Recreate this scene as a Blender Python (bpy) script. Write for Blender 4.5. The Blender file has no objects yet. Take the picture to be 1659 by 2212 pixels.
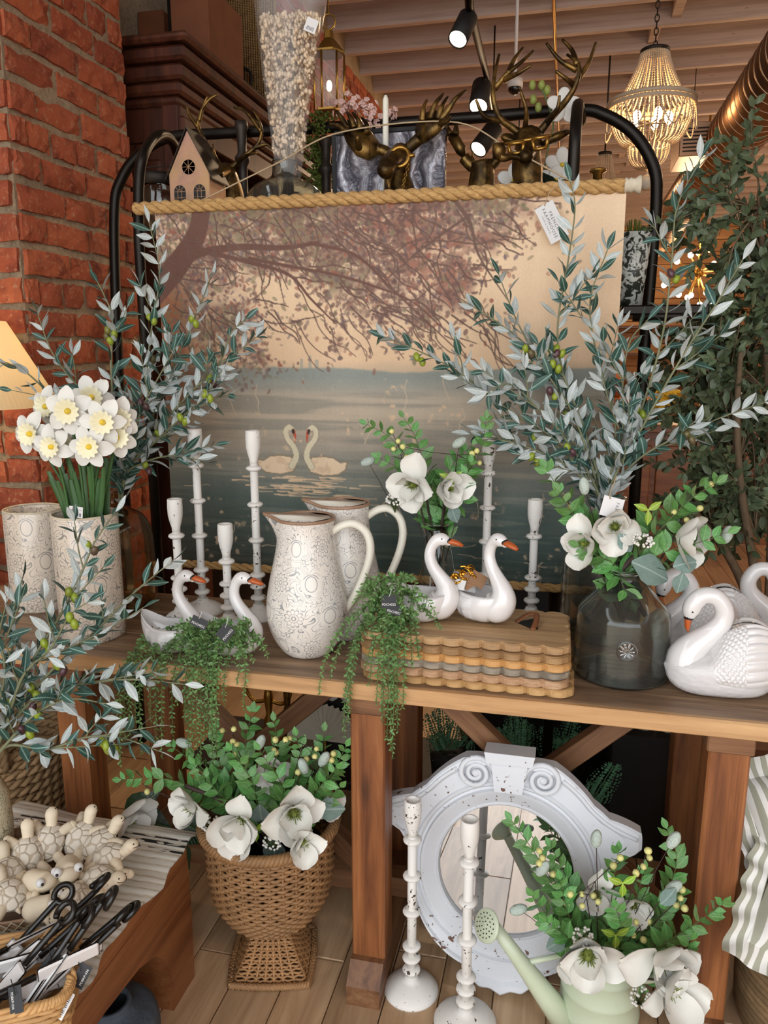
import bpy, math, random
import numpy as np
from mathutils import Vector, Matrix, Euler

random.seed(7)
SC = bpy.context.scene
COL = SC.collection
PI = math.pi
R = math.radians

# ---------------------------------------------------------------- camera
F_PX, IMG_W, IMG_H = 1661.0, 1659.0, 2212.0
PITCH, YAW = R(11.6), R(13.2)
CAM = Vector((0.3566, -1.5246, 1.50))
_f = Vector((-math.sin(YAW) * math.cos(PITCH), math.cos(YAW) * math.cos(PITCH), -math.sin(PITCH)))
_r = Vector((math.cos(YAW), math.sin(YAW), 0))
_u = _r.cross(_f)
cam_data = bpy.data.cameras.new('camera')
cam_data.sensor_fit = 'VERTICAL'
cam_data.sensor_height = 36.0
cam_data.lens = 36.0 * F_PX / IMG_H
cam_data.clip_start = 0.02
cam = bpy.data.objects.new('camera', cam_data)
COL.objects.link(cam)
cam.matrix_world = Matrix((( _r.x, _u.x, -_f.x, CAM.x), (_r.y, _u.y, -_f.y, CAM.y), (_r.z, _u.z, -_f.z, CAM.z), (0, 0, 0, 1)))
SC.camera = cam

# ---------------------------------------------------------------- world light and exposure
SC.view_settings.view_transform = 'Standard'
SC.view_settings.look = 'None'
SC.view_settings.gamma = 1.0
SC.view_settings.use_curve_mapping = False
SC.view_settings.exposure = 0.0
SC.cycles.max_bounces = 9
SC.cycles.transmission_bounces = 9
SC.cycles.transparent_max_bounces = 8
SC.cycles.diffuse_bounces = 3
SC.cycles.glossy_bounces = 3
SC.cycles.adaptive_threshold = .06
SC.cycles.caustics_reflective = False
SC.cycles.caustics_refractive = False
SC.cycles.sample_clamp_indirect = 6.0
W = bpy.data.worlds.new('daylight')
SC.world = W
W.use_nodes = True
_bg = W.node_tree.nodes['Background']
_bg.inputs[0].default_value = (0.90, 0.95, 1.0, 1)      # overcast daylight through the open shop front
_bg.inputs[1].default_value = 3.3

def lamp_point(name, loc, power, col=(1, .72, .42), rad=.04):
    l = bpy.data.lights.new(name, 'POINT'); l.energy = power; l.color = col; l.shadow_soft_size = rad
    o = bpy.data.objects.new(name, l); COL.objects.link(o); o.location = loc
    return o

# ---------------------------------------------------------------- pixel helpers (room frame: x along the table, y into the room)
def ray(x, y):
    return (_f + _r * ((x - IMG_W / 2) / F_PX) - _u * ((y - IMG_H / 2) / F_PX))
def PZ(x, y, z):
    d = ray(x, y); return CAM + d * ((z - CAM.z) / d.z)
def PY(x, y, Y):
    d = ray(x, y); return CAM + d * ((Y - CAM.y) / d.y)
def PX(x, y, X):
    d = ray(x, y); return CAM + d * ((X - CAM.x) / d.x)
def dep(p): return (Vector(p) - CAM).dot(_f)
def m_per_px(p): return dep(p) / F_PX

# ---------------------------------------------------------------- mesh builder
class MB:
    def __init__(s): s.v = []; s.f = []; s.m = []; s.s = []
    def add(s, vs, fs, mi=0, smooth=False, M=None):
        o = len(s.v)
        if M is not None: vs = [M @ Vector(p) for p in vs]
        s.v.extend([tuple(p) for p in vs])
        for f in fs:
            s.f.append([i + o for i in f]); s.m.append(mi); s.s.append(smooth)
        return s
    def box(s, c, d, mi=0, M=None, bev=0.0):
        x, y, z = d[0] / 2, d[1] / 2, d[2] / 2
        if bev <= 0:
            vs = [(c[0] + a * x, c[1] + b * y, c[2] + e * z) for a in (-1, 1) for b in (-1, 1) for e in (-1, 1)]
            fs = [(0, 1, 3, 2), (4, 6, 7, 5), (0, 4, 5, 1), (2, 3, 7, 6), (0, 2, 6, 4), (1, 5, 7, 3)]
            return s.add(vs, fs, mi, False, M)
        b = min(bev, x * .9, y * .9, z * .9)
        def rect(zz, i):
            X, Y = x - i, y - i
            return [(c[0] - X, c[1] - Y + 0, zz), (c[0] + X, c[1] - Y, zz), (c[0] + X, c[1] + Y, zz), (c[0] - X, c[1] + Y, zz)]
        def ring(zz, ins):
            X, Y = x - ins, y - ins
            k = b if ins == 0 else 0
            if ins == 0:
                return [(c[0] - X + k, c[1] - Y, zz), (c[0] + X - k, c[1] - Y, zz), (c[0] + X, c[1] - Y + k, zz), (c[0] + X, c[1] + Y - k, zz),
                        (c[0] + X - k, c[1] + Y, zz), (c[0] - X + k, c[1] + Y, zz), (c[0] - X, c[1] + Y - k, zz), (c[0] - X, c[1] - Y + k, zz)]
            r = rect(zz, ins)
            return [r[0], r[1], r[1], r[2], r[2], r[3], r[3], r[0]]
        vs = []
        for zz, ins in ((c[2] - z, b), (c[2] - z + b, 0), (c[2] + z - b, 0), (c[2] + z, b)): vs += ring(zz, ins)
        fs = []
        for k in range(3):
            for i in range(8):
                j = (i + 1) % 8
                fs.append((k * 8 + i, k * 8 + j, k * 8 + 8 + j, k * 8 + 8 + i))
        fs.append((7, 6, 5, 4, 3, 2, 1, 0)[::1]); fs.append(tuple(range(24, 32)))
        return s.add(vs, fs, mi, False, M)
    def lathe(s, prof, seg=32, mi=0, M=None, smooth=True, cap0=True, cap1=True, a0=0, a1=2 * PI, fn=None):
        full = abs(a1 - a0 - 2 * PI) < 1e-6
        n = seg if full else seg + 1
        vs = []
        for (r, z) in prof:
            for i in range(n):
                a = a0 + (a1 - a0) * i / seg
                p = (r * math.cos(a), r * math.sin(a), z)
                vs.append(fn(p, a, r, z) if fn else p)
        fs = []
        for k in range(len(prof) - 1):
            for i in range(seg):
                j = (i + 1) % n
                fs.append((k * n + i, k * n + j, (k + 1) * n + j, (k + 1) * n + i))
        if full and cap0 and prof[0][0] > 1e-5: fs.append(tuple(range(n))[::-1])
        if full and cap1 and prof[-1][0] > 1e-5: fs.append(tuple(range((len(prof) - 1) * n, len(prof) * n)))
        return s.add(vs, fs, mi, smooth, M)
    def tube(s, pts, rad, seg=8, mi=0, M=None, smooth=True, cap=True, closed=False, flat=1.0):
        pts = [Vector(p) for p in pts]; n = len(pts)
        if not hasattr(rad, '__len__'): rad = [rad] * n
        vs = []; up = None
        for i, p in enumerate(pts):
            if closed: t = pts[(i + 1) % n] - pts[i - 1]
            else: t = pts[min(i + 1, n - 1)] - pts[max(i - 1, 0)]
            if t.length < 1e-9: t = Vector((0, 0, 1))
            t.normalize()
            if up is None:
                up = Vector((0, 0, 1)) if abs(t.z) < .9 else Vector((1, 0, 0))
            up = up - t * up.dot(t)
            if up.length < 1e-6: up = t.orthogonal()
            up.normalize(); b = t.cross(up)
            for k in range(seg):
                a = 2 * PI * k / seg
                vs.append(p + up * (math.sin(a) * rad[i] * flat) + b * (math.cos(a) * rad[i]))
        fs = []
        for i in range(n if closed else n - 1):
            i2 = (i + 1) % n
            for k in range(seg):
                k2 = (k + 1) % seg
                fs.append((i * seg + k, i * seg + k2, i2 * seg + k2, i2 * seg + k))
        if cap and not closed:
            fs.append(tuple(range(seg))[::-1]); fs.append(tuple(range((n - 1) * seg, n * seg)))
        return s.add(vs, fs, mi, smooth, M)
    def prism(s, out, z0, z1, mi=0, M=None, smooth=False):
        n = len(out)
        vs = [(p[0], p[1], z0) for p in out] + [(p[0], p[1], z1) for p in out]
        fs = [tuple(range(n))[::-1], tuple(range(n, 2 * n))]
        fs += [(i, (i + 1) % n, n + (i + 1) % n, n + i) for i in range(n)]
        return s.add(vs, fs, mi, smooth, M)
    def grid(s, fn, nu, nv, mi=0, M=None, smooth=True, cu=False, cv=False):
        a = nu if cu else nu + 1; b = nv if cv else nv + 1
        vs = [fn(i / nu, j / nv) for i in range(a) for j in range(b)]
        fs = [(i * b + j, ((i + 1) % a) * b + j, ((i + 1) % a) * b + (j + 1) % b, i * b + (j + 1) % b) for i in range(nu) for j in range(nv)]
        return s.add(vs, fs, mi, smooth, M)
    def ball(s, c, r, seg=12, rings=8, mi=0, M=None):
        r = (r, r, r) if not hasattr(r, '__len__') else r
        c = Vector(c)
        vs = [(c.x, c.y, c.z - r[2])]
        for i in range(1, rings):
            a = -PI / 2 + PI * i / rings
            for k in range(seg):
                b = 2 * PI * k / seg
                vs.append((c.x + r[0] * math.cos(a) * math.cos(b), c.y + r[1] * math.cos(a) * math.sin(b), c.z + r[2] * math.sin(a)))
        vs.append((c.x, c.y, c.z + r[2])); L = len(vs) - 1
        fs = [(0, 1 + (k + 1) % seg, 1 + k) for k in range(seg)]
        for i in range(rings - 2):
            for k in range(seg):
                fs.append((1 + i * seg + k, 1 + i * seg + (k + 1) % seg, 1 + (i + 1) * seg + (k + 1) % seg, 1 + (i + 1) * seg + k))
        o = 1 + (rings - 2) * seg
        fs += [(o + k, o + (k + 1) % seg, L) for k in range(seg)]
        return s.add(vs, fs, mi, True, M)
    def mesh(s, name, mats):
        me = bpy.data.meshes.new(name)
        me.from_pydata(s.v, [], s.f)
        if not isinstance(mats, (list, tuple)): mats = [mats]
        for m in mats: me.materials.append(m)
        me.polygons.foreach_set('material_index', s.m)
        me.polygons.foreach_set('use_smooth', s.s)
        me.update()
        return me
    def build(s, name, mats, parent=None, loc=(0, 0, 0), rot=(0, 0, 0), scale=None):
        return obj(name, s.mesh(name, mats), parent, loc, rot, scale)

def obj(name, me, parent=None, loc=(0, 0, 0), rot=(0, 0, 0), scale=None):
    o = bpy.data.objects.new(name, me); COL.objects.link(o)
    o.location = loc; o.rotation_euler = rot
    if scale is not None: o.scale = scale if hasattr(scale, '__len__') else (scale,) * 3
    if parent is not None: o.parent = parent
    return o
def objm(name, me, parent, M):
    o = bpy.data.objects.new(name, me); COL.objects.link(o)
    if parent is not None: o.parent = parent
    o.matrix_basis = M
    return o
def tag(o, label, cat=None, group=None, kind=None):
    o['label'] = label
    if cat: o['category'] = cat
    if group: o['group'] = group
    if kind: o['kind'] = kind
    return o
def thing(name, label, cat, loc=(0, 0, 0), rotz=0, group=None, rot=None):
    o = bpy.data.objects.new(name, None); COL.objects.link(o)
    o.empty_display_size = .05
    o.location = loc; o.rotation_euler = rot if rot else (0, 0, rotz)
    return tag(o, label, cat, group)
def struct(o): o['kind'] = 'structure'; return o
def copy_tree(o, parent=None):
    c = o.copy(); COL.objects.link(c); c.parent = parent
    for ch in list(o.children): copy_tree(ch, c)
    return c
def frame(o, zdir, xhint=(0, 0, 1)):
    """matrix at o with local +Y along zdir and local +Z leaning to xhint"""
    y = Vector(zdir).normalized(); z = Vector(xhint); z = z - y * z.dot(y)
    if z.length < 1e-5: z = y.orthogonal()
    z.normalize(); x = y.cross(z)
    return Matrix(((x.x, y.x, z.x, o[0]), (x.y, y.y, z.y, o[1]), (x.z, y.z, z.z, o[2]), (0, 0, 0, 1)))
def smooth_path(pts, n):
    """Catmull-Rom through pts, n samples"""
    P = [Vector(p) for p in pts]
    if len(P) == 2: return [P[0].lerp(P[1], i / (n - 1)) for i in range(n)]
    P = [P[0] * 2 - P[1]] + P + [P[-1] * 2 - P[-2]]
    out = []; m = len(P) - 3
    for i in range(n):
        t = m * i / (n - 1); k = min(int(t), m - 1); t -= k
        a, b, c, d = P[k:k + 4]
        out.append(.5 * ((2 * b) + (c - a) * t + (2 * a - 5 * b + 4 * c - d) * t * t + (3 * b - a - 3 * c + d) * t ** 3))
    return out
def lerp(a, b, t): return a + (b - a) * t

# ---------------------------------------------------------------- node helper
class G:
    def __init__(s, name):
        s.mat = bpy.data.materials.new(name); s.mat.use_nodes = True
        s.nt = s.mat.node_tree; s.b = s.nt.nodes['Principled BSDF']
    def n(s, t, **kw):
        x = s.nt.nodes.new(t)
        for k, v in kw.items(): setattr(x, k, v)
        return x
    def L(s, a, b):
        if isinstance(a, (int, float)): b.default_value = a
        elif isinstance(a, (tuple, list)):
            b.default_value = tuple(a) if len(a) == len(b.default_value) else tuple(a) + (1,)
        else: s.nt.links.new(a, b)
    def co(s, k='Object'): return s.n('ShaderNodeTexCoord').outputs[k]
    def rnd(s): return s.n('ShaderNodeObjectInfo').outputs['Random']
    def mp(s, v, sc=(1, 1, 1), loc=(0, 0, 0), rot=(0, 0, 0)):
        x = s.n('ShaderNodeMapping'); s.L(v, x.inputs[0]); x.inputs[1].default_value = loc; x.inputs[2].default_value = rot; x.inputs[3].default_value = sc
        return x.outputs[0]
    def noise(s, v, sc=5, det=4, ro=.5, dist=0, out=0):
        x = s.n('ShaderNodeTexNoise'); s.L(v, x.inputs['Vector'])
        s.L(sc, x.inputs['Scale']); x.inputs['Detail'].default_value = det; x.inputs['Roughness'].default_value = ro; x.inputs['Distortion'].default_value = dist
        return x.outputs[out]
    def vor(s, v, sc=5, feat='F1', out='Distance', rnd=1.0):
        x = s.n('ShaderNodeTexVoronoi', feature=feat); s.L(v, x.inputs['Vector']); x.inputs['Scale'].default_value = sc
        x.inputs['Randomness'].default_value = rnd
        return x.outputs[out]
    def wave(s, v, sc=5, dist=2, det=2, ds=1, axis='X', prof='SIN', typ='BANDS'):
        x = s.n('ShaderNodeTexWave', wave_type=typ, wave_profile=prof)
        if typ == 'BANDS': x.bands_direction = axis
        s.L(v, x.inputs[0]); x.inputs['Scale'].default_value = sc; x.inputs['Distortion'].default_value = dist
        x.inputs['Detail'].default_value = det; x.inputs['Detail Scale'].default_value = ds
        return x.outputs[1]
    def m(s, op, a, b=0.0, c=None, clamp=False):
        x = s.n('ShaderNodeMath', operation=op, use_clamp=clamp); s.L(a, x.inputs[0]); s.L(b, x.inputs[1])
        if c is not None: s.L(c, x.inputs[2])
        return x.outputs[0]
    def ss(s, x, a, b):
        """smoothstep from a to b"""
        n = s.n('ShaderNodeMapRange', interpolation_type='SMOOTHSTEP'); s.L(x, n.inputs[0])
        n.inputs[1].default_value = a; n.inputs[2].default_value = b
        return n.outputs[0]
    def xyz(s, v):
        x = s.n('ShaderNodeSeparateXYZ'); s.L(v, x.inputs[0]); return x.outputs
    def vec(s, x, y, z=0.0):
        n = s.n('ShaderNodeCombineXYZ'); s.L(x, n.inputs[0]); s.L(y, n.inputs[1]); s.L(z, n.inputs[2]); return n.outputs[0]
    def vadd(s, a, b, op='ADD'):
        n = s.n('ShaderNodeVectorMath', operation=op); s.L(a, n.inputs[0]); s.L(b, n.inputs[1]); return n.outputs[0]
    def ramp(s, f, stops, interp='LINEAR'):
        x = s.n('ShaderNodeValToRGB'); x.color_ramp.interpolation = interp
        e = x.color_ramp.elements
        while len(e) < len(stops): e.new(.5)
        for i, (p, c) in enumerate(stops):
            e[i].position = p; e[i].color = tuple(c) if len(c) == 4 else tuple(c) + (1,)
        s.L(f, x.inputs[0]); return x.outputs[0]
    def mix(s, f, a, b, typ='MIX'):
        x = s.n('ShaderNodeMix', data_type='RGBA', blend_type=typ)
        s.L(f, x.inputs[0]); s.L(a, x.inputs[6]); s.L(b, x.inputs[7]); return x.outputs[2]
    def hsv(s, c, h=.5, sa=1.0, v=1.0):
        x = s.n('ShaderNodeHueSaturation'); s.L(c, x.inputs['Color']); s.L(h, x.inputs[0]); s.L(sa, x.inputs[1]); s.L(v, x.inputs[2]); return x.outputs[0]
    def out(s, color=None, rough=None, metal=None, bump=None, bs=.3, bd=.01, **kw):
        I = s.b.inputs
        if color is not None: s.L(color, I['Base Color'])
        if rough is not None: s.L(rough, I['Roughness'])
        if metal is not None: s.L(metal, I['Metallic'])
        if bump is not None:
            x = s.n('ShaderNodeBump'); x.inputs['Strength'].default_value = bs; x.inputs['Distance'].default_value = bd
            s.L(bump, x.inputs['Height']); s.nt.links.new(x.outputs[0], I['Normal'])
        for k, v in kw.items(): s.L(v, I[k.replace('_', ' ')])
        return s.mat
def srgb(h):
    h = h.lstrip('#'); c = [int(h[i:i + 2], 16) / 255 for i in (0, 2, 4)]
    return tuple(x / 12.92 if x <= .04045 else ((x + .055) / 1.055) ** 2.4 for x in c) + (1,)
def plain(name, h, rough=.6, metal=0, var=.12, nsc=30, bs=0, bd=.002, **kw):
    """plain colour with a faint mottling and a variation from piece to piece"""
    g = G(name); c = g.co()
    f = g.noise(c, nsc, 3)
    v = g.m('ADD', g.m('MULTIPLY', f, var * 1.6), g.m('MULTIPLY_ADD', g.rnd(), var, 1 - var * 1.3))
    return g.out(g.hsv(srgb(h), .5, 1.0, v), rough, metal, f if bs else None, bs, bd, **kw)
MT = {}

# ================================================================= materials
def wood(name, dark, mid, light, sc=1.0, axis=0, rough=.5, grain=.35, bs=.15, knots=False, varv=.25):
    g = G(name); c = g.co(); r = g.rnd()
    off = g.vec(g.m('MULTIPLY', r, 13.0), g.m('MULTIPLY', r, 7.0), g.m('MULTIPLY', r, 3.0))
    s = [14 * sc] * 3; s[axis] = 1.1 * sc
    v = g.mp(g.vadd(c, off), tuple(s))
    n1 = g.noise(v, 1.6, 6, .6, .6)
    s2 = [110 * sc] * 3; s2[axis] = 3.0 * sc
    n2 = g.noise(g.mp(g.vadd(c, off), tuple(s2)), 1.0, 4, .6)
    col = g.ramp(n1, [(.25, srgb(dark)), (.5, srgb(mid)), (.75, srgb(light))])
    col = g.mix(g.m('MULTIPLY', g.ss(n2, .5, .72), grain), col, srgb(dark))
    if knots:
        k = g.vor(g.mp(g.vadd(c, off), tuple(6 if i != axis else 1.6 for i in range(3))), 1.0)
        col = g.mix(g.m('SUBTRACT', 1.0, g.ss(k, .03, .12)), col, srgb('#2a1409'))
    col = g.hsv(col, .5, 1.0, g.m('MULTIPLY_ADD', r, varv, 1 - varv / 2))
    return g.out(col, rough, 0, g.m('ADD', n1, g.m('MULTIPLY', n2, .6)), bs, .004)
MT['table_top'] = wood('weathered_table_wood', '#5a4534', '#95775b', '#b59676', 1.0, 0, .45, .7)
MT['table_edge'] = wood('pale_edge_wood', '#8a6640', '#bd9264', '#d3ac7c', 1.0, 0, .5, .35)
MT['leg_wood'] = wood('stained_leg_wood', '#4a2411', '#84502c', '#a56a3e', 1.2, 2, .45, .45, knots=True)
MT['brace_wood'] = wood('brace_wood', '#4b2e1c', '#7d5537', '#96704d', 1.2, 0, .5, .4)
MT['bench_wood'] = wood('polished_bench_wood', '#562e19', '#8d5733', '#ab7549', .9, 1, .38, .35)
MT['cabinet_wood'] = wood('dark_cabinet_wood', '#2c150d', '#4e281a', '#683a26', 1.0, 2, .42, .3)
MT['plank'] = wood('oak_floor', '#917253', '#bd9b77', '#d3b590', 1.0, 1, .38, .3, .08, varv=.45)
MT['back_plank'] = wood('back_wall_planks', '#8a5c38', '#b5834f', '#c99a66', .5, 0, .6, .2)
MT['orange_wood'] = wood('orange_counter_wood', '#5c3318', '#8d5629', '#a56c38', .8, 0, .35, .3)
for i, (a, b, c_) in enumerate((('#7d6248', '#b08c62', '#cfae82'), ('#7a5c42', '#a98458', '#c39c6b'), ('#96683a', '#c4935a', '#d8ad72'), ('#5d564c', '#8f8576', '#b5a993'), ('#8a6a4c', '#bb9572', '#d6b593'), ('#80603c', '#b28b5a', '#cfa872'))):
    MT['board%d' % i] = wood('mango_board_%s' % 'abcdef'[i], a, b, c_, 1.3, 0, .5, .45)

def brick_mat():
    g = G('old_brick'); c = g.co(); r = g.rnd()
    off = g.vec(g.m('MULTIPLY', r, 17.0), g.m('MULTIPLY', r, 5.0), 0.0)
    v = g.vadd(c, off)
    n = g.noise(v, 14, 5, .65); n2 = g.noise(v, 60, 4, .7)
    base = g.ramp(r, [(0, srgb('#8f4429')), (.35, srgb('#a35030')), (.7, srgb('#b25d38')), (1, srgb('#96492f'))])
    col = g.mix(g.ss(n, .45, .75), base, srgb('#6f2a1a'))
    col = g.mix(g.m('MULTIPLY', g.ss(n2, .52, .70), .60), col, srgb('#b98a68'))
    return g.out(col, .85, 0, g.m('ADD', n, g.m('MULTIPLY', n2, .6)), .6, .008)
MT['brick'] = brick_mat()
def mortar():
    g = G('sandy_mortar'); c = g.co()
    n = g.noise(c, 60, 6, .75); n2 = g.noise(c, 9, 3)
    col = g.ramp(g.m('ADD', g.m('MULTIPLY', n, .7), g.m('MULTIPLY', n2, .3)), [(.3, srgb('#8a775f')), (.5, srgb('#c2aa8a')), (.7, srgb('#dfcaa8'))])
    return g.out(col, .95, 0, n, 1.0, .02)
MT['mortar'] = mortar()
def joist_mat():
    g = G('painted_joist'); c = g.co()
    n = g.noise(g.mp(c, (1.2, 30, 30)), 1, 5, .6); n2 = g.noise(c, 2.0, 3)
    col = g.ramp(n, [(.3, srgb('#a48e83')), (.6, srgb('#c4b1a5'))])
    k = g.vor(g.mp(c, (2.2, 14, 14)), 1.0)
    col = g.mix(g.m('SUBTRACT', 1.0, g.ss(k, .02, .05)), col, srgb('#6a4c3c'))
    col = g.mix(g.m('MULTIPLY', g.ss(n2, .5, .7), .25), col, srgb('#a58a7a'))
    return g.out(col, .7, 0, n, .15, .004)
MT['joist'] = joist_mat()
def chipped(name, base, chip, sc=34, th=.33, speck=160):
    """shabby paint: small chips that show brown"""
    g = G(name); c = g.vadd(g.co(), g.vec(g.m('MULTIPLY', g.rnd(), 9.0), 0.0, 0.0))
    big = g.noise(c, 7, 3, .5)
    d = g.noise(c, sc * 2.2, 2, .6)
    d2 = g.noise(c, speck, 2, .5)
    f = g.ss(g.m('ADD', d, g.m('MULTIPLY', g.m('SUBTRACT', big, .5), .55)), 1 - th, 1 - th + .03)
    f2 = g.ss(g.m('ADD', d2, g.m('MULTIPLY', g.m('SUBTRACT', big, .5), .35)), .71, .74)
    fm = g.m('MAXIMUM', f, g.m('MULTIPLY', f2, .85))
    col = g.mix(fm, srgb(base), srgb(chip))
    h = g.m('ADD', g.m('MULTIPLY', fm, -1.0), g.m('MULTIPLY', g.noise(c, 90, 4, .7), .35))
    return g.out(col, .62, 0, h, .35, .002)
MT['shabby'] = chipped('shabby_white_paint', '#e8e4dd', '#4a3a2c')
MT['mirror_paint'] = chipped('distressed_mirror_paint', '#dadce0', '#6b4a3a', 22, .30, 110)
MT['ceramic'] = plain('glossy_white_ceramic', '#e2dfdd', .12, 0, .03, 8, Coat_Weight=.6, Coat_Roughness=.05)
def glazed_feather(name, sc):
    g = G(name); c = g.co()
    e = g.vor(g.mp(c, (1, 1, 1.35)), sc, 'SMOOTH_F1', 'Distance', .8)
    w = g.wave(g.mp(c, (1, 1, 2.2)), sc * .9, 3, 2, 1.5, 'Z')
    h = g.m('ADD', g.m('MULTIPLY', e, -1.2), g.m('MULTIPLY', w, .12))
    return g.out(srgb('#d8d5d4'), .16, 0, h, .45, .005, Coat_Weight=.5)
MT['feather'] = glazed_feather('glazed_feather_relief', 62)
MT['beak'] = plain('orange_beak_glaze', '#b4592a', .2, 0, .2, 60)
MT['black_gloss'] = plain('black_gloss', '#171412', .25)
MT['black_metal'] = plain('black_rack_metal', '#2a2622', .42, .85, .25, 20)
MT['black_matte'] = plain('black_matte', '#1a1817', .7)
MT['chocolate'] = plain('dark_shelf_panel', '#241812', .6)
def antique_gold():
    g = G('antique_gold'); c = g.co(); n = g.noise(c, 18, 4, .6); w = g.noise(g.mp(c, (90, 90, 18)), 1, 3, .6)
    col = g.mix(g.ss(n, .4, .68), srgb('#3b2c16'), srgb('#8d6d38'))
    col = g.mix(g.m('MULTIPLY', g.ss(w, .5, .7), .5), col, srgb('#2a1f10'))
    return g.out(col, .38, .8, g.m('ADD', w, n), .25, .004)
MT['antique_gold'] = antique_gold()
MT['gold'] = plain('gold_foil', '#d9a441', .2, 1.0, .2, 40)
MT['brass'] = plain('aged_brass', '#a8813c', .32, .9, .25, 20)
MT['iron'] = plain('dark_iron', '#3a332d', .55, .7, .3, 25)
MT['white_card'] = plain('white_card', '#e0dedc', .6, 0, .03)
MT['black_card'] = plain('black_card', '#1c1b1d', .55)
MT['ink'] = plain('dark_ink', '#4a4a52', .7)
MT['white_ink'] = plain('white_ink', '#e6e4e0', .7)
MT['twine'] = plain('natural_twine', '#b09a7a', .9, 0, .2, 80)
MT['bulb'] = None

def rope_mat():
    g = G('natural_rope'); c = g.co(); n = g.noise(g.mp(c, (30, 200, 200)), 1, 4, .6)
    return g.out(g.ramp(n, [(.3, srgb('#a07a48')), (.6, srgb('#c79f66')), (.8, srgb('#dcb982'))]), .85, 0, n, .5, .003)
MT['rope'] = rope_mat()
def leaf(name, top, vein, under=None, rough=.45, vw=.06, var=.25, hue=.03, sheen=0, trans=.25):
    """leaf in local xy: y along the midrib, x across, unit length"""
    g = G(name); c = g.co('Generated'); r = g.rnd()
    X, Y, _ = g.xyz(g.co())
    ax = g.m('ABSOLUTE', X)
    rib = g.m('SUBTRACT', 1.0, g.ss(ax, vw * .25, vw * .6))
    side = g.wave(g.vec(g.m('SUBTRACT', Y, g.m('MULTIPLY', ax, 1.3)), 0, 0), 3.2, 0, 0)
    f = g.m('MAXIMUM', rib, g.m('MULTIPLY', g.ss(side, .9, 1.0), .28))
    n = g.noise(g.co(), 6, 3)
    col = g.mix(g.m('MULTIPLY', f, .8), g.hsv(srgb(top), .5, 1, g.m('MULTIPLY_ADD', n, .5, .75)), srgb(vein))
    col = g.hsv(col, g.m('MULTIPLY_ADD', r, hue, .5 - hue / 2), 1.0, g.m('MULTIPLY_ADD', r, var, 1 - var / 2))
    g.out(col, rough, 0, g.m('ADD', f, g.m('MULTIPLY', n, .4)), .25, .02)
    return g.mat
MT['olive_top'] = leaf('olive_leaf_top', '#2f5147', '#8fae9f', rough=.5, vw=.05)
MT['olive_under'] = leaf('olive_leaf_underside', '#b7c0bd', '#d8dcd8', rough=.7, vw=.05, var=.15)
MT['ruscus_top'] = leaf('ruscus_leaf_top', '#578a46', '#7ba763', rough=.35, vw=.05, var=.35)
MT['ruscus_under'] = leaf('ruscus_leaf_underside', '#6d9058', '#94b27c', rough=.5, vw=.05)
MT['lime'] = leaf('lime_leaf', '#84a52c', '#b9cc66', rough=.4, vw=.06)
MT['lamb'] = leaf('felted_grey_leaf', '#788e86', '#a3b5ae', rough=.95, vw=.05)
MT['ficus'] = leaf('ficus_leaf', '#5a6a4a', '#7f8f6c', rough=.5, vw=.05, var=.45)
MT['trail'] = plain('trailing_leaf', '#688f52', .45, 0, .4, 160)
MT['fern'] = plain('fern_green', '#568a64', .55, 0, .35, 60)
MT['moss'] = plain('moss_green', '#5b6a24', .95, 0, .5, 120, .8, .01)
MT['stem_green'] = plain('green_stem', '#5d6b3a', .6, 0, .25, 50)
MT['stem_brown'] = plain('dark_brown_stem', '#43332e', .7, 0, .3, 60, .4, .003)
MT['stem_olive'] = plain('olive_stem', '#77795a', .65, 0, .25, 60, .3, .002)
MT['bark'] = plain('ficus_bark', '#6d5a43', .85, 0, .5, 40, .6, .005)
MT['daff_leaf'] = plain('daffodil_leaf', '#3f6333', .45, 0, .3, 14)
MT['petal'] = plain('white_petal', '#e4e1d8', .55, 0, .05, 12, Subsurface_Weight=.0)
MT['petal_cream'] = plain('cream_petal', '#e9e4d4', .6, 0, .06, 12)
MT['daff_yellow'] = plain('daffodil_cup', '#e8c63a', .55, 0, .2, 30)
MT['daff_pale'] = plain('daffodil_corona', '#f2ecca', .55, 0, .06, 30)
MT['berry'] = plain('cream_berry', '#d4cf85', .35, 0, .25, 40)
MT['pod'] = plain('fuzzy_grey_bud', '#b3bfb4', .95, 0, .15, 200, .8, .004)
MT['centre_green'] = plain('flower_centre', '#6f7a2c', .8, 0, .4, 100)
def olive_fruit():
    g = G('olive_fruit'); r = g.rnd(); n = g.noise(g.co(), 2.0, 2)
    col = g.mix(g.ss(g.m('ADD', r, g.m('MULTIPLY', g.m('SUBTRACT', n, .5), .5)), .5, .72), srgb('#8b9a2e'), srgb('#54363a'))
    return g.out(col, .35)
MT['olive_fruit'] = olive_fruit()
MT['cellophane'] = None
def glass(name, col, rough=.02, ior=1.45, tw=1.0):
    g = G(name)
    n = g.noise(g.co(), 9, 3, .5)
    return g.out(srgb(col), rough, 0, n, .08, .004, Transmission_Weight=tw, IOR=ior)
MT['glass_clear'] = glass('clear_glass', '#f6faf8')
MT['glass_grey'] = glass('smoky_recycled_glass', '#e6ece3', .035, tw=.975)
MT['glass_amber'] = glass('amber_glass', '#e0c79f', .03, tw=.98)
def film(name, tint, alpha):
    g = G(name); n = g.noise(g.co(), 5, 3, .5, .5)
    g.out(srgb(tint), .08, 0, n, .4, .02, Alpha=alpha); g.b.inputs['Specular IOR Level'].default_value = 1.0
    return g.mat
MT['film'] = film('clear_film', '#f4f6f8', .12)
MT['wicker'] = plain('willow_wicker', '#a67c51', .6, 0, .45, 26)
MT['wicker_pale'] = plain('pale_wicker', '#c79a63', .65, 0, .4, 40)
MT['seagrass'] = plain('braided_seagrass', '#8f7350', .8, 0, .45, 50, .5, .004)
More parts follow.
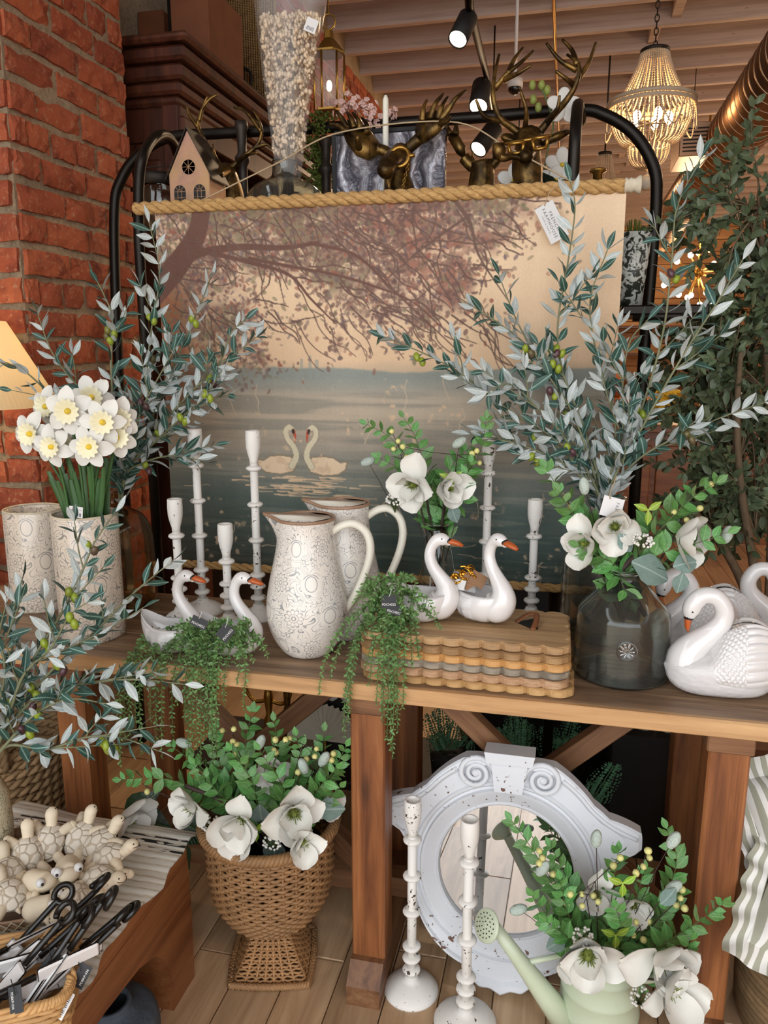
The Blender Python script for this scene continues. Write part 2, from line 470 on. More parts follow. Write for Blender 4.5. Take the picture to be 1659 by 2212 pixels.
MT['whitewash_weave'] = plain('whitewashed_weave', '#cbbfa8', .8, 0, .3, 60)
MT['sage'] = plain('sage_green_enamel', '#c3cdb2', .32, 0, .05, 6)
MT['terra'] = plain('cream_bisque', '#e2d2b8', .85, 0, .2, 22)
MT['blue_pot'] = plain('blue_grey_concrete', '#4b545f', .8, 0, .3, 60, .5, .006)
MT['mirror'] = plain('mirror_silver', '#f2f4f4', .01, 1.0, .0)
MT['tin'] = plain('spiral_duct_metal', '#a3836a', .30, .95, .2, 6)
MT['bead'] = plain('wooden_bead', '#c9b498', .6, 0, .15, 40)
MT['plaster_pink'] = plain('far_wall_paint', '#b08a6c', .8, 0, .1, 3)
MT['copper_house'] = None
def emis(name, col, st):
    g = G(name); g.out(srgb('#ffffff'), .5); g.L(tuple(col) + (1,), g.b.inputs['Emission Color']); g.b.inputs['Emission Strength'].default_value = st
    return g.mat
MT['bulb'] = emis('lit_bulb', (1.0, .72, .42), 12)
MT['spot_face'] = emis('lit_spot_lens', (1.0, .82, .58), 9)

# ================================================================= the room
rng = random.Random(3)
ZC = 3.86
XW = -1.50          # left brick wall
# floor
mb = MB(); mb.box((0.6, 5.0, -.03), (7.4, 21.0, .036))
floor = struct(mb.build('floor', MT['plank']))
plank_meshes = []
for L in (.6, .9, 1.2):
    mb = MB(); mb.box((0, 0, 0), (.1225, L - .004, .016), bev=.0015); plank_meshes.append((L, mb.mesh('plank', MT['plank'])))
x = -1.56
while x < 2.6:
    y = -1.9 + rng.random() * .9
    ymax = 1.6 if x < .5 else 5.0
    while y < ymax:
        L, me = rng.choice(plank_meshes)
        obj('plank', me, floor, (x, y + L / 2, -.008 + rng.uniform(-.0006, .0006))); y += L
    x += .125
# bricks: five rough shapes for stretchers, shared by all
def brick_mesh(seed, L=.211, Hh=.0715, D=.09):
    q = random.Random(seed); nu, nv = 6, 3
    mb = MB(); vs = []
    for i in range(nu + 1):
        for j in range(nv + 1):
            ex = min(i, nu - i) / nu; ez = min(j, nv - j) / nv
            edge = (i in (0, nu)) or (j in (0, nv))
            yy = (.003 + q.random() * .005 if edge else q.uniform(-.002, .004))
            if edge and q.random() < .18: yy += .008
            vs.append((L * (i / nu - .5) + (q.uniform(-.004, .004) if edge else 0), yy, Hh * (j / nv - .5) + q.uniform(-.003, .003)))
    fs = [(i * (nv + 1) + j, (i + 1) * (nv + 1) + j, (i + 1) * (nv + 1) + j + 1, i * (nv + 1) + j + 1) for i in range(nu) for j in range(nv)]
    ring = [(i, 0) for i in range(nu + 1)] + [(nu, j) for j in range(1, nv + 1)] + [(i, nv) for i in range(nu - 1, -1, -1)] + [(0, j) for j in range(nv - 1, 0, -1)]
    b0 = len(vs)
    for (i, j) in ring:
        p = vs[i * (nv + 1) + j]; vs.append((p[0], D, p[2]))
    for k in range(len(ring)):
        i, j = ring[k]; i2, j2 = ring[(k + 1) % len(ring)]
        fs.append((i2 * (nv + 1) + j2, i * (nv + 1) + j, b0 + k, b0 + (k + 1) % len(ring)))
    mb.add(vs, fs, 0, False)
    return mb.mesh('brick', MT['brick'])
stretchers = [brick_mesh(i) for i in range(6)]
headers = [brick_mesh(20 + i, .108) for i in range(4)]
CH = .0915
def brick_face(parent, origin, along, normal, length, z0, z1, seed, flush=False):
    """courses on a face: origin at its start, along = unit dir, normal = outward"""
    q = random.Random(seed); rot = Matrix((( along[0], -normal[0], 0), (along[1], -normal[1], 0), (0, 0, 1))).to_4x4()
    z = z0 + CH / 2; row = 0
    while z < z1:
        t = -.11 if row % 2 else 0.0
        if row % 5 == 3: t = -.06
        if flush: t = length - .69 - (.115 if row % 2 else 0) if row % 5 != 3 else length - .488
        if flush and row % 2 and row % 5 != 3: t += .23
        while t < length - .03:
            L = .230 if row % 5 != 3 else .122
            me = q.choice(stretchers if L > .2 else headers)
            c = t + L / 2
            a, b = max(t, 0), min(t + L, length)
            if b - a > .05:
                sx = (b - a) / L; c = (a + b) / 2
                M = Matrix.Translation(Vector((origin[0] + along[0] * c, origin[1] + along[1] * c, z + q.uniform(-.004, .004)))) @ rot @ Euler((q.uniform(-.02, .02), q.uniform(-.012, .012), q.uniform(-.015, .015))).to_matrix().to_4x4() @ Matrix.Diagonal((sx * q.uniform(.97, 1.02), 1, q.uniform(.95, 1.06), 1)) @ Matrix.Translation(Vector((0, -.014 + q.uniform(-.004, .004), 0)))
                objm('brick', me, parent, M)
            t += L
        z += CH; row += 1
mb = MB(); mb.box((-1.52 - .004, (.56 + 1.2) / 2, 1.6), (.56, .64, 3.2)); mb.box((-1.52, .88, 3.5), (.56, .64, .70))
pier = struct(mb.build('wall_pier', MT['mortar']))
brick_face(pier, (-1.243, .56), (0, 1), (1, 0), .64, .45, 2.85, 5)
brick_face(pier, (-1.60, .556), (1, 0), (0, -1), .362, .45, 2.75, 6, True)
# long brick wall beyond
mb = MB(); mb.box((XW - .1, 7.9, ZC / 2 + .1), (.2, 13.6, ZC + .2))
wall_left = struct(mb.build('wall_left', MT['mortar']))
brick_face(wall_left, (XW, 3.4), (0, 1), (1, 0), 4.6, 2.62, ZC - .02, 9)
# front-left return, right wall, back wall
mb = MB(); mb.box((-1.9, -.9, ZC / 2), (.2, 2.9, ZC)); struct(mb.build('wall_front_left', MT['mortar']))
mb = MB(); mb.box((3.9, 5.5, ZC / 2), (.2, 19, ZC)); struct(mb.build('wall_right', MT['plaster_pink']))
mb = MB(); mb.box((1.1, 14.6, ZC / 2 + .15), (6.0, .2, ZC + .4))
wall_back = struct(mb.build('wall_back', MT['chocolate']))
mb = MB(); mb.box((0, 0, 0), (5.7, .03, .20), bev=.004); pm = mb.mesh('plank', MT['back_plank'])
for k in range(20): obj('plank', pm, wall_back, (1.1, 14.49, .12 + .21 * k))
# ceiling with joists across the room
mb = MB(); mb.box((1.1, 5.6, ZC + .30), (5.6, 19.2, .06))
ceiling = struct(mb.build('ceiling', MT['joist']))
mb = MB(); mb.box((0, 0, 0), (5.4, .055, .25), bev=.004); jm = mb.mesh('joist', MT['joist'])
mb = MB(); mb.box((0, 0, 0), (.07, .40, .22), bev=.003); bm_ = mb.mesh('blocking', MT['joist'])
k = 0; y = -2.4
while y < 14.4:
    obj('joist', jm, ceiling, (1.18, y, ZC + .125))
    if k % 1 == 0 and y > 0:
        obj('blocking', bm_, ceiling, (.95 + (.06 if k % 2 else -.06), y + .2325, ZC + .15))
    y += .465; k += 1
# conduit on the joists
mb = MB(); mb.tube([(.15, -1, ZC - .01), (.15, 6, ZC - .01), (.15, 13, ZC - .01)], .012, 8)
tag(mb.build('conduit', MT['brass']), 'thin brass-coloured conduit pipe running along the painted joists', 'pipe')

# ================================================================= trestle table
TZ = .79
tbl = thing('trestle_table', 'long weathered wooden trestle table with crossed braces, holding the swan display', 'table', (0, 0, 0))
x0, x1 = -1.34, 1.05
for k, (ya, yb) in enumerate(((.012, .17), (.172, .335), (.337, .50))):
    mb = MB(); mb.box((0, 0, 0), (x1 - x0, yb - ya, .036), bev=.002)
    mb.build('tabletop_plank', MT['table_top'], tbl, ((x0 + x1) / 2, (ya + yb) / 2, TZ - .018))
mb = MB(); mb.box((0, 0, 0), (x1 - x0, .014, .0375), bev=.002)
mb.build('front_edge', MT['table_edge'], tbl, ((x0 + x1) / 2, .0055, TZ - .01875))
mb = MB(); mb.box((0, 0, 0), (.08, .08, TZ - .12), bev=.004); leg_me = mb.mesh('leg', MT['leg_wood'])
mb = MB(); mb.box((0, 0, 0), (.09, .50, .038), bev=.003); cap_me = mb.mesh('cap_beam', MT['brace_wood'])
mb = MB(); mb.prism([(-.30, 0), (.30, 0), (.30, .05), (.26, .09), (-.26, .09), (-.30, .05)], -.04, .04)
foot_me = mb.mesh('foot', MT['brace_wood'])
for xl in (-.80, -.042, .71):
    for yl in (.052, .46): obj('leg', leg_me, tbl, (xl, yl, (TZ - .075) / 2 + .045 - .008))
    obj('cap_beam', cap_me, tbl, (xl, .255, TZ - .056))
    o = obj('foot', foot_me, tbl, (xl, .256, 0), (PI / 2, 0, PI / 2))
def beam(a, b, w, h, parent, name='cross_brace', m='brace_wood'):
    a, b = Vector(a), Vector(b); L = (b - a).length
    mb = MB(); mb.box((0, 0, 0), (L, w, h), bev=.003)
    ang = math.atan2(b.z - a.z, math.hypot(b.x - a.x, b.y - a.y))
    return mb.build(name, MT[m], parent, (a + b) / 2, (0, -ang, math.atan2(b.y - a.y, b.x - a.x)))
for xa, xb in ((-.76, -.082), (-.002, .67)):
    beam((xa + .035, .235, TZ - .055), (xb - .02, .235, .16), .045, .05, tbl)
    beam((xa + .02, .285, .16), (xb - .035, .285, TZ - .055), .045, .05, tbl)
beam((-.76, .26, .115), (.67, .26, .115), .06, .055, tbl, 'stretcher')

# ================================================================= metal display rack behind
RB = .98
rack = thing('metal_rack', 'tall black metal display rack with an arched top rail behind the painted wall hanging', 'rack', (0, 0, 0))
pts = [PY(x, y, RB) for x, y in ((300, 1330), (266, 1000), (252, 700), (247, 460), (262, 388), (300, 335), (365, 297), (480, 288), (700, 276), (1000, 256), (1235, 238), (1305, 248), (1370, 290), (1412, 360), (1418, 430), (1408, 560), (1392, 750), (1370, 1000))]
pts[0].z = 0.0; pts[0].x = pts[1].x - .0; pts[-1] = Vector((pts[-1].x, RB, 0))
path = smooth_path(pts[1:-1], 90); path = [Vector((path[0].x, RB, 0))] + path + [Vector((path[-1].x, RB, 0))]
mb = MB(); mb.tube(path, .0175, 12); mb.build('arched_rail', MT['black_metal'], rack)
for pl in (((300, 520), (300, 400), (308, 340), (330, 302), (352, 291), (372, 305), (384, 335)), ((1236, 460), (1238, 380), (1243, 290), (1247, 236), (1249, 226), (1251, 232), (1256, 262))):
    P_ = []
    for i, (x, y) in enumerate(pl):
        Y = lerp(.655, RB - .02, max(0, (i - 2) / 4))
        P_.append(PY(x, y, Y))
    P_ = smooth_path(P_, 40); P_ = [Vector((P_[0].x, .655, .0))] + P_
    mb = MB(); mb.tube(P_, .0155, 12); mb.build('side_loop', MT['black_metal'], rack)
SH = 1.865
mb = MB(); mb.box((0, 0, 0), (1.34, .36, .03), bev=.004); shm = mb.mesh('shelf', MT['chocolate'])
for z in (SH - .015, 1.40, .90, .12): obj('shelf', shm, rack, (-.19, .84, z))
mb = MB(); mb.box((0, 0, 0), (.22, .30, .025), bev=.004); mb.build('shelf', MT['black_metal'], rack, (.60, .83, 1.615))
mb = MB(); mb.tube([(.52, .69, 1.598), (.71, .69, 1.598)], .012, 8); mb.build('crossbar', MT['black_metal'], rack)

# ================================================================= painted wall hanging
def fbm(h, w, sx, sy, seed, octv=5):
    r = np.random.RandomState(seed); out = np.zeros((h, w)); amp = 1.0; tot = 0
    for o in range(octv):
        gy, gx = int(sy * 2 ** o) + 2, int(sx * 2 ** o) + 2
        gr = r.rand(gy, gx)
        yy = np.linspace(0, gy - 1.001, h); xx = np.linspace(0, gx - 1.001, w)
        iy = yy.astype(int); ix = xx.astype(int); fy = (yy - iy)[:, None]; fx = (xx - ix)[None, :]
        fy = fy * fy * (3 - 2 * fy); fx = fx * fx * (3 - 2 * fx)
        a = gr[np.ix_(iy, ix)]; b = gr[np.ix_(iy, ix + 1)]; c = gr[np.ix_(iy + 1, ix)]; d = gr[np.ix_(iy + 1, ix + 1)]
        out += amp * ((a * (1 - fx) + b * fx) * (1 - fy) + (c * (1 - fx) + d * fx) * fy); tot += amp; amp *= .5
    return out / tot
def paint(h, w):
    rs = np.random.RandomState(5)
    hexc = lambda s: np.array([int(s[i:i + 2], 16) / 255 for i in (1, 3, 5)])
    T, S = np.meshgrid(np.linspace(0, 1, h), np.linspace(0, 1, w), indexing='ij')
    asp = 1.25
    n1 = fbm(h, w, 5, 4, 1); n2 = fbm(h, w, 60, 50, 2, 3); nh = fbm(h, w, 3, 60, 3, 4); nt = fbm(h, w, 30, 2, 4, 4)
    stops = [(0, '#e3c7a6'), (.2, '#e6c8a4'), (.40, '#e0bf9b'), (.44, '#c0a98e'), (.47, '#ab9f8e'), (.56, '#b5a48e'), (.64, '#9c9080'), (.72, '#787a70'), (.80, '#57655e'), (.92, '#42544e'), (1, '#37443d')]
    tt = np.array([a for a, _ in stops]); cc = np.array([hexc(c) for _, c in stops])
    Tn = T + (n1 - .5) * .05
    img = np.stack([np.interp(Tn, tt, cc[:, k]) for k in range(3)], -1)
    def blend(mask, col):
        nonlocal img
        img = img * (1 - mask[..., None]) + np.asarray(col) * mask[..., None]
    # water: dark streaks and darker left-bottom corner
    water = np.clip((T - .46) / .05, 0, 1)
    blend(water * np.clip((nh - .52) * 3, 0, .38), hexc('#6a6f68'))
    blend(water * np.clip((.45 - nh) * 3, 0, .22), hexc('#c3b59e'))
    blend(np.clip((T - .72) / .28, 0, 1) * np.clip((.45 - S) / .45, 0, 1) * .75, hexc('#3a352b'))
    # far tree line
    top = .425 - .02 * (fbm(1, w, 14, 1, 8, 4)[0] - .3) - .03 * (fbm(1, w, 5, 1, 9, 3)[0] - .5)
    band = np.clip((T - top[None, :]) / .006, 0, 1) * np.clip((.50 - T) / .05, 0, 1)
    blend(band * .9, hexc('#868e88'))
    for c, hh in ((.355, .03), (.37, .018), (.335, .02)):
        blend(((np.abs(S - c) < .004) & (T > .43 - hh - .01) & (T < .45)) * .55, hexc('#8d958f'))
    # left shore: reddish reeds and trunk haze
    blend(np.clip((.16 - S) / .14, 0, 1) * np.clip((T - .1) / .1, 0, 1) * np.clip((.60 - T) / .12, 0, 1) * np.clip(n1 * 1.5, 0, 1) * .85, hexc('#7a5138'))
    blend(np.clip((.09 - S) / .05, 0, 1) * np.clip((T - .16) / .1, 0, 1) * np.clip((.58 - T) / .1, 0, 1) * .7, hexc('#8c4f30'))
    # foliage density
    D = np.zeros((h, w))
    for s, t, a, b, k in ((.10, .10, .12, .16, 1.0), (.30, .04, .20, .09, 1.1), (.45, .05, .13, .16, 1.3), (.55, .10, .10, .13, 1.0), (.62, .03, .12, .12, 1.0), (.50, .22, .09, .09, .75), (.67, .20, .05, .09, .8), (.74, .06, .06, .10, .7), (.16, .30, .13, .10, .6), (.28, .12, .16, .06, .8), (.60, .27, .06, .06, .6), (.80, .02, .05, .05, .5), (.22, .40, .07, .06, .45), (.42, .36, .03, .05, .35), (.33, .30, .05, .03, .3), (.56, .34, .05, .04, .35)):
        D = np.maximum(D, k * np.exp(-(((S - s) / a) ** 2 + ((T - t) / b) ** 2)))
    D = D * (.55 + .9 * fbm(h, w, 16, 13, 12, 3)) 
    hue = fbm(h, w, 7, 5, 31, 3); gap = fbm(h, w, 70, 56, 33, 3)
    wash = np.clip((D - .24) * 2.2, 0, .80) * np.clip((gap - .30) * 5, .25, 1)
    blend(wash, hexc('#8d6f63')); blend(wash * np.clip((hue - .52) * 7, 0, .9), hexc('#877c5d')); blend(wash * np.clip((.44 - hue) * 8, 0, .8) * np.clip((S - .2) * 5, 0, 1), hexc('#9c6350'))
    # leaves: stamped blots
    cols = [hexc(c) for c in ('#70524b', '#7b5f54', '#8a6d5e', '#664e47', '#88795f', '#7a7558', '#8f6252', '#9a5c49', '#6f5f62')]
    px = w
    for i in range(15000):
        s, t = rs.rand(), rs.rand() * .55
        y, x = int(t * (h - 1)), int(s * (w - 1))
        if rs.rand() > D[y, x] * 1.0: continue
        a, b, th = (.003 + .0055 * rs.rand()) * w, (.002 + .003 * rs.rand()) * w, rs.rand() * PI
        R_ = int(a + 2); y0, y1, xa, xb = max(0, y - R_), min(h, y + R_ + 1), max(0, x - R_), min(w, x + R_ + 1)
        yy, xx = np.mgrid[y0:y1, xa:xb]; yy = yy - y; xx = xx - x
        u_ = (xx * math.cos(th) + yy * math.sin(th)) / a; v_ = (-xx * math.sin(th) + yy * math.cos(th)) / b
        mk = np.clip((1.05 - (u_ * u_ + v_ * v_)) * 2.5, 0, 1) * (.38 + .42 * rs.rand())
        red = math.exp(-((s - .5) / .25) ** 2)
        c = cols[rs.randint(0, 4)] if rs.rand() < .35 + .4 * red else cols[rs.randint(4, 9)]
        img[y0:y1, xa:xb] = img[y0:y1, xa:xb] * (1 - mk[..., None]) + c * mk[..., None]
    def stroke(pts, r0, r1, col, al=.9):
        L = smooth_path([(p[0], p[1], 0) for p in pts], max(8, int(60 * len(pts))))
        n = len(L)
        for i, p in enumerate(L):
            r = lerp(r0, r1, i / n) * w; R_ = int(r + 2)
            x, y = p.x * (w - 1), p.y * (h - 1)
            y0, y1, xa, xb = max(0, int(y) - R_), min(h, int(y) + R_ + 2), max(0, int(x) - R_), min(w, int(x) + R_ + 2)
            if y1 <= y0 or xb <= xa: continue
            yy, xx = np.mgrid[y0:y1, xa:xb]
            mk = np.clip(r + .5 - np.hypot(yy - y, xx - x), 0, 1) * al
            img[y0:y1, xa:xb] = img[y0:y1, xa:xb] * (1 - mk[..., None]) + col * mk[..., None]
    bark = hexc('#6b4a3f'); twig = hexc('#6a5146')
    stroke([(-.02, .22), (.05, .14), (.10, .06), (.12, -.05)], .030, .018, bark, .8)
    stroke([(.03, .17), (.10, .115), (.20, .10), (.30, .105), (.38, .095)], .0105, .003, bark, .8)
    stroke([(.12, .11), (.22, .14), (.31, .175), (.36, .24), (.41, .30)], .005, .0012, bark, .8)
    stroke([(.22, .13), (.32, .155), (.42, .18), (.50, .21), (.58, .25), (.66, .33), (.72, .36)], .0036, .0008, bark, .8)
    stroke([(.36, .095), (.46, .13), (.54, .22), (.62, .31), (.70, .40)], .0036, .0008, bark, .8)
    stroke([(.66, -.01), (.70, .06), (.72, .14), (.78, .25)], .004, .001, twig)
    stroke([(.70, .04), (.60, .12), (.52, .2)], .003, .001, twig)
    for i in range(150):
        s, t = rs.rand() * .8, rs.rand() * .3
        if D[int(t * (h - 1)), int(s * (w - 1))] < .25: continue
        p = [(s, t)]; a = rs.uniform(.1, 1.3)
        for k in range(4):
            a += rs.uniform(-.5, .5); l = rs.uniform(.012, .035)
            p.append((p[-1][0] + l * math.cos(a), p[-1][1] + l * math.sin(a) * asp))
        stroke(p, .0014, .0006, twig, .7)
    for i in range(26):
        s = rs.uniform(.3, .75); t = rs.uniform(.22, .34)
        p = [(s, t)]
        for k in range(4): p.append((p[-1][0] + rs.uniform(0, .03), p[-1][1] + rs.uniform(.01, .04)))
        stroke(p, .001, .0005, twig, .55)
    # two swans
    def swan(cx, sgn):
        X = lambda q: cx + sgn * q
        cream = hexc('#e4c8a6'); line = hexc('#8d7d66')
        body = [(X(.015), .715), (X(.005), .69), (X(.02), .672), (X(.045), .668), (X(.07), .672), (X(.085), .684), (X(.102), .682), (X(.098), .705), (X(.08), .72), (X(.045), .724)]
        xs, ys = [a for a, _ in body], [b for _, b in body]
        inside = np.zeros((h, w), bool); j = len(body) - 1
        for i in range(len(body)):
            c = ((ys[i] > T) != (ys[j] > T)) & (S < (xs[j] - xs[i]) * (T - ys[i]) / (ys[j] - ys[i] + 1e-9) + xs[i]); inside ^= c; j = i
        blend(inside * 1.0, cream); blend(inside * np.clip((n2 - .5) * 3, 0, .5), hexc('#c9a988'))
        for i in range(len(body)): stroke([body[i - 1], body[i]], .0011, .0011, line, .6)
        nk = [(X(.018), .70), (X(.007), .672), (X(.012), .645), (X(.026), .622), (X(.030), .60), (X(.022), .588), (X(.013), .596)]
        stroke(nk, .0072, .0052, line, 1.0); stroke(nk, .0062, .0042, hexc('#d6c9aa'), 1.0)
        stroke([(X(.0125), .598), (X(.009), .612), (X(.009), .628)], .0036, .001, hexc('#b5553a'), 1.0)
        stroke([(X(.0135), .597), (X(.012), .604)], .0028, .002, hexc('#3a2c28'), 1.0)
    swan(.336, 1); swan(.325, -1)
    for i in range(60):
        t = rs.uniform(.728, .79); s = .33 + rs.normal() * .055; l = rs.uniform(.008, .03)
        stroke([(s - l, t), (s, t + rs.uniform(-.002, .002)), (s + l, t)], .0012, .0004, hexc('#dcbc98'), .75 * (1 - (t - .72) / .1))
    # old-paint cracks, scuffs and canvas grain
    for i in range(34):
        s, t = rs.rand(), rs.uniform(.4, .95); p = [(s, t)]; vert = rs.rand() < .5
        for k in range(4):
            p.append((p[-1][0] + (rs.uniform(-.01, .01) if vert else rs.uniform(.008, .03)), p[-1][1] + (rs.uniform(.01, .03) if vert else rs.uniform(-.006, .006))))
        stroke(p, .0006, .0003, hexc('#d2b898'), .38)
    scuff = np.clip((n2 - .72) * 9, 0, 1) * np.clip((n1 - .45) * 6, 0, 1)
    blend(scuff * np.clip((T - .35) / .1, 0, 1) * .8, hexc('#dcb894'))
    img += (rs.rand(h, w)[..., None] - .5) * .03 + ((nt - .5) * .05)[..., None]
    return np.clip(img, 0, 1)
TY = .605
hang = thing('canvas_hanging', 'large vintage canvas hanging of two swans on a lake with rope-wrapped rods', 'wall hanging', (-.171, TY, .865))
WW, HH = 1.302, 1.035
NW, NH = 560, 446
im = paint(NH, NW)
lin = np.where(im <= .04045, im / 12.92, ((im + .055) / 1.055) ** 2.4)
xs = np.linspace(-WW / 2, WW / 2, NW); zs = np.linspace(HH, 0, NH)
Zg, Xg = np.meshgrid(zs, xs, indexing='ij')
Yg = .004 * np.sin(Xg * 7 + 1) * np.sin(Zg * 3) + .002 * np.sin(Xg * 17)
vv = np.stack([Xg, Yg, Zg], -1).reshape(-1, 3)
ii = np.arange(NH * NW).reshape(NH, NW)
ff = np.stack([ii[:-1, :-1], ii[1:, :-1], ii[1:, 1:], ii[:-1, 1:]], -1).reshape(-1, 4)
me = bpy.data.meshes.new('canvas')
me.vertices.add(len(vv)); me.vertices.foreach_set('co', vv.ravel())
me.loops.add(ff.size); me.loops.foreach_set('vertex_index', ff.ravel())
me.polygons.add(len(ff)); me.polygons.foreach_set('loop_start', np.arange(0, ff.size, 4)); me.polygons.foreach_set('loop_total', np.full(len(ff), 4))
me.update(calc_edges=True)
at = me.color_attributes.new('print', 'FLOAT_COLOR', 'POINT')
at.data.foreach_set('color', np.concatenate([lin.reshape(-1, 3), np.ones((NH * NW, 1))], 1).astype(np.float32).ravel())
me.polygons.foreach_set('use_smooth', np.ones(len(ff), bool))
g = G('printed_canvas'); a = g.n('ShaderNodeAttribute', attribute_name='print')
wv = g.m('ADD', g.wave(g.co(), 260, 0, 0, 1, 'X'), g.wave(g.co(), 260, 0, 0, 1, 'Z'))
me.materials.append(g.out(a.outputs['Color'], .75, 0, wv, .12, .001))
obj('canvas', me, hang)
mb = MB(); mb.box((0, .012, HH / 2), (WW, .003, HH)); mb.build('backing', MT['whitewash_weave'], hang)
def rope_mesh(L, r=.0178, pitch=.098):
    mb = MB(); n = int(L / pitch * 10)
    for s in range(3):
        p = []
        for i in range(n + 1):
            t = i / n; a = 2 * PI * (L / pitch * t) + s * 2 * PI / 3
            p.append((-L / 2 + L * t, .52 * r * math.cos(a), .52 * r * math.sin(a)))
        mb.tube(p, r * .56, 8)
    return mb.mesh('rope_rod', MT['rope'])
xl_, xr_ = PY(297, 463, TY).x + .171, PY(1350, 402, TY).x + .171
obj('rope_rod', rope_mesh(xr_ - xl_), hang, ((xl_ + xr_) / 2, -.004, HH + .012))
obj('rope_rod', rope_mesh(1.32, .0125), hang, (0, -.004, -.008))
mb = MB(); mb.lathe([(.0, 0), (.017, 0), (.019, .004), (.016, .008), (.016, .012), (.019, .016), (.016, .02), (.016, .026), (.022, .034), (.022, .04), (0, .042)], 20, M=Matrix.Rotation(PI / 2, 4, 'Y'))
fin = mb.mesh('rod_finial', MT['whitewash_weave']); obj('rod_finial', fin, hang, (xr_ - .002, -.004, HH + .012)); mb = MB(); mb.ball((0, 0, 0), (.012, .0165, .0165), 14, 10); mb.build('rod_end', MT['rope'], hang, (xl_, -.004, HH + .012))
hm = Vector(hang.location)
tw = smooth_path([PY(437, 432, .60), PY(600, 352, .64), PY(735, 286, .70), PY(975, 263, .73), PY(1100, 320, .67), PY(1238, 394, .60)], 40)
mb = MB(); mb.tube([p - hm for p in tw], .0022, 6); mb.build('hanging_twine', MT['twine'], hang)

_txt = {}
def text(body, parent, M, size, mat, name='lettering', sp=1.0):
    key = (body, size, mat.name, sp)
    if key not in _txt:
        cu = bpy.data.curves.new('lettering', 'FONT'); cu.body = body; cu.size = size; cu.align_x = 'CENTER'; cu.align_y = 'CENTER'; cu.space_character = sp
        cu.resolution_u = 2; cu.materials.append(mat)
        o = bpy.data.objects.new(name, cu); _txt[key] = bpy.data.meshes.new_from_object(o)
        bpy.data.objects.remove(o); bpy.data.curves.remove(cu)
        if not _txt[key].materials: _txt[key].materials.append(mat)
    return objm(name, _txt[key], parent, M)
def card(parent, M, w, h, mat, name='price_tag', hole=False):
    mb = MB(); mb.box((0, 0, 0), (w, h, .0006))
    return objm(name, mb.mesh(name, mat), parent, M)
# shop tag on a twine loop
p = PY(1192, 480, .575); q = p - hm
Mt = Matrix.Translation(q) @ Matrix.Rotation(R(90), 4, 'X') @ Matrix.Rotation(R(-62), 4, 'Z')
mp = m_per_px(p)
c = card(hang, Mt, 82 * mp, 42 * mp, MT['white_card'])
text('FRENCH', c, Matrix.Translation((0, 5 * mp, .0005)), 9.5 * mp, MT['ink'], sp=1.35)
text('FARMHOUSE', c, Matrix.Translation((0, -5 * mp, .0005)), 9.5 * mp, MT['ink'], sp=1.35)
text('HOME & MARKET', c, Matrix.Translation((0, -13 * mp, .0005)), 4 * mp, MT['ink'], sp=1.4)
lp = [PY(x, y, .573) - hm for x, y in ((1176, 445), (1186, 418), (1200, 404), (1222, 398), (1236, 396))]
mb = MB(); mb.tube(smooth_path(lp, 14), .0012, 6); mb.build('tag_loop', MT['twine'], hang)

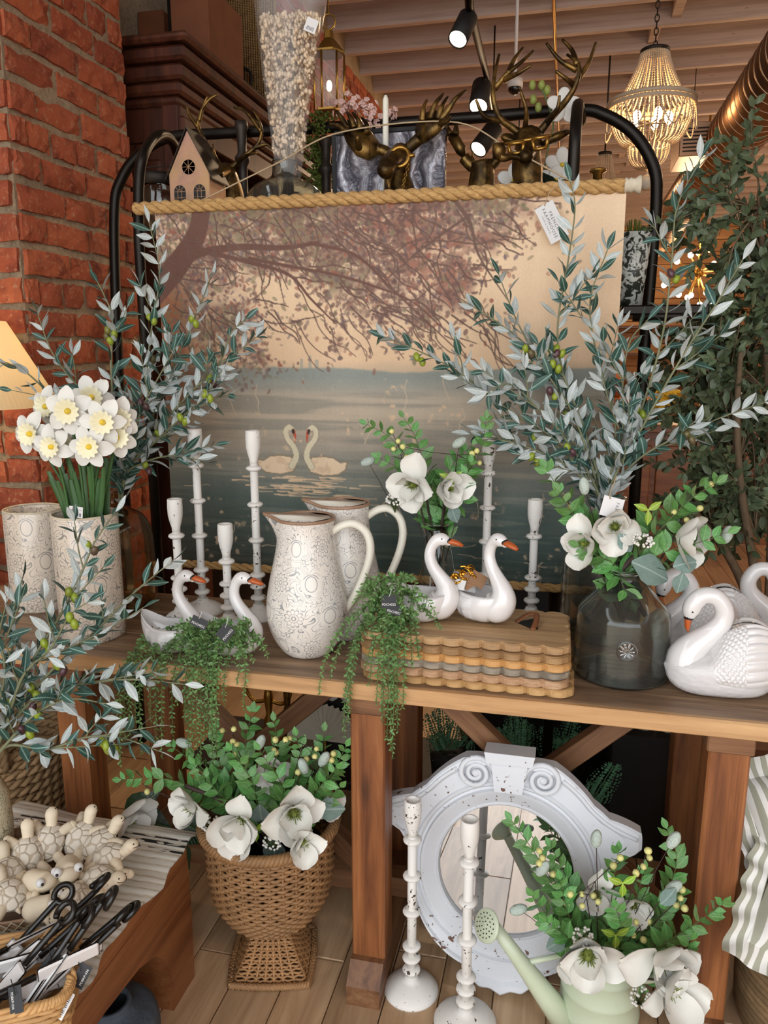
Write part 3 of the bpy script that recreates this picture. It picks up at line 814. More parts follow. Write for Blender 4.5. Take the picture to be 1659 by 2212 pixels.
# ================================================================= printed ceramics
def floral(name, N, cell, base='#e9e2d8', ink='#7f8285', rimz=None):
    g = G(name); X, Y, Z = g.xyz(g.co())
    ang = g.m('DIVIDE', g.m('ARCTAN2', Y, X), 2 * PI)
    v = g.m('DIVIDE', Z, cell); row = g.m('FLOOR', v)
    u = g.m('ADD', g.m('MULTIPLY', ang, float(N)), g.m('MULTIPLY', row, .5))
    col_ = g.m('FLOOR', u)
    dx = g.m('SUBTRACT', g.m('FRACT', u), .5); dy = g.m('SUBTRACT', g.m('FRACT', v), .5)
    wob = g.noise(g.co(), 40, 2)
    r = g.m('SQRT', g.m('ADD', g.m('MULTIPLY', dx, dx), g.m('MULTIPLY', dy, dy)))
    th = g.m('ARCTAN2', dy, dx)
    pet = g.m('ABSOLUTE', g.m('COSINE', g.m('MULTIPLY', th, 5.5)))
    R_ = g.m('MULTIPLY_ADD', g.m('POWER', pet, .6), .10, .17)
    line = lambda d, w: g.m('SUBTRACT', 1.0, g.ss(g.m('ABSOLUTE', d), w * .5, w))
    fl = line(g.m('SUBTRACT', r, R_), .024)
    fl = g.m('MAXIMUM', fl, line(g.m('SUBTRACT', r, .055), .02))
    fl = g.m('MAXIMUM', fl, g.m('MULTIPLY', line(g.m('SUBTRACT', r, .13), .015), .7))
    sp = g.m('MULTIPLY', g.m('MULTIPLY', g.m('SUBTRACT', 1.0, g.ss(pet, .12, .3)), g.ss(r, .07, .09)), g.m('SUBTRACT', 1.0, g.ss(r, .17, .2)))
    fl = g.m('MAXIMUM', fl, sp)
    ov = g.m('SQRT', g.m('ADD', g.m('MULTIPLY', g.m('MULTIPLY', dx, dx), 1.5), g.m('MULTIPLY', dy, dy)))
    fruit = g.m('MAXIMUM', line(g.m('SUBTRACT', ov, .22), .02), g.m('MULTIPLY', line(g.m('SUBTRACT', r, .27), .018), g.ss(dy, .12, .16)))
    par = g.m('MODULO', g.m('ABSOLUTE', g.m('ADD', col_, g.m('MULTIPLY', row, 2.0))), 2.0)
    isf = g.ss(par, .4, .6)
    mot = g.m('ADD', g.m('MULTIPLY', fl, g.m('SUBTRACT', 1.0, isf)), g.m('MULTIPLY', fruit, isf))
    # scrolling vine lines and leaf tufts between the motifs
    p = g.vec(g.m('MULTIPLY', u, 1.0), g.m('MULTIPLY', v, 1.0), 0.0)
    n = g.noise(p, 2.3, 0, .4, .9)
    sc = line(g.m('SUBTRACT', g.m('FRACT', g.m('MULTIPLY', n, 9.0)), .5), .10)
    e = g.vor(p, 5.5, 'SMOOTH_F1'); n3 = g.noise(p, 3.0, 2)
    lf = g.m('MULTIPLY', line(g.m('SUBTRACT', e, .30), .035), g.ss(n3, .46, .52))
    oth = g.m('MULTIPLY', g.m('MAXIMUM', g.m('MULTIPLY', sc, g.ss(n3, .35, .39)), lf), g.ss(r, .29, .32))
    f = g.m('MULTIPLY', g.m('MAXIMUM', mot, oth), g.m('MULTIPLY_ADD', wob, .8, .35), None, True)
    col = g.mix(f, srgb(base), srgb(ink))
    st = g.noise(g.co(), 6, 4)
    col = g.mix(g.m('MULTIPLY', g.ss(st, .55, .75), .25), col, srgb('#d8c3a4'))
    if rimz: col = g.mix(g.ss(Z, rimz, rimz + .004), col, srgb('#8c6a52'))
    cr = g.vor(g.co(), 90, 'DISTANCE_TO_EDGE')
    return g.out(col, .2, 0, g.ss(cr, 0, .03), .08, .001, Coat_Weight=.3)
def base_at(x, y, r, z=TZ):
    p = PZ(x, y, z); d = (p - CAM); d.z = 0; d.normalize(); return p + d * r
def zat(x, y, c): return PY(x, y, c.y).z

def jug(label, x, yb, H, s, turn=0):
    c = base_at(x, yb, .05 * s)
    t = thing('pitcher', label, 'pitcher', c, YAW + turn, 'printed ceramic pitchers')
    prof = [(0, 0), (.050, 0), (.062, .010), (.083, .045), (.096, .09), (.098, .125), (.091, .18), (.078, .24), (.069, .29), (.067, .325), (.0685, .345), (.0705, .352)]
    k = H / .352
    def sp(p, a, r, z):
        w = max(0, math.cos(a - PI)) ** 14 * max(0, (z / H - .84) / .16) ** 1.4
        w2 = max(0, math.cos(a - PI)) ** 40 * max(0, (z / H - .86) / .14)
        return (p[0] * (1 + .30 * w + .14 * w2), p[1] * (1 - .25 * w), p[2] + .010 * w * s)
    P_ = [(r * s, z * k) for r, z in prof]
    P_ = [(p.x, p.y) for p in smooth_path([(a, b, 0) for a, b in P_[1:]], 44)]
    P_ = [(max(a, 0), b) for a, b in P_]
    mb = MB(); mb.lathe([(0, 0)] + P_, 64, fn=sp); mb.v, mb.f = mb.v, mb.f
    inner = [(r - .006, z) for r, z in P_[::-1][:26]] + [(0, P_[-26][1] - .01)]
    mb.lathe(inner, 64, 1, fn=sp)
    mb.build('body', [floral('printed_pitcher', 7, .078 * s), MT['petal_cream']], t)
    ring = [sp(((P_[-1][0] - .003) * math.cos(a), (P_[-1][0] - .003) * math.sin(a), H), a, 1, H) for a in [2 * PI * i / 64 for i in range(64)]]
    mb = MB(); mb.tube(ring, .0042, 8, closed=True); mb.build('rim', MT['rim_brown'], t)
    hp = [(.060, .315), (.085, .332), (.115, .337), (.143, .315), (.153, .275), (.145, .225), (.122, .165), (.094, .115), (.080, .10)]
    mb = MB(); mb.tube(smooth_path([(a * s, 0, b * k) for a, b in hp], 36), [.0125 * s] * 32 + [.012, .011, .010, .008], 12, flat=.8)
    mb.build('handle', MT['petal_cream'], t)
    return t
MT['rim_brown'] = plain('brown_rim_glaze', '#9a7a62', .35, 0, .3, 40)
jug('front printed cream pitcher standing closest to the table edge, handle to the right', 666, 1424, .333, 1.0)
jug('rear printed cream pitcher half hidden behind the front pitcher', 742, 1386, .346, 1.0, .05)

def cyl_vase(label, x, yb, ytop, hw):
    r = hw * m_per_px(PZ(x, yb, TZ)) * 1.02
    c = base_at(x, yb, r); H = zat(x, ytop, c) - TZ
    t = thing('cylinder_vase', label, 'vase', c, .4, 'printed cylinder vases')
    mb = MB(); mb.lathe([(0, 0), (r * .97, 0), (r, .006), (r, H - .004), (r * .985, H), (r * .94, H), (r * .93, H - .01), (r * .93, .02), (0, .02)], 48)
    mb.build('body', floral('printed_vase', 6, .098, '#e4d6c4', '#7d7b78'), t)
    mb = MB(); ring = [(r * .965 * math.cos(2 * PI * i / 48), r * .965 * math.sin(2 * PI * i / 48), H) for i in range(48)]
    mb.tube(ring, r * .04, 8, closed=True); mb.build('rim', MT['whitewash_weave'], t)
    return t, c, H, r
v2 = cyl_vase('empty printed cylinder vase at the far left, behind the one with daffodils', 92, 1325, 1100, 60)
v1 = cyl_vase('printed cylinder vase holding the bunch of white daffodils', 205, 1392, 1110, 68)

# ================================================================= candlesticks
def candlestick(label, xb, yb, ytop, z=TZ, base_r=.046, group='distressed white candlesticks', thick=1.1, rings=None):
    c = base_at(xb, yb, base_r * .9, z); H = zat(xb, ytop, c) - z
    t = thing('candlestick', label, 'candlestick', c, 0, group)
    k = thick
    mb = MB(); mb.lathe([(0, 0), (base_r, 0), (base_r * 1.0, .004), (base_r * .92, .012), (base_r * .7, .022), (base_r * .4, .030), (.015 * k, .034), (.013 * k, .04)], 40)
    mb.build('base', MT['shabby'], t)
    r = .0098 * k; ch = .080 * k
    zc = H - ch
    mb = MB(); mb.lathe([(r, .03), (r, zc)], 20); mb.build('stem', MT['shabby'], t)
    zr = rings or ([.058, .090, .122] + [.122 + (zc - .012 - .122) * i / n for n in (max(1, round((zc - .13) / .095)),) for i in range(1, n + 1)])
    mb = MB(); mb.lathe([(r * .95, -.007), (r * 1.5, -.006), (.0185 * k, -.003), (.0195 * k, 0), (.0185 * k, .003), (r * 1.5, .006), (r * .95, .007)], 24)
    rm = mb.mesh('ring', MT['shabby'])
    for q in zr: obj('ring', rm, t, (0, 0, q))
    mb = MB(); mb.lathe([(r, zc), (r * 1.05, zc + ch * .12), (r * 1.5, zc + ch * .32), (.0175 * k, zc + ch * .5), (.0182 * k, zc + ch * .75), (.0175 * k, H - .002), (.0165 * k, H), (.013 * k, H), (.0115 * k, H - .006), (.0105 * k, H - .03), (0, H - .032)], 28)
    mb.build('cup', MT['shabby'], t)
    return t
candlestick('short white candlestick at the far left of the group of four', 392, 1352, 1078)
candlestick('tall white candlestick on the left with an olive twig across its cup', 440, 1334, 926, base_r=.06)
candlestick('shortest white candlestick in the middle, behind the second swan planter', 496, 1368, 1132)
candlestick('tall white candlestick nearest to the pitchers, left of them', 560, 1345, 930)
candlestick('tall white candlestick behind the swan planter with gold trinkets', 1046, 1345, 940)
candlestick('shorter white candlestick between the stacked boards and the big glass bottle', 1146, 1352, 1078)
candlestick('floor-standing white candlestick leaning close to the table leg', 888, 2182, 1727, 0, .066, 'tall candlesticks on the floor', 1.12)
candlestick('floor-standing white candlestick in front of the mirror, nearer the camera', 1003, 2262, 1768, 0, .072, 'tall candlesticks on the floor', 1.15)

# ================================================================= swan planters
def planter_meshes():
    L, Wd = .074, .047
    def rim(s): return .072 + .010 * s * s + (.022 * max(0, -s - .35) ** 1.2 / .6) - .006 * max(0, s)
    def half(s):
        q = max(0.0, 1 - abs(s) ** 2.3); return Wd * q ** .55 * (1 - .25 * max(0, -s))
    def sect(s, th):
        al = R(-32) + th / PI * R(244); hz = rim(s) / 1.53
        z = max(0.0, rim(s) - hz * .53 - hz * math.sin(al)); return half(s) * 1.06 * math.cos(al), lerp(z, rim(s), .55 * abs(s) ** 4)
    def outer(u, v):
        s = -1 + 2 * u
        if v < .62:
            th = PI * v / .62
            y, z = sect(s, th)
            return (L * s * (1 - .22 * max(0, math.sin(R(-32) + th / PI * R(244))) ** 2), y, z)
        th = PI * (1 - (v - .62) / .38)
        k = .86; sn = math.sin(th) ** .8
        return (L * s * .95, half(s) * k * math.cos(th) * .92, rim(s) - .045 * sn)
    mb = MB(); mb.grid(outer, 28, 44)
    b = mb.mesh('bowl', MT['ceramic'])
    mb = MB()
    path = [(.034, .036, .033), (.050, .044, .036), (.062, .062, .031), (.060, .084, .0225), (.046, .106, .017), (.030, .130, .0142), (.023, .154, .0128), (.028, .178, .0125), (.042, .193, .0145), (.055, .192, .0135), (.064, .188, .009)]
    P_ = smooth_path([(a, 0, c_) for a, c_, _ in path], 40); rr = [smooth_path([(q[2], 0, 0) for q in path], 40)[i].x for i in range(40)]
    mb.tube(P_, rr, 16); mb.ball(P_[-1], .009, 12, 8)
    n = mb.mesh('neck', MT['ceramic'])
    mb = MB(); mb.tube([(.062, 0, .190), (.075, 0, .188), (.088, 0, .184), (.097, 0, .180)], [.0100, .0095, .0080, .0042], 12, flat=.72); bk = mb.mesh('beak', MT['beak'])
    mb = MB(); mb.tube([(.0615, 0, .191), (.0685, 0, .189)], [.0108, .0088], 14, flat=.8); mk = mb.mesh('mask', MT['black_gloss'])
    mb = MB(); mb.ball((0, 0, 0), .0022, 8, 6)
    ey = mb.mesh('eye', MT['black_gloss'])
    wg = []
    for sg in (-1, 1):
        def wing(u, v):
            s = -.93 + 1.10 * u; th = .16 + 1.05 * v
            ridge = .0016 * abs(math.sin(v * 4 * PI + u * 5)) + .001 * math.sin(u * 26 + v * 3)
            edge = min(1, 6 * min(u, 1 - u, v + .05, 1 - v)) if True else 1
            o_ = (.0015 + ridge + .003) * max(0, edge)
            y, z = sect(s, th); return (L * s * (1 - .22 * max(0, math.sin(R(-32) + th / PI * R(244))) ** 2), sg * (y + o_), z)
        mb = MB(); mb.grid(wing, 20, 12); wg.append(mb.mesh('wing', MT['feather']))
    return b, n, bk, mk, ey, wg
_pm = planter_meshes()
def planter(label, x, yb, rz, z=TZ, s=1.0):
    c = base_at(x, yb, .035, z)
    t = thing('swan_planter', label, 'planter', c, rz, 'glazed swan planters'); t.scale = (s, s, s)
    b = obj('bowl', _pm[0], t); nk = obj('neck', _pm[1], t)
    obj('beak', _pm[2], nk); obj('mask', _pm[3], nk); [obj('eye', _pm[4], nk, (.050, y, .197)) for y in (-.0125, .0125)]
    for w in _pm[5]: obj('wing', w, t)
    return t
# ================================================================= scalloped boards (stack of six)
BZ = TZ
fl, fr = PZ(772, 1478, TZ), PZ(1224, 1498, TZ)
BW = (fr - fl).x + .01; BD = .235
def board_mesh(w, d, th, mat, nx=10, ny=5):
    out = []
    def edge(ax, ay, bx, by, n, dep_):
        for i in range(n):
            for k in range(7):
                t = (i + k / 7) / n
                o = math.sin(PI * k / 7) ** .6 * dep_
                nx_, ny_ = (by - ay), -(bx - ax); l = math.hypot(nx_, ny_)
                out.append((ax + (bx - ax) * t + nx_ / l * o, ay + (by - ay) * t + ny_ / l * o))
    a, b = w / 2 - .008, d / 2 - .008
    edge(-a, -b, a, -b, nx, .011); edge(a, -b, a, b, ny, .011); edge(a, b, -a, b, nx, .011); edge(-a, b, -a, -b, ny, .011)
    mb = MB(); n = len(out); e = .003
    ins = [(x * (1 - .004 / (w / 2)), y * (1 - .004 / (d / 2))) for x, y in out]
    vs = [(x, y, 0) for x, y in ins] + [(x, y, e) for x, y in out] + [(x, y, th - e) for x, y in out] + [(x, y, th) for x, y in ins]
    fs = [tuple(range(n))[::-1], tuple(range(3 * n, 4 * n))]
    for k in range(3): fs += [(k * n + i, k * n + (i + 1) % n, (k + 1) * n + (i + 1) % n, (k + 1) * n + i) for i in range(n)]
    mb.add(vs, fs); return mb.mesh('serving_board', mat)
bc = Vector(((fl.x + fr.x) / 2, (fl.y + fr.y) / 2 + BD / 2 + .0, 0))
boards = []
order = [5, 4, 3, 2, 1, 0]
names = ['bottom scalloped board of the stack, sticking out furthest to the right', 'second scalloped board from the bottom, pinkish wood', 'grey-toned scalloped board, third from the bottom of the stack', 'honey-coloured scalloped board, third from the top of the stack', 'brown scalloped board just under the top one', 'top scalloped serving board with a leather strap over a dark plate for the cut-out, swans standing on it']
zz = TZ
qr = random.Random(4)
for i in range(6):
    th = .0185; o = obj('serving_board', board_mesh(BW - (.0 if i == 0 else .006), BD, th - .0004, MT['board%d' % order[i]]), None, (bc.x + (.008 if i == 0 else qr.uniform(-.003, .003)), bc.y + qr.uniform(-.003, .003), zz), (0, 0, qr.uniform(-.006, .006)))
    tag(o, names[i], 'serving board', 'stacked scalloped boards'); boards.append(o); zz += th
BT = zz
top = boards[-1]
tp = PZ(1142, 1350, BT) - Vector(top.location)
mb = MB(); mb.prism([(-.030, .012), (.012, .048), (.022, -.022), (.012, -.03)], .0181, .0186); mb.build('opening_dark_plate', MT['black_matte'], top, (tp.x, tp.y, 0))  # black plate on the surface stands for the shaded cut-out
mb = MB(); mb.tube(smooth_path([(.010, -.034, .0195), (.016, .0, .030), (.014, .034, .034), (-.006, .030, .032), (-.028, .010, .0195)], 20), .0065, 6, flat=.25)
mb.build('leather_strap', plain('brown_leather', '#7a4a2c', .55, 0, .3, 60), top, (tp.x, tp.y, 0))

planter('left-hand swan planter beside the amber bottle, half buried in trailing greenery', 372, 1418, .05)
planter('second swan planter from the left, trailing greenery spilling over its front', 492, 1424, .02)
planter('swan planter on the boards filled with trailing greenery, facing right', 905, 1352, .10, BT, 1.0)
planter('swan planter on the boards filled with gold trinkets and cards', 1035, 1350, -.55, BT, 1.02)

# ================================================================= big ceramic swans at the right end
def big_swan_meshes():
    L, Wd = .108, .058
    def tz(s):  # back outline
        return .088 + .062 * max(0, 1 - ((s + .45) / .75) ** 2) - .02 * max(0, s - .2)
    def half(s): return Wd * max(0, 1 - abs(s) ** 2.6) ** .5 * (1 - .10 * max(0, s))
    def body(u, v):
        s = -1 + 2 * u; th = 2 * PI * v; cz, sz = math.sin(th), math.cos(th)
        zt, zb = tz(s), .012 * abs(s) ** 3
        mid = .055; h_ = half(s) * (abs(sz) ** .8) * (1 if sz > 0 else -1)
        z_ = mid + (zt - mid) * cz if cz > 0 else mid + (mid - zb) * -(abs(cz) ** .6)
        q = 1 - abs(s) ** 6
        return (L * s, h_, lerp(mid, z_, max(0, q) ** .5))
    mb = MB(); mb.grid(body, 32, 40, cv=True); b = mb.mesh('body', MT['feather_fine'])
    ws = []
    for sg in (-1, 1):
        def wing(u, v):
            s = -.99 + 1.22 * u; th = R(-12) + v * R(98)
            cz, sz = math.sin(th), math.cos(th); zt = tz(s); mid = .055
            edge = max(0, min(1, 7 * min(u, 1 - u), 8 * min(v + .02, 1.02 - v)))
            rid = .0050 * abs(math.sin(v * 8 * PI + u * 2)) ** .7 if u < .55 else .0046 * abs(math.sin(v * 9 * PI + (PI / 2 if int(u * 26) % 2 else 0))) ** .6 * abs(math.sin(u * 26 * PI)) ** .6
            o_ = (.004 + rid) * edge
            hz = half(s) * abs(sz) ** .8
            z_ = mid + (zt - mid) * cz
            return (L * s, sg * (hz + o_ * max(.25, sz)), z_ + o_ * max(0, cz))
        mb = MB(); mb.grid(wing, 72, 72); ws.append(mb.mesh('wing', MT['ceramic']))
    path = [(.060, .045, .044), (.066, .072, .037), (.050, .098, .029), (.024, .122, .023), (.004, .148, .0195), (.002, .176, .0180), (.018, .199, .0172), (.041, .202, .0170), (.057, .188, .0180), (.064, .170, .0170), (.066, .156, .011)]
    P_ = smooth_path([(a, 0, c_) for a, c_, _ in path], 48); rr = [p.x for p in smooth_path([(q[2], 0, 0) for q in path], 48)]
    mb = MB(); mb.tube(P_, rr, 18); n = mb.mesh('neck', MT['ceramic'])
    mb = MB(); mb.tube([(.066, 0, .160), (.068, 0, .148), (.068, 0, .135), (.066, 0, .126)], [.0095, .0085, .0065, .003], 10, flat=.8); bk = mb.mesh('beak', MT['beak'])
    mb = MB(); mb.tube([(.0660, 0, .161), (.0672, 0, .1525)], [.0128, .0098], 14, flat=.95); mk = mb.mesh('mask', MT['black_gloss'])
    mb = MB(); mb.ball((0, 0, 0), .0026, 8, 6)
    return b, ws, n, bk, mk, mb.mesh('eye', MT['black_gloss'])
MT['feather_fine'] = glazed_feather('glazed_scale_relief', 75)
_bs = big_swan_meshes()
def big_swan(label, x, yb, rz, s=1.0, dy=0):
    c = base_at(x, yb, .05); c.y += dy
    t = thing('ceramic_swan', label, 'swan figurine', c, rz, 'large ceramic swans'); t.scale = (s, s, s)
    obj('body', _bs[0], t)
    for w in _bs[1]: obj('wing', w, t)
    n = obj('neck', _bs[2], t); obj('beak', _bs[3], n); obj('mask', _bs[4], n); [obj('eye', _bs[5], n, (.064, y, .172)) for y in (-.0155, .0155)]
    return t
big_swan('front large white ceramic swan beside the glass demijohn, head bowed', 1548, 1516, PI + .05, 1.06)
big_swan('large ceramic swan behind the front one, its head peeping past the demijohn', 1484, 1452, PI + .12, 1.02, .03)
big_swan('large ceramic swan at the back right, only its feathered back and raised neck showing', 1610, 1430, .0, 1.0, .05)
big_swan('large ceramic swan cut off by the right edge of the photo', 1762, 1528, PI - .1, 1.06)

# ================================================================= plant kit
def leaf_mesh(name, wid, mats, bend=.12, fold=.25, twist=0.0, wavy=0.0):
    """two-skinned leaf, unit length along +Y, width profile wid, upper skin mats[0], underside mats[1]"""
    n = len(wid); mb = MB()
    for side in (0, 1):
        vs = []
        for i, w in enumerate(wid):
            t = i / (n - 1); z = -bend * t * t - (.006 if side else 0)
            tw = twist * t
            for k in (-1, 0, 1):
                x = k * w; zz = z + abs(x) * fold + (wavy * math.sin(t * 9 + k) * abs(k) * w)
                vs.append((x * math.cos(tw), t * (1 - bend * .3), zz + x * math.sin(tw)))
        fs = []
        for i in range(n - 1):
            for k in (0, 1):
                q = (i * 3 + k, i * 3 + k + 1, (i + 1) * 3 + k + 1, (i + 1) * 3 + k)
                fs.append(q if side == 0 else q[::-1])
        mb.add(vs, fs, side, True)
    return mb.mesh(name, mats)
OL = [leaf_mesh('leaf', [.016, .09, .15, .168, .142, .085, .01], [MT['olive_top'], MT['olive_under']], b, f, t) for b, f, t in ((.10, .25, 0), (.25, .15, .3), (-.08, .2, -.3), (.35, .3, .6), (.05, .4, .1))]
RU = [leaf_mesh('leaf', [.03, .14, .23, .275, .285, .26, .20, .11, .008], [MT['ruscus_top'], MT['ruscus_under']], b, f, t, .12) for b, f, t in ((.15, .25, 0), (.3, .2, .2), (.0, .3, -.2))]
LI = leaf_mesh('leaf', [.02, .12, .20, .22, .19, .11, .005], [MT['lime'], MT['lime']], .2, .3)
LB = [leaf_mesh('felt_leaf', [.04, .20, .32, .36, .32, .20, .03], [MT['lamb'], MT['lamb']], b, .15, t, .15) for b, t in ((.25, .1), (.45, -.2))]
def petal_mesh(name, wid, mat, cup, nx=4, bend=.2, ruffle=.0):
    n = len(wid); mb = MB()
    for side in (0, 1):
        def fn(u, v):
            i = u * (n - 1); k = min(int(i), n - 2); w = lerp(wid[k], wid[k + 1], i - k); x = (v - .5) * 2
            return (x * w, u * (1 - .15 * abs(bend)), -bend * u * u + cup * w * (x * x) * 1.2 + ruffle * math.sin(x * 5 + u * 7) * u - (.012 if side else 0))
        mb.grid(fn, (n - 1) * 2, nx)
    return mb.mesh(name, mat)
MG = [petal_mesh('petal', [.10, .22, .33, .41, .45, .46, .43, .33, .12], MT['petal'], c_, 6, b, r_) for c_, b, r_ in ((.55, -.35, .02), (.4, .1, .03), (.6, -.15, .03))]
DP = [petal_mesh('petal', [.07, .19, .28, .33, .34, .31, .23, .06], MT['petal'], .22, 4, b, .015) for b in (.08, .28)]
def leafm(parent, me, pos, d, up, L, name='leaf'):
    return objm(name, me, parent, frame(pos, d, up) @ Matrix.Diagonal((L, L, L, 1)))
def rvec(q): 
    v = Vector((q.uniform(-1, 1), q.uniform(-1, 1), q.uniform(-1, 1))); return v.normalized() if v.length > .01 else Vector((0, 0, 1))
def ppath(px, Y0, Y1, n=24):
    """pixel polyline whose depth runs from Y0 to Y1"""
    k = len(px); return smooth_path([PY(x, y, lerp(Y0, Y1, i / (k - 1))) for i, (x, y) in enumerate(px)], n)
fruit_me = (lambda mb: (mb.ball((0, 0, 0), (.0085, .0085, .012), 10, 8), mb.mesh('olive', MT['olive_fruit']))[1])(MB())
def olive_branch(label, px, Y0, Y1, seed, group, dens=1.0, L=.058, fruits=1, twigs=2, start=.25, cat='olive branch'):
    q = random.Random(seed); path = ppath(px, Y0, Y1, 40); o = path[0].copy()
    t = thing('olive_branch', label, cat, o, 0, group)
    path = [p - o for p in path]
    def grow(pts, r0, r1, L, stem_parent, start, name):
        n = len(pts)
        mb = MB(); mb.tube(pts, [lerp(r0, r1, i / (n - 1)) for i in range(n)], 6)
        st = mb.build(name, MT['stem_olive'], t)
        length = sum((pts[i + 1] - pts[i]).length for i in range(n - 1))
        step = .025 / dens; s = length * start; k = 0
        acc = 0; i = 0
        while s < length:
            while i < n - 2 and acc + (pts[i + 1] - pts[i]).length < s: acc += (pts[i + 1] - pts[i]).length; i += 1
            seg = pts[i + 1] - pts[i]; f = (s - acc) / max(seg.length, 1e-6); p = pts[i].lerp(pts[i + 1], min(1, f)); d = seg.normalized()
            a = k * PI / 2 + q.uniform(-.5, .5); side = d.orthogonal().normalized()
            side = (Matrix.Rotation(a, 3, d) @ side); tp = 1 - .25 * s / length
            for sg in (-1, 1):
                if q.random() < .08: continue
                dd = (d * q.uniform(.55, 1.0) + side * sg * q.uniform(.6, 1.0) + rvec(q) * .18).normalized()
                up = (rvec(q) * .7 + d * .5 + Vector((0, -.35, .25))) if q.random() < .5 else (rvec(q) * .6 - d * .4 + Vector((0, .45, -.2)))
                leafm(t, q.choice(OL), p + dd * .002, dd, up, L * tp * q.uniform(.75, 1.15))
            s += step * q.uniform(.8, 1.3); k += 1
        leafm(t, OL[0], pts[-1], (pts[-1] - pts[-2]).normalized(), rvec(q), L * .7)
    grow(path, .0042, .0014, L, t, start, 'stem')
    for w in range(twigs):
        i = int(lerp(12, 30, (w + q.random() * .6) / max(1, twigs))); d = (path[i + 1] - path[i]).normalized()
        side = _r * (1 if w % 2 else -1) + Vector((0, q.uniform(-.4, .2), q.uniform(-.2, .5)))
        tl = q.uniform(.07, .12); pts = smooth_path([path[i], path[i] + (d * .7 + side * .5) * tl * .5, path[i] + (d * .95 + side * .6) * tl], 10)
        grow(pts, .002, .001, L * .9, t, .2, 'twig')
    for k in range(fruits):
        i = q.randint(14, 34); p = path[i] + Vector((q.uniform(-.012, .012), -.010, -.012))
        for m in range(2):
            objm('olive', fruit_me, t, Matrix.Translation(p + Vector((m * .014 - .007, q.uniform(-.006, .006), -.012 * m))) @ Euler((q.uniform(-.5, .5), q.uniform(-.5, .5), 0)).to_matrix().to_4x4())
    return t

# ================================================================= glass vessels
def vessel(name, label, cat, c, prof, wall, mat, seg=48, group=None, z=TZ):
    t = thing(name, label, cat, (c.x, c.y, z), 0, group)
    P_ = [(p.x, p.y) for p in smooth_path([(a, b, 0) for a, b in prof], 48)]
    P_ = [(max(.002, a), max(0, b)) for a, b in P_]
    inner = [(max(.0005, a - wall), max(wall * 1.6, b)) for a, b in P_[::-1]]
    mb = MB(); mb.lathe([(0, 0)] + P_ + inner + [(0, wall * 1.6)], seg); mb.build('glass_body', mat, t)
    mb = MB(); r = P_[-1][0] - wall / 2; mb.tube([(r * math.cos(2 * PI * i / seg), r * math.sin(2 * PI * i / seg), P_[-1][1]) for i in range(seg)], wall * 1.1, 8, closed=True)
    mb.build('lip', mat, t)
    return t
def vprof(x, yb, c, rows):
    """rows of (half width px, y px) -> (r, z) above the table"""
    out = []
    for hw, y in rows:
        p = PY(x, y, c.y); out.append((hw * m_per_px(p), max(0, p.z - TZ)))
    return out
cA = base_at(258, 1330, .10)
vessel('amber_bottle', 'large amber glass bottle with olive branches, behind the daffodil vase', 'bottle', cA, [(.085, 0), (.102, .008)] + vprof(258, 1330, cA, [(83, 1280), (83, 1190), (80, 1150), (66, 1118), (38, 1100), (21, 1088), (20, 1070), (26, 1060)]), .004, MT['glass_amber'])
cB = base_at(1300, 1398, .11)
vessel('tall_glass_bottle', 'tall clear glass bottle with olive branches behind the demijohn', 'bottle', cB, [(.10, 0), (.116, .008)] + vprof(1300, 1398, cB, [(95, 1340), (95, 1230), (92, 1195), (76, 1165), (45, 1145), (30, 1128), (29, 1085), (33, 1075)]), .004, MT['glass_grey'])
cD = base_at(1336, 1494, .10)
dj = vessel('demijohn', 'squat smoky glass demijohn with a round seal, holding magnolia stems', 'bottle', cD, [(.092, 0), (.104, .010)] + vprof(1336, 1494, cD, [(101, 1440), (99, 1380), (97, 1330), (92, 1312), (60, 1275), (38, 1252), (35, 1240), (39, 1230)]), .0045, MT['glass_grey'])
cS = base_at(942, 1372, .03)
vessel('bud_vase', 'small clear glass vase with magnolias behind the swan planters', 'vase', cS, [(.036, 0), (.042, .006)] + vprof(942, 1372, cS, [(42, 1280), (40, 1240), (33, 1190), (24, 1150), (23, 1138), (27, 1130)]), .003, MT['glass_clear'])
# moulded seal on the demijohn
sp_ = PY(1354, 1407, cD.y - .10); d_ = (sp_ - cD); d_.z = 0; d_.normalize(); rr_ = .1035
ps = Vector((d_.x * rr_, d_.y * rr_, sp_.z - TZ))
Ms = Matrix.Translation(ps) @ frame((0, 0, 0), Vector((0, 0, 1)), d_)
mb = MB(); mb.lathe([(0, .001), (.017, .0012), (.0185, .003), (.021, .003), (.022, 0)], 32)
for k in range(10):
    a = k * PI / 5; mb.tube([(.004 * math.cos(a), .004 * math.sin(a), .002), (.015 * math.cos(a), .015 * math.sin(a), .002)], [.0009, .0022], 6)
objm('seal', mb.mesh('seal', MT['glass_clear']), dj, Ms)

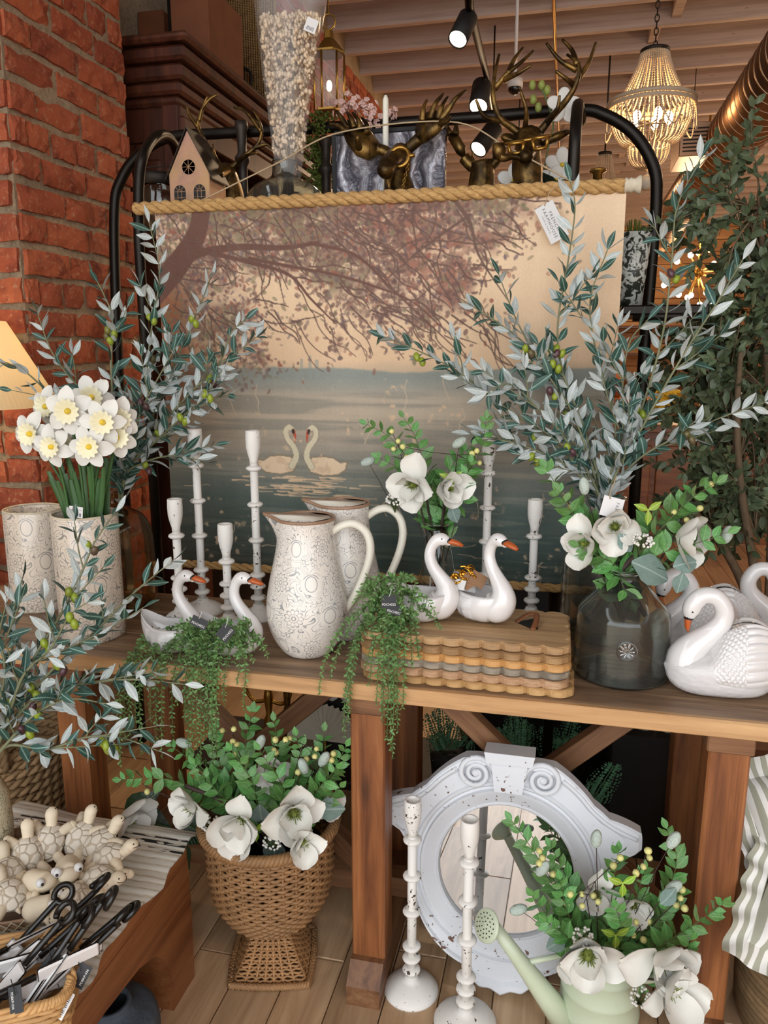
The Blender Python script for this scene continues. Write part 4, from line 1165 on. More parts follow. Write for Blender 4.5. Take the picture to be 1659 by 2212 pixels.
# ================================================================= olive branches
gA, gB = 'olive branches in the amber bottle', 'olive branches in the tall glass bottle'
yA = cA.y
for i, (lb, px, dy, fr, tw) in enumerate((
    ('olive branch rising straight up the brick pier with a green olive cluster', [(262, 1200), (258, 1040), (246, 900), (240, 790), (243, 690), (226, 640), (206, 600)], -.02, 2, 2),
    ('tallest olive branch of the amber bottle, tip touching the rope rod', [(262, 1200), (265, 1040), (290, 930), (315, 800), (330, 690), (345, 590), (322, 480)], .06, 2, 3),
    ('olive branch leaning right in front of the painted tree', [(262, 1200), (268, 1030), (320, 920), (375, 790), (420, 690), (455, 600)], .04, 1, 3),
    ('olive branch reaching furthest right over the painted lake', [(262, 1200), (268, 1030), (330, 940), (410, 850), (470, 790), (500, 720), (530, 690)], -.02, 2, 4),
    ('low olive branch crossing the tall candlestick', [(262, 1200), (268, 1040), (310, 1000), (370, 985), (438, 995)], -.06, 1, 2),
    ('olive branch arching left across the brick pier', [(260, 1200), (255, 1030), (220, 880), (160, 825), (112, 760), (82, 680)], -.05, 0, 2),
    ('olive branch hanging in front of the lit lamp shade', [(260, 1200), (252, 1030), (190, 900), (110, 850), (50, 800), (-10, 775)], -.08, 0, 1),
    ('bushy olive branch between the daffodils and the canvas edge', [(262, 1200), (268, 1030), (330, 960), (395, 900), (440, 860), (480, 800)], -.08, 2, 4),
    ('short olive branch filling the middle of the amber bottle bunch', [(262, 1200), (266, 1030), (300, 900), (340, 820), (380, 750)], -.05, 1, 3))):
    olive_branch(lb, px, yA, yA + dy, 50 + i, gA, 1.05 if i != 6 else .8, .067, fr, tw, .30)
yB = cB.y
for i, (lb, px, dy, fr, tw) in enumerate((
    ('upright olive branch in front of the shop tag', [(1300, 1250), (1302, 1080), (1262, 930), (1215, 800), (1205, 700), (1228, 560), (1242, 450), (1232, 392)], -.02, 3, 2),
    ('olive branch pointing up-left with a red olive pair', [(1300, 1250), (1296, 1080), (1240, 900), (1170, 790), (1115, 690), (1078, 595)], -.04, 2, 2),
    ('olive branch stretching furthest left over the painted lake', [(1300, 1250), (1296, 1080), (1200, 960), (1090, 880), (1000, 810), (930, 770), (832, 728)], -.06, 2, 4),
    ('small olive branch forking left above the lake horizon', [(1300, 1250), (1296, 1080), (1225, 870), (1150, 760), (1080, 700), (1010, 655)], .02, 1, 1),
    ('olive branch rising along the right canvas edge', [(1300, 1250), (1304, 1080), (1330, 920), (1290, 770), (1275, 650), (1312, 540)], .0, 0, 3),
    ('olive branch along the rack post with broad pale leaves', [(1300, 1250), (1306, 1080), (1345, 930), (1345, 830), (1360, 740), (1400, 690)], -.06, 0, 3),
    ('tall olive branch on the right reaching towards the duct', [(1300, 1250), (1308, 1080), (1380, 900), (1430, 730), (1450, 580), (1462, 450), (1512, 345)], -.02, 2, 3),
    ('olive branch leaning right with three large white leaves at its tip', [(1300, 1250), (1308, 1080), (1400, 900), (1480, 760), (1545, 660), (1605, 560)], -.10, 0, 2),
    ('low olive branch pointing to the right edge with a green olive', [(1300, 1250), (1308, 1085), (1370, 1000), (1450, 950), (1550, 905), (1655, 868)], -.08, 1, 3),
    ('low olive branch brushing the tall candlestick', [(1300, 1250), (1296, 1085), (1230, 1010), (1150, 970), (1080, 950), (1015, 938)], -.06, 1, 4),
    ('olive branch filling the left middle of the glass bottle bunch', [(1300, 1250), (1296, 1080), (1230, 960), (1160, 880), (1100, 830), (1050, 850)], -.08, 1, 4))):
    olive_branch(lb, px, yB, yB + dy, 80 + i, gB, .95, .070, fr, tw, .28)

# ================================================================= magnolia bouquets
berry_me = (lambda mb: (mb.ball((0, 0, 0), (.0068, .0068, .0072), 10, 8), mb.tube([(0, 0, -.0085), (0, 0, -.006)], [.0012, .003], 6, 1), mb.mesh('berry', [MT['berry'], MT['stem_brown']]))[2])(MB())
pod_me = (lambda mb: (mb.ball((0, 0, 0), (.0115, .0115, .020), 12, 10), mb.mesh('fuzzy_bud', MT['pod']))[1])(MB())
def centre_mesh():
    q = random.Random(2); mb = MB(); mb.ball((0, 0, .008), (.007, .007, .012), 10, 8)
    for i in range(46):
        a = q.uniform(0, 2 * PI); z = q.uniform(0, .02); r = .008
        d = Vector((math.cos(a), math.sin(a), q.uniform(.3, 1.6))).normalized()
        p = Vector((r * .6 * math.cos(a), r * .6 * math.sin(a), z)); mb.tube([p, p + d * q.uniform(.007, .013)], [.0011, .0005], 4)
    return mb.mesh('flower_centre', MT['centre_green'])
centre_me = centre_mesh()
def umbel_mesh():
    q = random.Random(8); mb = MB()
    for i in range(34):
        a = q.uniform(0, 2 * PI); r = .024 * math.sqrt(q.random()); p = Vector((r * math.cos(a), r * math.sin(a), .045 + .006 * q.random() - r * .25))
        mb.tube(smooth_path([(0, 0, 0), (p.x * .35, p.y * .35, .025), p], 4), .0008, 4, 1); mb.ball(p, .0030 + .001 * q.random(), 6, 4, 0)
    return mb.mesh('blossom_cluster', [MT['petal'], MT['stem_green']])
umbel_me = umbel_mesh()
def magnolia(t, pos, face, size, q, n=7, openness=1.0, with_centre=True):
    f = Vector(face).normalized(); M = frame(pos, Vector((0, 0, 1)) if abs(f.z) < .9 else Vector((0, 1, 0)), f)
    if with_centre: c = objm('flower_centre', centre_me, t, M @ Matrix.Scale(size / .06, 4))
    else:
        mb = MB(); mb.ball((0, 0, 0), .006, 8, 6); c = objm('flower_centre', mb.mesh('flower_centre', MT['centre_green']), t, M)
    for k in range(n):
        inner = k >= 4
        a = 2 * PI * (k / 4 if not inner else (k - 4 + .5) / max(1, n - 4)) + q.uniform(-.25, .25)
        el = (R(28) if not inner else R(55)) / openness + q.uniform(-.25, .25)
        d = Vector((math.cos(a) * math.cos(el), math.sin(a) * math.cos(el), math.sin(el)))
        up = Vector((-math.cos(a) * math.sin(el), -math.sin(a) * math.sin(el), math.cos(el)))
        Mp = M @ frame(Vector((math.cos(a), math.sin(a), 0)) * .004, d, up) @ Matrix.Scale(size * q.uniform(.85, 1.1) * (.85 if inner else 1), 4)
        o = bpy.data.objects.new('petal', q.choice(MG)); COL.objects.link(o); o.parent = c; o.matrix_basis = c.matrix_basis.inverted() @ Mp
    return c
def ruscus(t, pts, q, L=.042, r=.0016, start=.18, mats=None):
    n = len(pts); mb = MB(); mb.tube(pts, [lerp(r, r * .4, i / (n - 1)) for i in range(n)], 5)
    st = mb.build('spray_stem', MT['stem_green'], t)
    length = sum((pts[i + 1] - pts[i]).length for i in range(n - 1)); s = start * length; acc = 0; i = 0; k = 0
    while s < length:
        while i < n - 2 and acc + (pts[i + 1] - pts[i]).length < s: acc += (pts[i + 1] - pts[i]).length; i += 1
        seg = pts[i + 1] - pts[i]; p = pts[i].lerp(pts[i + 1], min(1, (s - acc) / max(seg.length, 1e-6))); d = seg.normalized()
        side = d.cross(_f).normalized(); tp = 1.05 - .6 * (s / length) ** 2
        for sg in (-1, 1):
            dd = (d * q.uniform(.5, .9) + side * sg * q.uniform(.7, 1.0) + rvec(q) * .3).normalized()
            up = -_f * q.uniform(.3, 1) + rvec(q) * .7 + Vector((0, 0, .4))
            leafm(st, q.choice(RU), p, dd, up, L * tp * q.uniform(.75, 1.1))
        s += L * .46 * q.uniform(.85, 1.2) * (.7 + .3 * tp); k += 1
    leafm(st, RU[0], pts[-1], (pts[-1] - pts[-2]).normalized(), -_f, L * .45)
def bouquet(label, origin, Y, sprays, mags, berries, lambs, buds, umbels, limes, stems, seed, ls=1.0, cat='bouquet'):
    q = random.Random(seed); o = Vector(origin)
    t = thing('magnolia_bouquet', label, cat, o, 0, 'faux magnolia bouquets')
    for px, dy in sprays:
        ruscus(t, [p - o for p in ppath(px, o.y, Y + dy, 22)], q, .056 * ls)
    for x, y, dy, fx, fz, sz, n in mags:
        p = PY(x, y, Y + dy); face = -_f * 1.0 + _r * fx + Vector((0, 0, fz))
        magnolia(t, p - o, face, sz, q, n)
        mb = MB(); e = p - o - face.normalized() * .006; mb.tube(smooth_path([(0, 0, 0), e * .5 + Vector((0, .01, 0)), e], 10), .0022, 6); mb.build('flower_stem', MT['stem_brown'], t)
    i = 0
    while i < len(berries):
        grp = berries[i:i + 4]; i += 4
        ps = [PY(x, y, Y - .015 + q.uniform(-.02, .02)) - o for x, y in grp]
        far = sum(ps, Vector()) / len(ps)
        mb = MB(); base = far * .25; mb.tube(smooth_path([base, far * .65 + Vector((0, .01, 0)), far + Vector((0, .008, 0))], 8), .0011, 5)
        for p in ps: mb.tube([far + Vector((0, .008, 0)), (far + p) / 2 + Vector((0, .01, -.004)), p], .0008, 4)
        st = mb.build('berry_twig', MT['stem_brown'], t)
        for p in ps: objm('berry', berry_me, st, Matrix.Translation(p) @ Euler((q.uniform(-1, 1), q.uniform(-1, 1), 0)).to_matrix().to_4x4() @ Matrix.Scale(q.uniform(.9, 1.15), 4))
    for x, y, dx, dz, sz in lambs:
        p = PY(x, y, Y - .05) - o; d = _r * dx + Vector((0, -.15, dz)); leafm(t, LB[(int(x)) % 2], p - d.normalized() * sz * .5, d, -_f + Vector((0, 0, .4)), sz, 'felt_leaf')
    for x, y, tilt in buds:
        p = PY(x, y, Y - .02) - o
        objm('fuzzy_bud', pod_me, t, Matrix.Translation(p) @ Matrix.Rotation(YAW, 4, 'Z') @ Matrix.Rotation(tilt, 4, 'Y'))
        mb = MB(); mb.tube(smooth_path([p * .5, p * .8 + Vector((0, .01, 0)), p], 6), .0009, 4); mb.build('bud_stem', MT['stem_brown'], t)
    for x, y in umbels:
        p = PY(x, y, Y - .055) - o; objm('blossom_cluster', umbel_me, t, frame(p - Vector((0, 0, .035)), Vector((0, .8, .5)), Vector((.1, -.75, .65))))
    for x, y in limes:
        p = PY(x, y, Y - .05) - o
        for k in range(3):
            a = k * 2 * PI / 3 + .6; leafm(t, LI, p, _r * math.cos(a) + Vector((0, -.2, math.sin(a))), -_f, .034)
    for px, dy, r in stems:
        mb = MB(); mb.tube([p - o for p in ppath(px, Y + dy, o.y, 12)], r, 8); mb.build('woody_stem', MT['stem_brown'], t)
    return t
oS = Vector((cS.x, cS.y, TZ + .10))
bouquet('small magnolia bouquet in the clear bud vase in front of the canvas', oS, cS.y, [
    ([(940, 1200), (930, 1100), (890, 1020), (848, 950), (792, 916)], -.02), ([(942, 1200), (938, 1090), (915, 1000), (895, 940), (872, 902)], .02), ([(945, 1200), (965, 1100), (1005, 1030), (1040, 970), (1050, 905)], .0),
    ([(940, 1200), (925, 1090), (870, 1020), (818, 988)], -.04), ([(946, 1200), (960, 1110), (995, 1075), (1015, 1000)], -.04), ([(944, 1200), (950, 1090), (975, 1010), (1020, 960)], .0)],
    [(897, 1045, -.05, -.5, .25, .072, 6), (962, 1052, -.04, .35, .6, .066, 7)],
    [(846, 932), (860, 953), (850, 970), (878, 987), (870, 965), (1015, 996), (1030, 974), (1036, 1000), (1020, 980)],
    [(876, 1068, -.1, -1, .075), (982, 1112, .4, -.8, .05)], [(795, 997, 1.2), (992, 956, 1.0)], [(853, 1078)], [(975, 1034)],
    [([(912, 1010), (922, 1080), (938, 1180)], -.03, .0035), ([(968, 1050), (956, 1120), (944, 1190)], -.03, .0035)], 1, .95)
oD = Vector((cD.x, cD.y, TZ + .12))
bouquet('magnolia bouquet in the smoky demijohn at the right', oD, cD.y, [
    ([(1345, 1330), (1338, 1235), (1275, 1150), (1222, 1080), (1180, 1012)], .0), ([(1345, 1330), (1348, 1235), (1430, 1140), (1490, 1080), (1548, 1042)], -.02), ([(1345, 1330), (1350, 1238), (1430, 1195), (1510, 1172), (1572, 1150)], -.05),
    ([(1345, 1330), (1335, 1235), (1290, 1170), (1245, 1120), (1208, 1062)], -.04), ([(1345, 1330), (1346, 1230), (1400, 1150), (1455, 1100), (1510, 1050)], .02), ([(1345, 1300), (1335, 1240), (1345, 1265), (1362, 1300)], -.06), ([(1345, 1330), (1336, 1232), (1290, 1200), (1250, 1180)], -.06)],
    [(1328, 1135, -.03, -.2, .9, .062, 7), (1266, 1172, -.04, -.8, -.2, .06, 5), (1462, 1158, -.01, .7, .4, .07, 6)],
    [(1456, 1106), (1483, 1123), (1512, 1098), (1536, 1046), (1232, 1096), (1222, 1075)],
    [(1412, 1232, 1, -.35, .098), (1485, 1215, .8, .3, .06), (1352, 1172, -.4, .7, .05), (1470, 1262, -.15, -1, .05)], [(1262, 1050, -.15), (1571, 1155, .25)], [(1382, 1165)], [(1400, 1102)],
    [([(1408, 1158), (1372, 1200), (1342, 1245), (1395, 1330)], -.03, .0065), ([(1300, 1188), (1325, 1222), (1345, 1250)], -.03, .005)], 2, 1.12)
# tag on the demijohn bunch
tg = PY(1322, 1096, cD.y - .045)
tgo = thing('hang_tag', 'white shop tag on twine hanging between the two glass bottles', 'tag', tg)
mpx = m_per_px(tg)
c_ = card(tgo, Matrix.Rotation(YAW, 4, 'Z') @ Matrix.Rotation(R(80), 4, 'X') @ Matrix.Rotation(R(-15), 4, 'Z'), 46 * mpx, 44 * mpx, MT['white_card'], 'card')
text('FARM', c_, Matrix.Translation((10 * mpx, 0, .0005)) @ Matrix.Rotation(R(-90), 4, 'Z'), 9 * mpx, MT['ink'], sp=1.3)
mb = MB(); mb.tube(smooth_path([PY(x, y, cD.y - .045) - tg for x, y in ((1318, 1078), (1318, 1062), (1326, 1045), (1332, 1028))], 10), .0012, 5); mb.build('twine', MT['twine'], tgo)

# ================================================================= trailing greenery
def strand_mesh(pts, q, L=.0155):
    n = len(pts); mb = MB(); mb.tube(pts, .0009, 4, 1)
    length = sum((pts[i + 1] - pts[i]).length for i in range(n - 1)); s = 0; acc = 0; i = 0; k = 0
    while s < length:
        while i < n - 2 and acc + (pts[i + 1] - pts[i]).length < s: acc += (pts[i + 1] - pts[i]).length; i += 1
        seg = pts[i + 1] - pts[i]; p = pts[i].lerp(pts[i + 1], min(1, (s - acc) / max(seg.length, 1e-6))); d = seg.normalized()
        a = k * 1.3; sd = Matrix.Rotation(a, 3, d) @ d.orthogonal().normalized(); tp = 1 - .5 * (s / length)
        for sg in (-1, 1):
            dd = (d * .6 + sd * sg + rvec(q) * .25).normalized(); up = rvec(q) - _f * .5; M = frame(p, dd, up); l = L * tp * q.uniform(.8, 1.15)
            mb.add([(0, 0, 0), (.24 * l, .4 * l, .05 * l), (.20 * l, .75 * l, 0), (0, l, -.12 * l), (-.20 * l, .75 * l, 0), (-.24 * l, .4 * l, .05 * l), (0, .5 * l, -.06 * l)], [(0, 1, 6), (1, 2, 6), (2, 3, 6), (3, 4, 6), (4, 5, 6), (5, 0, 6)], 0, False, M)
        s += .0068 * q.uniform(.85, 1.2); k += 1
    return mb.mesh('strand', [MT['trail'], MT['stem_green']])
def trailing(label, origin, roots, hangs, seed, extra):
    q = random.Random(seed); o = Vector(origin)
    t = thing('trailing_plant', label, 'trailing plant', o, 0, 'faux trailing plants in swan planters')
    for px, ys in hangs:
        pts = smooth_path([PY(x, y, Y) - o for (x, y), Y in zip(px, ys)], 40)
        obj('strand', strand_mesh(pts, q), t)
    for k in range(extra[0]):
        x0, x1, y0, y1, ya = extra[1]
        bx, by = q.uniform(x0, x1), q.uniform(y0, y1)
        l = q.uniform(30, 70); a = q.uniform(.2, 2.9)
        px = [(bx, by), (bx + l * .5 * math.cos(a), by - 14 + l * .2), (bx + l * math.cos(a), by + l * .6)]
        Y = ya + q.uniform(-.05, .03)
        pts = smooth_path([PY(x, y, Y - .02 * i) - o for i, (x, y) in enumerate(px)], 16)
        obj('strand', strand_mesh(pts, q), t)
    return t
yl = PZ(430, 1424, TZ).y
hangsL = []
for x0, x, yb in ((330, 262, 1655), (345, 282, 1590), (372, 305, 1630), (385, 328, 1560), (400, 352, 1640), (420, 402, 1560), (440, 418, 1600), (455, 436, 1648), (470, 452, 1580), (490, 470, 1625), (505, 486, 1520), (520, 530, 1535), (525, 515, 1480), (430, 385, 1520), (335, 272, 1600), (365, 296, 1560), (395, 340, 1610), (445, 428, 1620), (480, 462, 1600), (435, 410, 1640), (450, 445, 1600), (462, 460, 1650), (410, 375, 1590)):
    hangsL.append(([(x0, 1350 + (x0 % 7) * 3), ((x0 + x) / 2, 1400), (x, 1458), (x - 3, (1458 + yb) / 2), (x + (x0 % 5) - 2, yb)], [yl + .03, yl - .03, -.012, -.016, -.018]))
trailing('trailing greenery spilling from the two left swan planters over the table edge', PZ(430, 1424, TZ), None, hangsL, 3, (46, (395, 548, 1345, 1400, yl + .01)))
yr = PZ(905, 1352, BT).y
hangsR = []
for x0, x, yb in ((830, 692, 1500), (840, 745, 1590), (850, 757, 1540), (845, 800, 1480), (860, 828, 1560), (865, 850, 1640), (870, 838, 1600), (880, 872, 1530), (850, 815, 1520), (885, 905, 1400), (835, 715, 1470), (842, 752, 1560), (866, 845, 1620), (868, 858, 1580), (872, 825, 1540), (855, 790, 1440), (880, 890, 1430)):
    hangsR.append(([(x0, 1265 + (x0 % 7) * 3), ((x0 + x) / 2, 1330), (lerp(x0, x, .85), 1400), (x, (1440 + yb) / 2), (x + (x0 % 5) - 2, yb)], [yr + .02, yr - .03, -.01 if x < 770 else .008, -.016, -.018]))
trailing('trailing greenery cascading from the swan planter beside the pitchers', PZ(880, 1352, BT), None, hangsR, 5, (50, (800, 895, 1250, 1345, yr - .02)))
def black_tag(x, y, Y, ang, body, label, w=34, h=30, tilt=80):
    p = PY(x, y, Y); mp_ = m_per_px(p)
    t = thing('hang_tag', label, 'tag', p, 0, 'black product tags')
    c = card(t, Matrix.Rotation(YAW, 4, 'Z') @ Matrix.Rotation(R(tilt), 4, 'X') @ Matrix.Rotation(ang, 4, 'Z'), w * mp_, h * mp_, MT['black_card'], 'card')
    text(body, c, Matrix.Translation((0, -h * .22 * mp_, .0005)), 7.2 * mp_, MT['white_ink'])
    mb = MB(); mb.tube(smooth_path([(0, 0, h * .4 * mp_), (.004, .004, h * .8 * mp_), (.001, .012, h * 1.1 * mp_)], 6), .0006, 4); mb.build('string', MT['white_ink'], t)
    return t
black_tag(430, 1345, yl - .075, R(-25), 'PDCH022', 'black product tag lying on the left-hand planter greenery', 36, 22)
black_tag(487, 1367, yl - .085, R(50), 'PDCH022', 'black product tag tilted on the second planter greenery', 34, 30)
black_tag(840, 1300, yr - .095, 0, 'PDCH022', 'upright black product tag on the greenery beside the pitcher', 32, 28)
black_tag(852, 1317, yr - .09, R(-14), 'PDCH022', 'black product tag half behind the upright one in the greenery', 32, 24)

# ================================================================= gold trinkets and cards in the right planter
qg = random.Random(12)
pc = PZ(1030, 1350, BT) + Vector((0, .03, 0))
for k, (x, y) in enumerate(((985, 1248), (1000, 1240), (1018, 1238), (1012, 1252))):
    p = PY(x, y, pc.y); mb = MB()
    for j in range(9):
        a = j * .75; r = .004 + j * .0011
        mb.tube([(r * math.cos(a + b), r * math.sin(a + b), .003 * math.sin(b * 2) + j * .0004) for b in (0, .5, 1.0, 1.5, 2.0)], .0019, 5, flat=.5)
    mb.ball((0, 0, 0), .0052, 8, 6)
    o = mb.build('gold_rosette', MT['gold'], None, p, (R(60), 0, k * .8), 1.4); tag(o, ['gold foil rosette at the left rim of the swan planter', 'gold foil rosette second from the left in the planter', 'gold foil rosette against the swan neck in the planter', 'lowest gold foil rosette among the cards'][k], 'rosette', 'gold rosettes in the swan planter')
for k, (x, y, a, w, h, m) in enumerate(((990, 1262, -.3, 34, 22, 'white_card'), (1010, 1255, .5, 26, 34, 'kraft'), (1032, 1252, -.5, 36, 30, 'kraft'), (1012, 1268, -.15, 40, 20, 'white_card'))):
    if m == 'kraft' and 'kraft' not in MT: MT['kraft'] = plain('kraft_card', '#8a6648', .8)
    p = PY(x, y, pc.y - .012 + .004 * k); mp_ = m_per_px(p); mb = MB(); mb.box((0, 0, 0), (w * mp_, h * mp_, .0012))
    o = objm('packaging_card', mb.mesh('packaging_card', MT[m]), None, Matrix.Translation(p) @ Matrix.Rotation(YAW, 4, 'Z') @ Matrix.Rotation(R(70), 4, 'X') @ Matrix.Rotation(a, 4, 'Z') @ Matrix.Rotation(.4 * (k - 1.5), 4, 'Y'))
    tag(o, ['white printed card at the back of the trinket planter', 'narrow kraft card leaning in the trinket planter', 'wide kraft card beside the swan neck', 'front white barcode card in the trinket planter'][k], 'card', 'cards in the swan planter')

# ================================================================= daffodils
def daff_corona():
    mb = MB()
    def fn(u, v):
        a = 2 * PI * u; r = lerp(.007, .027, v ** .8) * (1 + .10 * v * math.sin(a * 12)); return (r * math.cos(a), r * math.sin(a), .002 + .016 * v - .004 * v ** 3)
    mb.grid(fn, 60, 5, 0, cu=True); mb.ball((0, 0, .004), (.007, .007, .010), 10, 8, 1)
    return mb.mesh('corona', [MT['daff_pale'], MT['daff_yellow']])
cor_me = daff_corona()
dv = v1[1]; oV = Vector((dv.x, dv.y, TZ + v1[2] - .10))
daf = thing('daffodil_bunch', 'bunch of white daffodils with yellow centres in the printed vase', 'bouquet', oV)
qd = random.Random(21)
for x, y, dy, fx, fz, sz in ((66, 937, -.03, -.25, -.05, 1.0), (147, 888, -.07, .05, .1, 1.05), (222, 912, -.06, .1, 0, 1.0), (193, 965, -.08, -.05, -.15, .95), (112, 965, -.06, -.2, -.3, .9), (258, 905, -.02, .6, 0, .9), (198, 858, .02, .15, .5, 1.0), (100, 878, .02, -.3, .4, .95), (135, 955, -.02, .3, -.2, .85), (252, 945, -.03, .5, -.3, .9), (150, 925, .02, 0, 0, .9)):
    p = PY(x, y, dv.y + dy) - oV; face = (-_f + _r * fx + Vector((0, 0, fz))).normalized()
    M = frame(p, Vector((0, 0, 1)), face) @ Matrix.Rotation(qd.uniform(0, 1), 4, 'Z')
    c = objm('flower', cor_me, daf, M @ Matrix.Scale(sz, 4)); c['label'] = 'white daffodil with a yellow throat'
    for k in range(6):
        a = k * PI / 3 + qd.uniform(-.1, .1); el = qd.uniform(-.15, .15) + (.05 if k % 2 else -.1)
        d = Vector((math.cos(a) * math.cos(el), math.sin(a) * math.cos(el), math.sin(el)))
        o = bpy.data.objects.new('petal', DP[k % 2]); COL.objects.link(o); o.parent = c
        o.matrix_basis = frame(d * .004 + Vector((0, 0, -.001 * (k % 2))), d, Vector((0, 0, 1))) @ Matrix.Scale(.054 * qd.uniform(.92, 1.08), 4)
    base = Vector((qd.uniform(-.03, .03), qd.uniform(-.03, .03), 0))
    mb = MB(); b = p - face * .004; mb.tube(smooth_path([base, lerp(base, b, .6) + Vector((0, .012, 0)), b], 10), .0035, 6); mb.build('stem', MT['daff_leaf'], daf)
for k in range(16):
    x = 100 + k * 8.5 + qd.uniform(-4, 4); y = qd.uniform(975, 1040); p = PY(x, y, dv.y + qd.uniform(-.04, .03)) - oV
    bx = Vector(((k / 15 - .5) * .075, qd.uniform(-.03, .02), .02)); w = qd.uniform(.006, .009)
    mb = MB()
    for sd in (0, 1):
        pts = smooth_path([bx, bx.lerp(p, .55) + Vector((0, .006, 0)), p], 9)
        mb.grid(lambda u, v: pts[int(round(u * 8))] + _r * ((v - .5) * 2 * w * (1 - .35 * u ** 3)) + Vector((0, abs(v - .5) * .008 + sd * .0015, 0)), 8, 2)
    mb.build('blade_leaf', MT['daff_leaf'], daf)
p = PY(164, 1106, dv.y - v1[3] - .004) - oV; mp_ = m_per_px(p + oV)
c = card(daf, Matrix.Translation(p) @ Matrix.Rotation(YAW - .1, 4, 'Z') @ Matrix.Rotation(R(88), 4, 'X') @ Matrix.Rotation(R(-6), 4, 'Z'), 31 * mp_, 24 * mp_, MT['white_card'], 'price_tag')
for k in range(9):
    mb = MB(); mb.box(((k - 4) * 2.7 * mp_, -6 * mp_, .0005), ((.9 + (k * 7 % 3) * .5) * mp_, 8 * mp_, .0001)); mb.build('barcode_bar', MT['ink'], c)
text('White Daffodils, Stem', c, Matrix.Translation((0, 5 * mp_, .0005)), 3.0 * mp_, MT['ink'])

# ================================================================= ornate round mirror
TL = R(8)
CM = Vector((.268, .085, 0)) + Vector((0, math.sin(TL), math.cos(TL))) * .298
Mm = Matrix(((1, 0, 0, 0), (0, math.sin(TL), -math.cos(TL), 0), (0, math.cos(TL), math.sin(TL), 0), (0, 0, 0, 1)))
mir = thing('round_mirror', 'round mirror in a distressed white scrolled frame leaning under the table', 'mirror', (CM.x, CM.y, CM.z), rot=Mm.to_euler())
tabr = [(0, .270), (12, .282), (21, .292), (33, .283), (45, .275), (54, .284), (60, .312), (64.6, .333), (71.5, .318), (73.6, .266), (80, .236), (89, .221), (105, .226), (122, .237), (138, .247), (150, .252), (162, .252), (165, .274), (170, .289), (175, .284), (180, .296)]
def r_out(phi):
    phi = abs((phi + 180) % 360 - 180)
    for (a, ra), (b, rb) in zip(tabr, tabr[1:]):
        if phi <= b: return lerp(ra, rb, (phi - a) / (b - a))
    return tabr[-1][1]
RI = .158
prof = [(0, .004), (.03, .013), (.06, .015), (.10, .012), (.16, .016), (.36, .026), (.42, .028), (.45, .020), (.50, .019), (.55, .026), (.60, .027), (.63, .022), (.85, .024), (.90, .031), (.97, .032), (1.0, .028)]
NA = 240
mb = MB(); vs = []; fs = []
for i in range(NA):
    phi = 360 * i / NA; a = R(90 - phi); ro = r_out(phi); rref = .222
    for (t, z) in prof:
        rr = RI + (rref - RI) * t / .62 if t <= .62 else lerp(rref, ro, (t - .62) / .38)
        rr = min(rr, ro)
        vs.append((rr * math.cos(a), rr * math.sin(a), z))
    vs.append((ro * math.cos(a), ro * math.sin(a), -.012)); vs.append((RI * math.cos(a), RI * math.sin(a), -.012))
K = len(prof) + 2
for i in range(NA):
    j = (i + 1) % NA
    for k in range(K): fs.append((i * K + k, i * K + (k + 1) % K, j * K + (k + 1) % K, j * K + k))
mb.add(vs, fs, 0, False); mb.build('frame', MT['mirror_paint'], mir)
mb = MB(); mb.prism([((RI + .004) * math.cos(2 * PI * i / 96), (RI + .004) * math.sin(2 * PI * i / 96)) for i in range(96)], -.004, .002); mb.build('mirror_glass', MT['mirror'], mir)
for sg in (-1, 1):
    sp = []
    for i in range(46):
        t = i / 45; a = 2.2 * 2 * PI * t; r = lerp(.046, .008, t ** .8)
        sp.append((sg * (.078 - r * math.cos(a) * 1.0), .238 + r * math.sin(a) * .95, .031))
    mb = MB(); mb.tube(sp, [lerp(.0075, .004, i / 45) for i in range(46)], 8); mb.ball((sg * .078, .238, .028), (.010, .010, .008), 10, 6)
    mb.build('scroll', MT['mirror_paint'], mir)
    arc = smooth_path([(sg * .122, .245, .031), (sg * .160, .215, .031), (sg * .195, .178, .031), (sg * .240, .148, .031), (sg * .292, .128, .031)], 24)
    mb = MB(); mb.tube(arc, .0055, 6); mb.build('moulding', MT['mirror_paint'], mir)
mb = MB()
mb.prism([(-.032, .205), (.032, .205), (.042, .275), (-.042, .275)], -.012, .046)
mb.prism([(-.052, .275), (.052, .275), (.058, .300), (-.058, .300)], -.012, .056)
mb.build('keystone', MT['mirror_paint'], mir)

# ================================================================= wicker urn
def weave(fn_r, z0, z1, rows, stakes, rt, squ=0.0, twist=True):
    """woven wall: fn_r(z, a) radius; returns weaver mesh builder and stake builder"""
    mw, ms = MB(), MB(); npt = stakes * 2
    for k in range(rows):
        z = lerp(z0, z1, (k + .5) / rows); pts = []
        for i in range(npt * 2):
            a = 2 * PI * i / (npt * 2)
            o_ = rt * .9 * math.cos(stakes / 2 * a * 2 + (PI if k % 2 else 0))
            r = fn_r(z, a) + o_; pts.append((r * math.cos(a), r * math.sin(a), z))
        mw.tube(pts, rt, 5, closed=True, flat=1.05 * (z1 - z0) / rows / (2 * rt))
    for s in range(stakes):
        a = 2 * PI * s / stakes; ms.tube([(fn_r(lerp(z0, z1, t), a) * math.cos(a), fn_r(lerp(z0, z1, t), a) * math.sin(a), lerp(z0, z1, t)) for t in [i / 8 for i in range(9)]], rt * .9, 5)
    return mw, ms
UC = Vector((-.298, .048, 0))
urn = thing('wicker_urn', 'wicker urn basket on a square woven foot under the table', 'basket', UC, .25)
def bowl_r(z, a):
    t = (z - .125) / .27
    pts = [(0, .070), (.12, .112), (.3, .139), (.55, .150), (.8, .149), (1, .158)]
    for (a0, r0), (a1, r1) in zip(pts, pts[1:]):
        if t <= a1: return lerp(r0, r1, (t - a0) / (a1 - a0))
    return pts[-1][1]
mw, ms = weave(bowl_r, .125, .385, 27, 30, .0042)
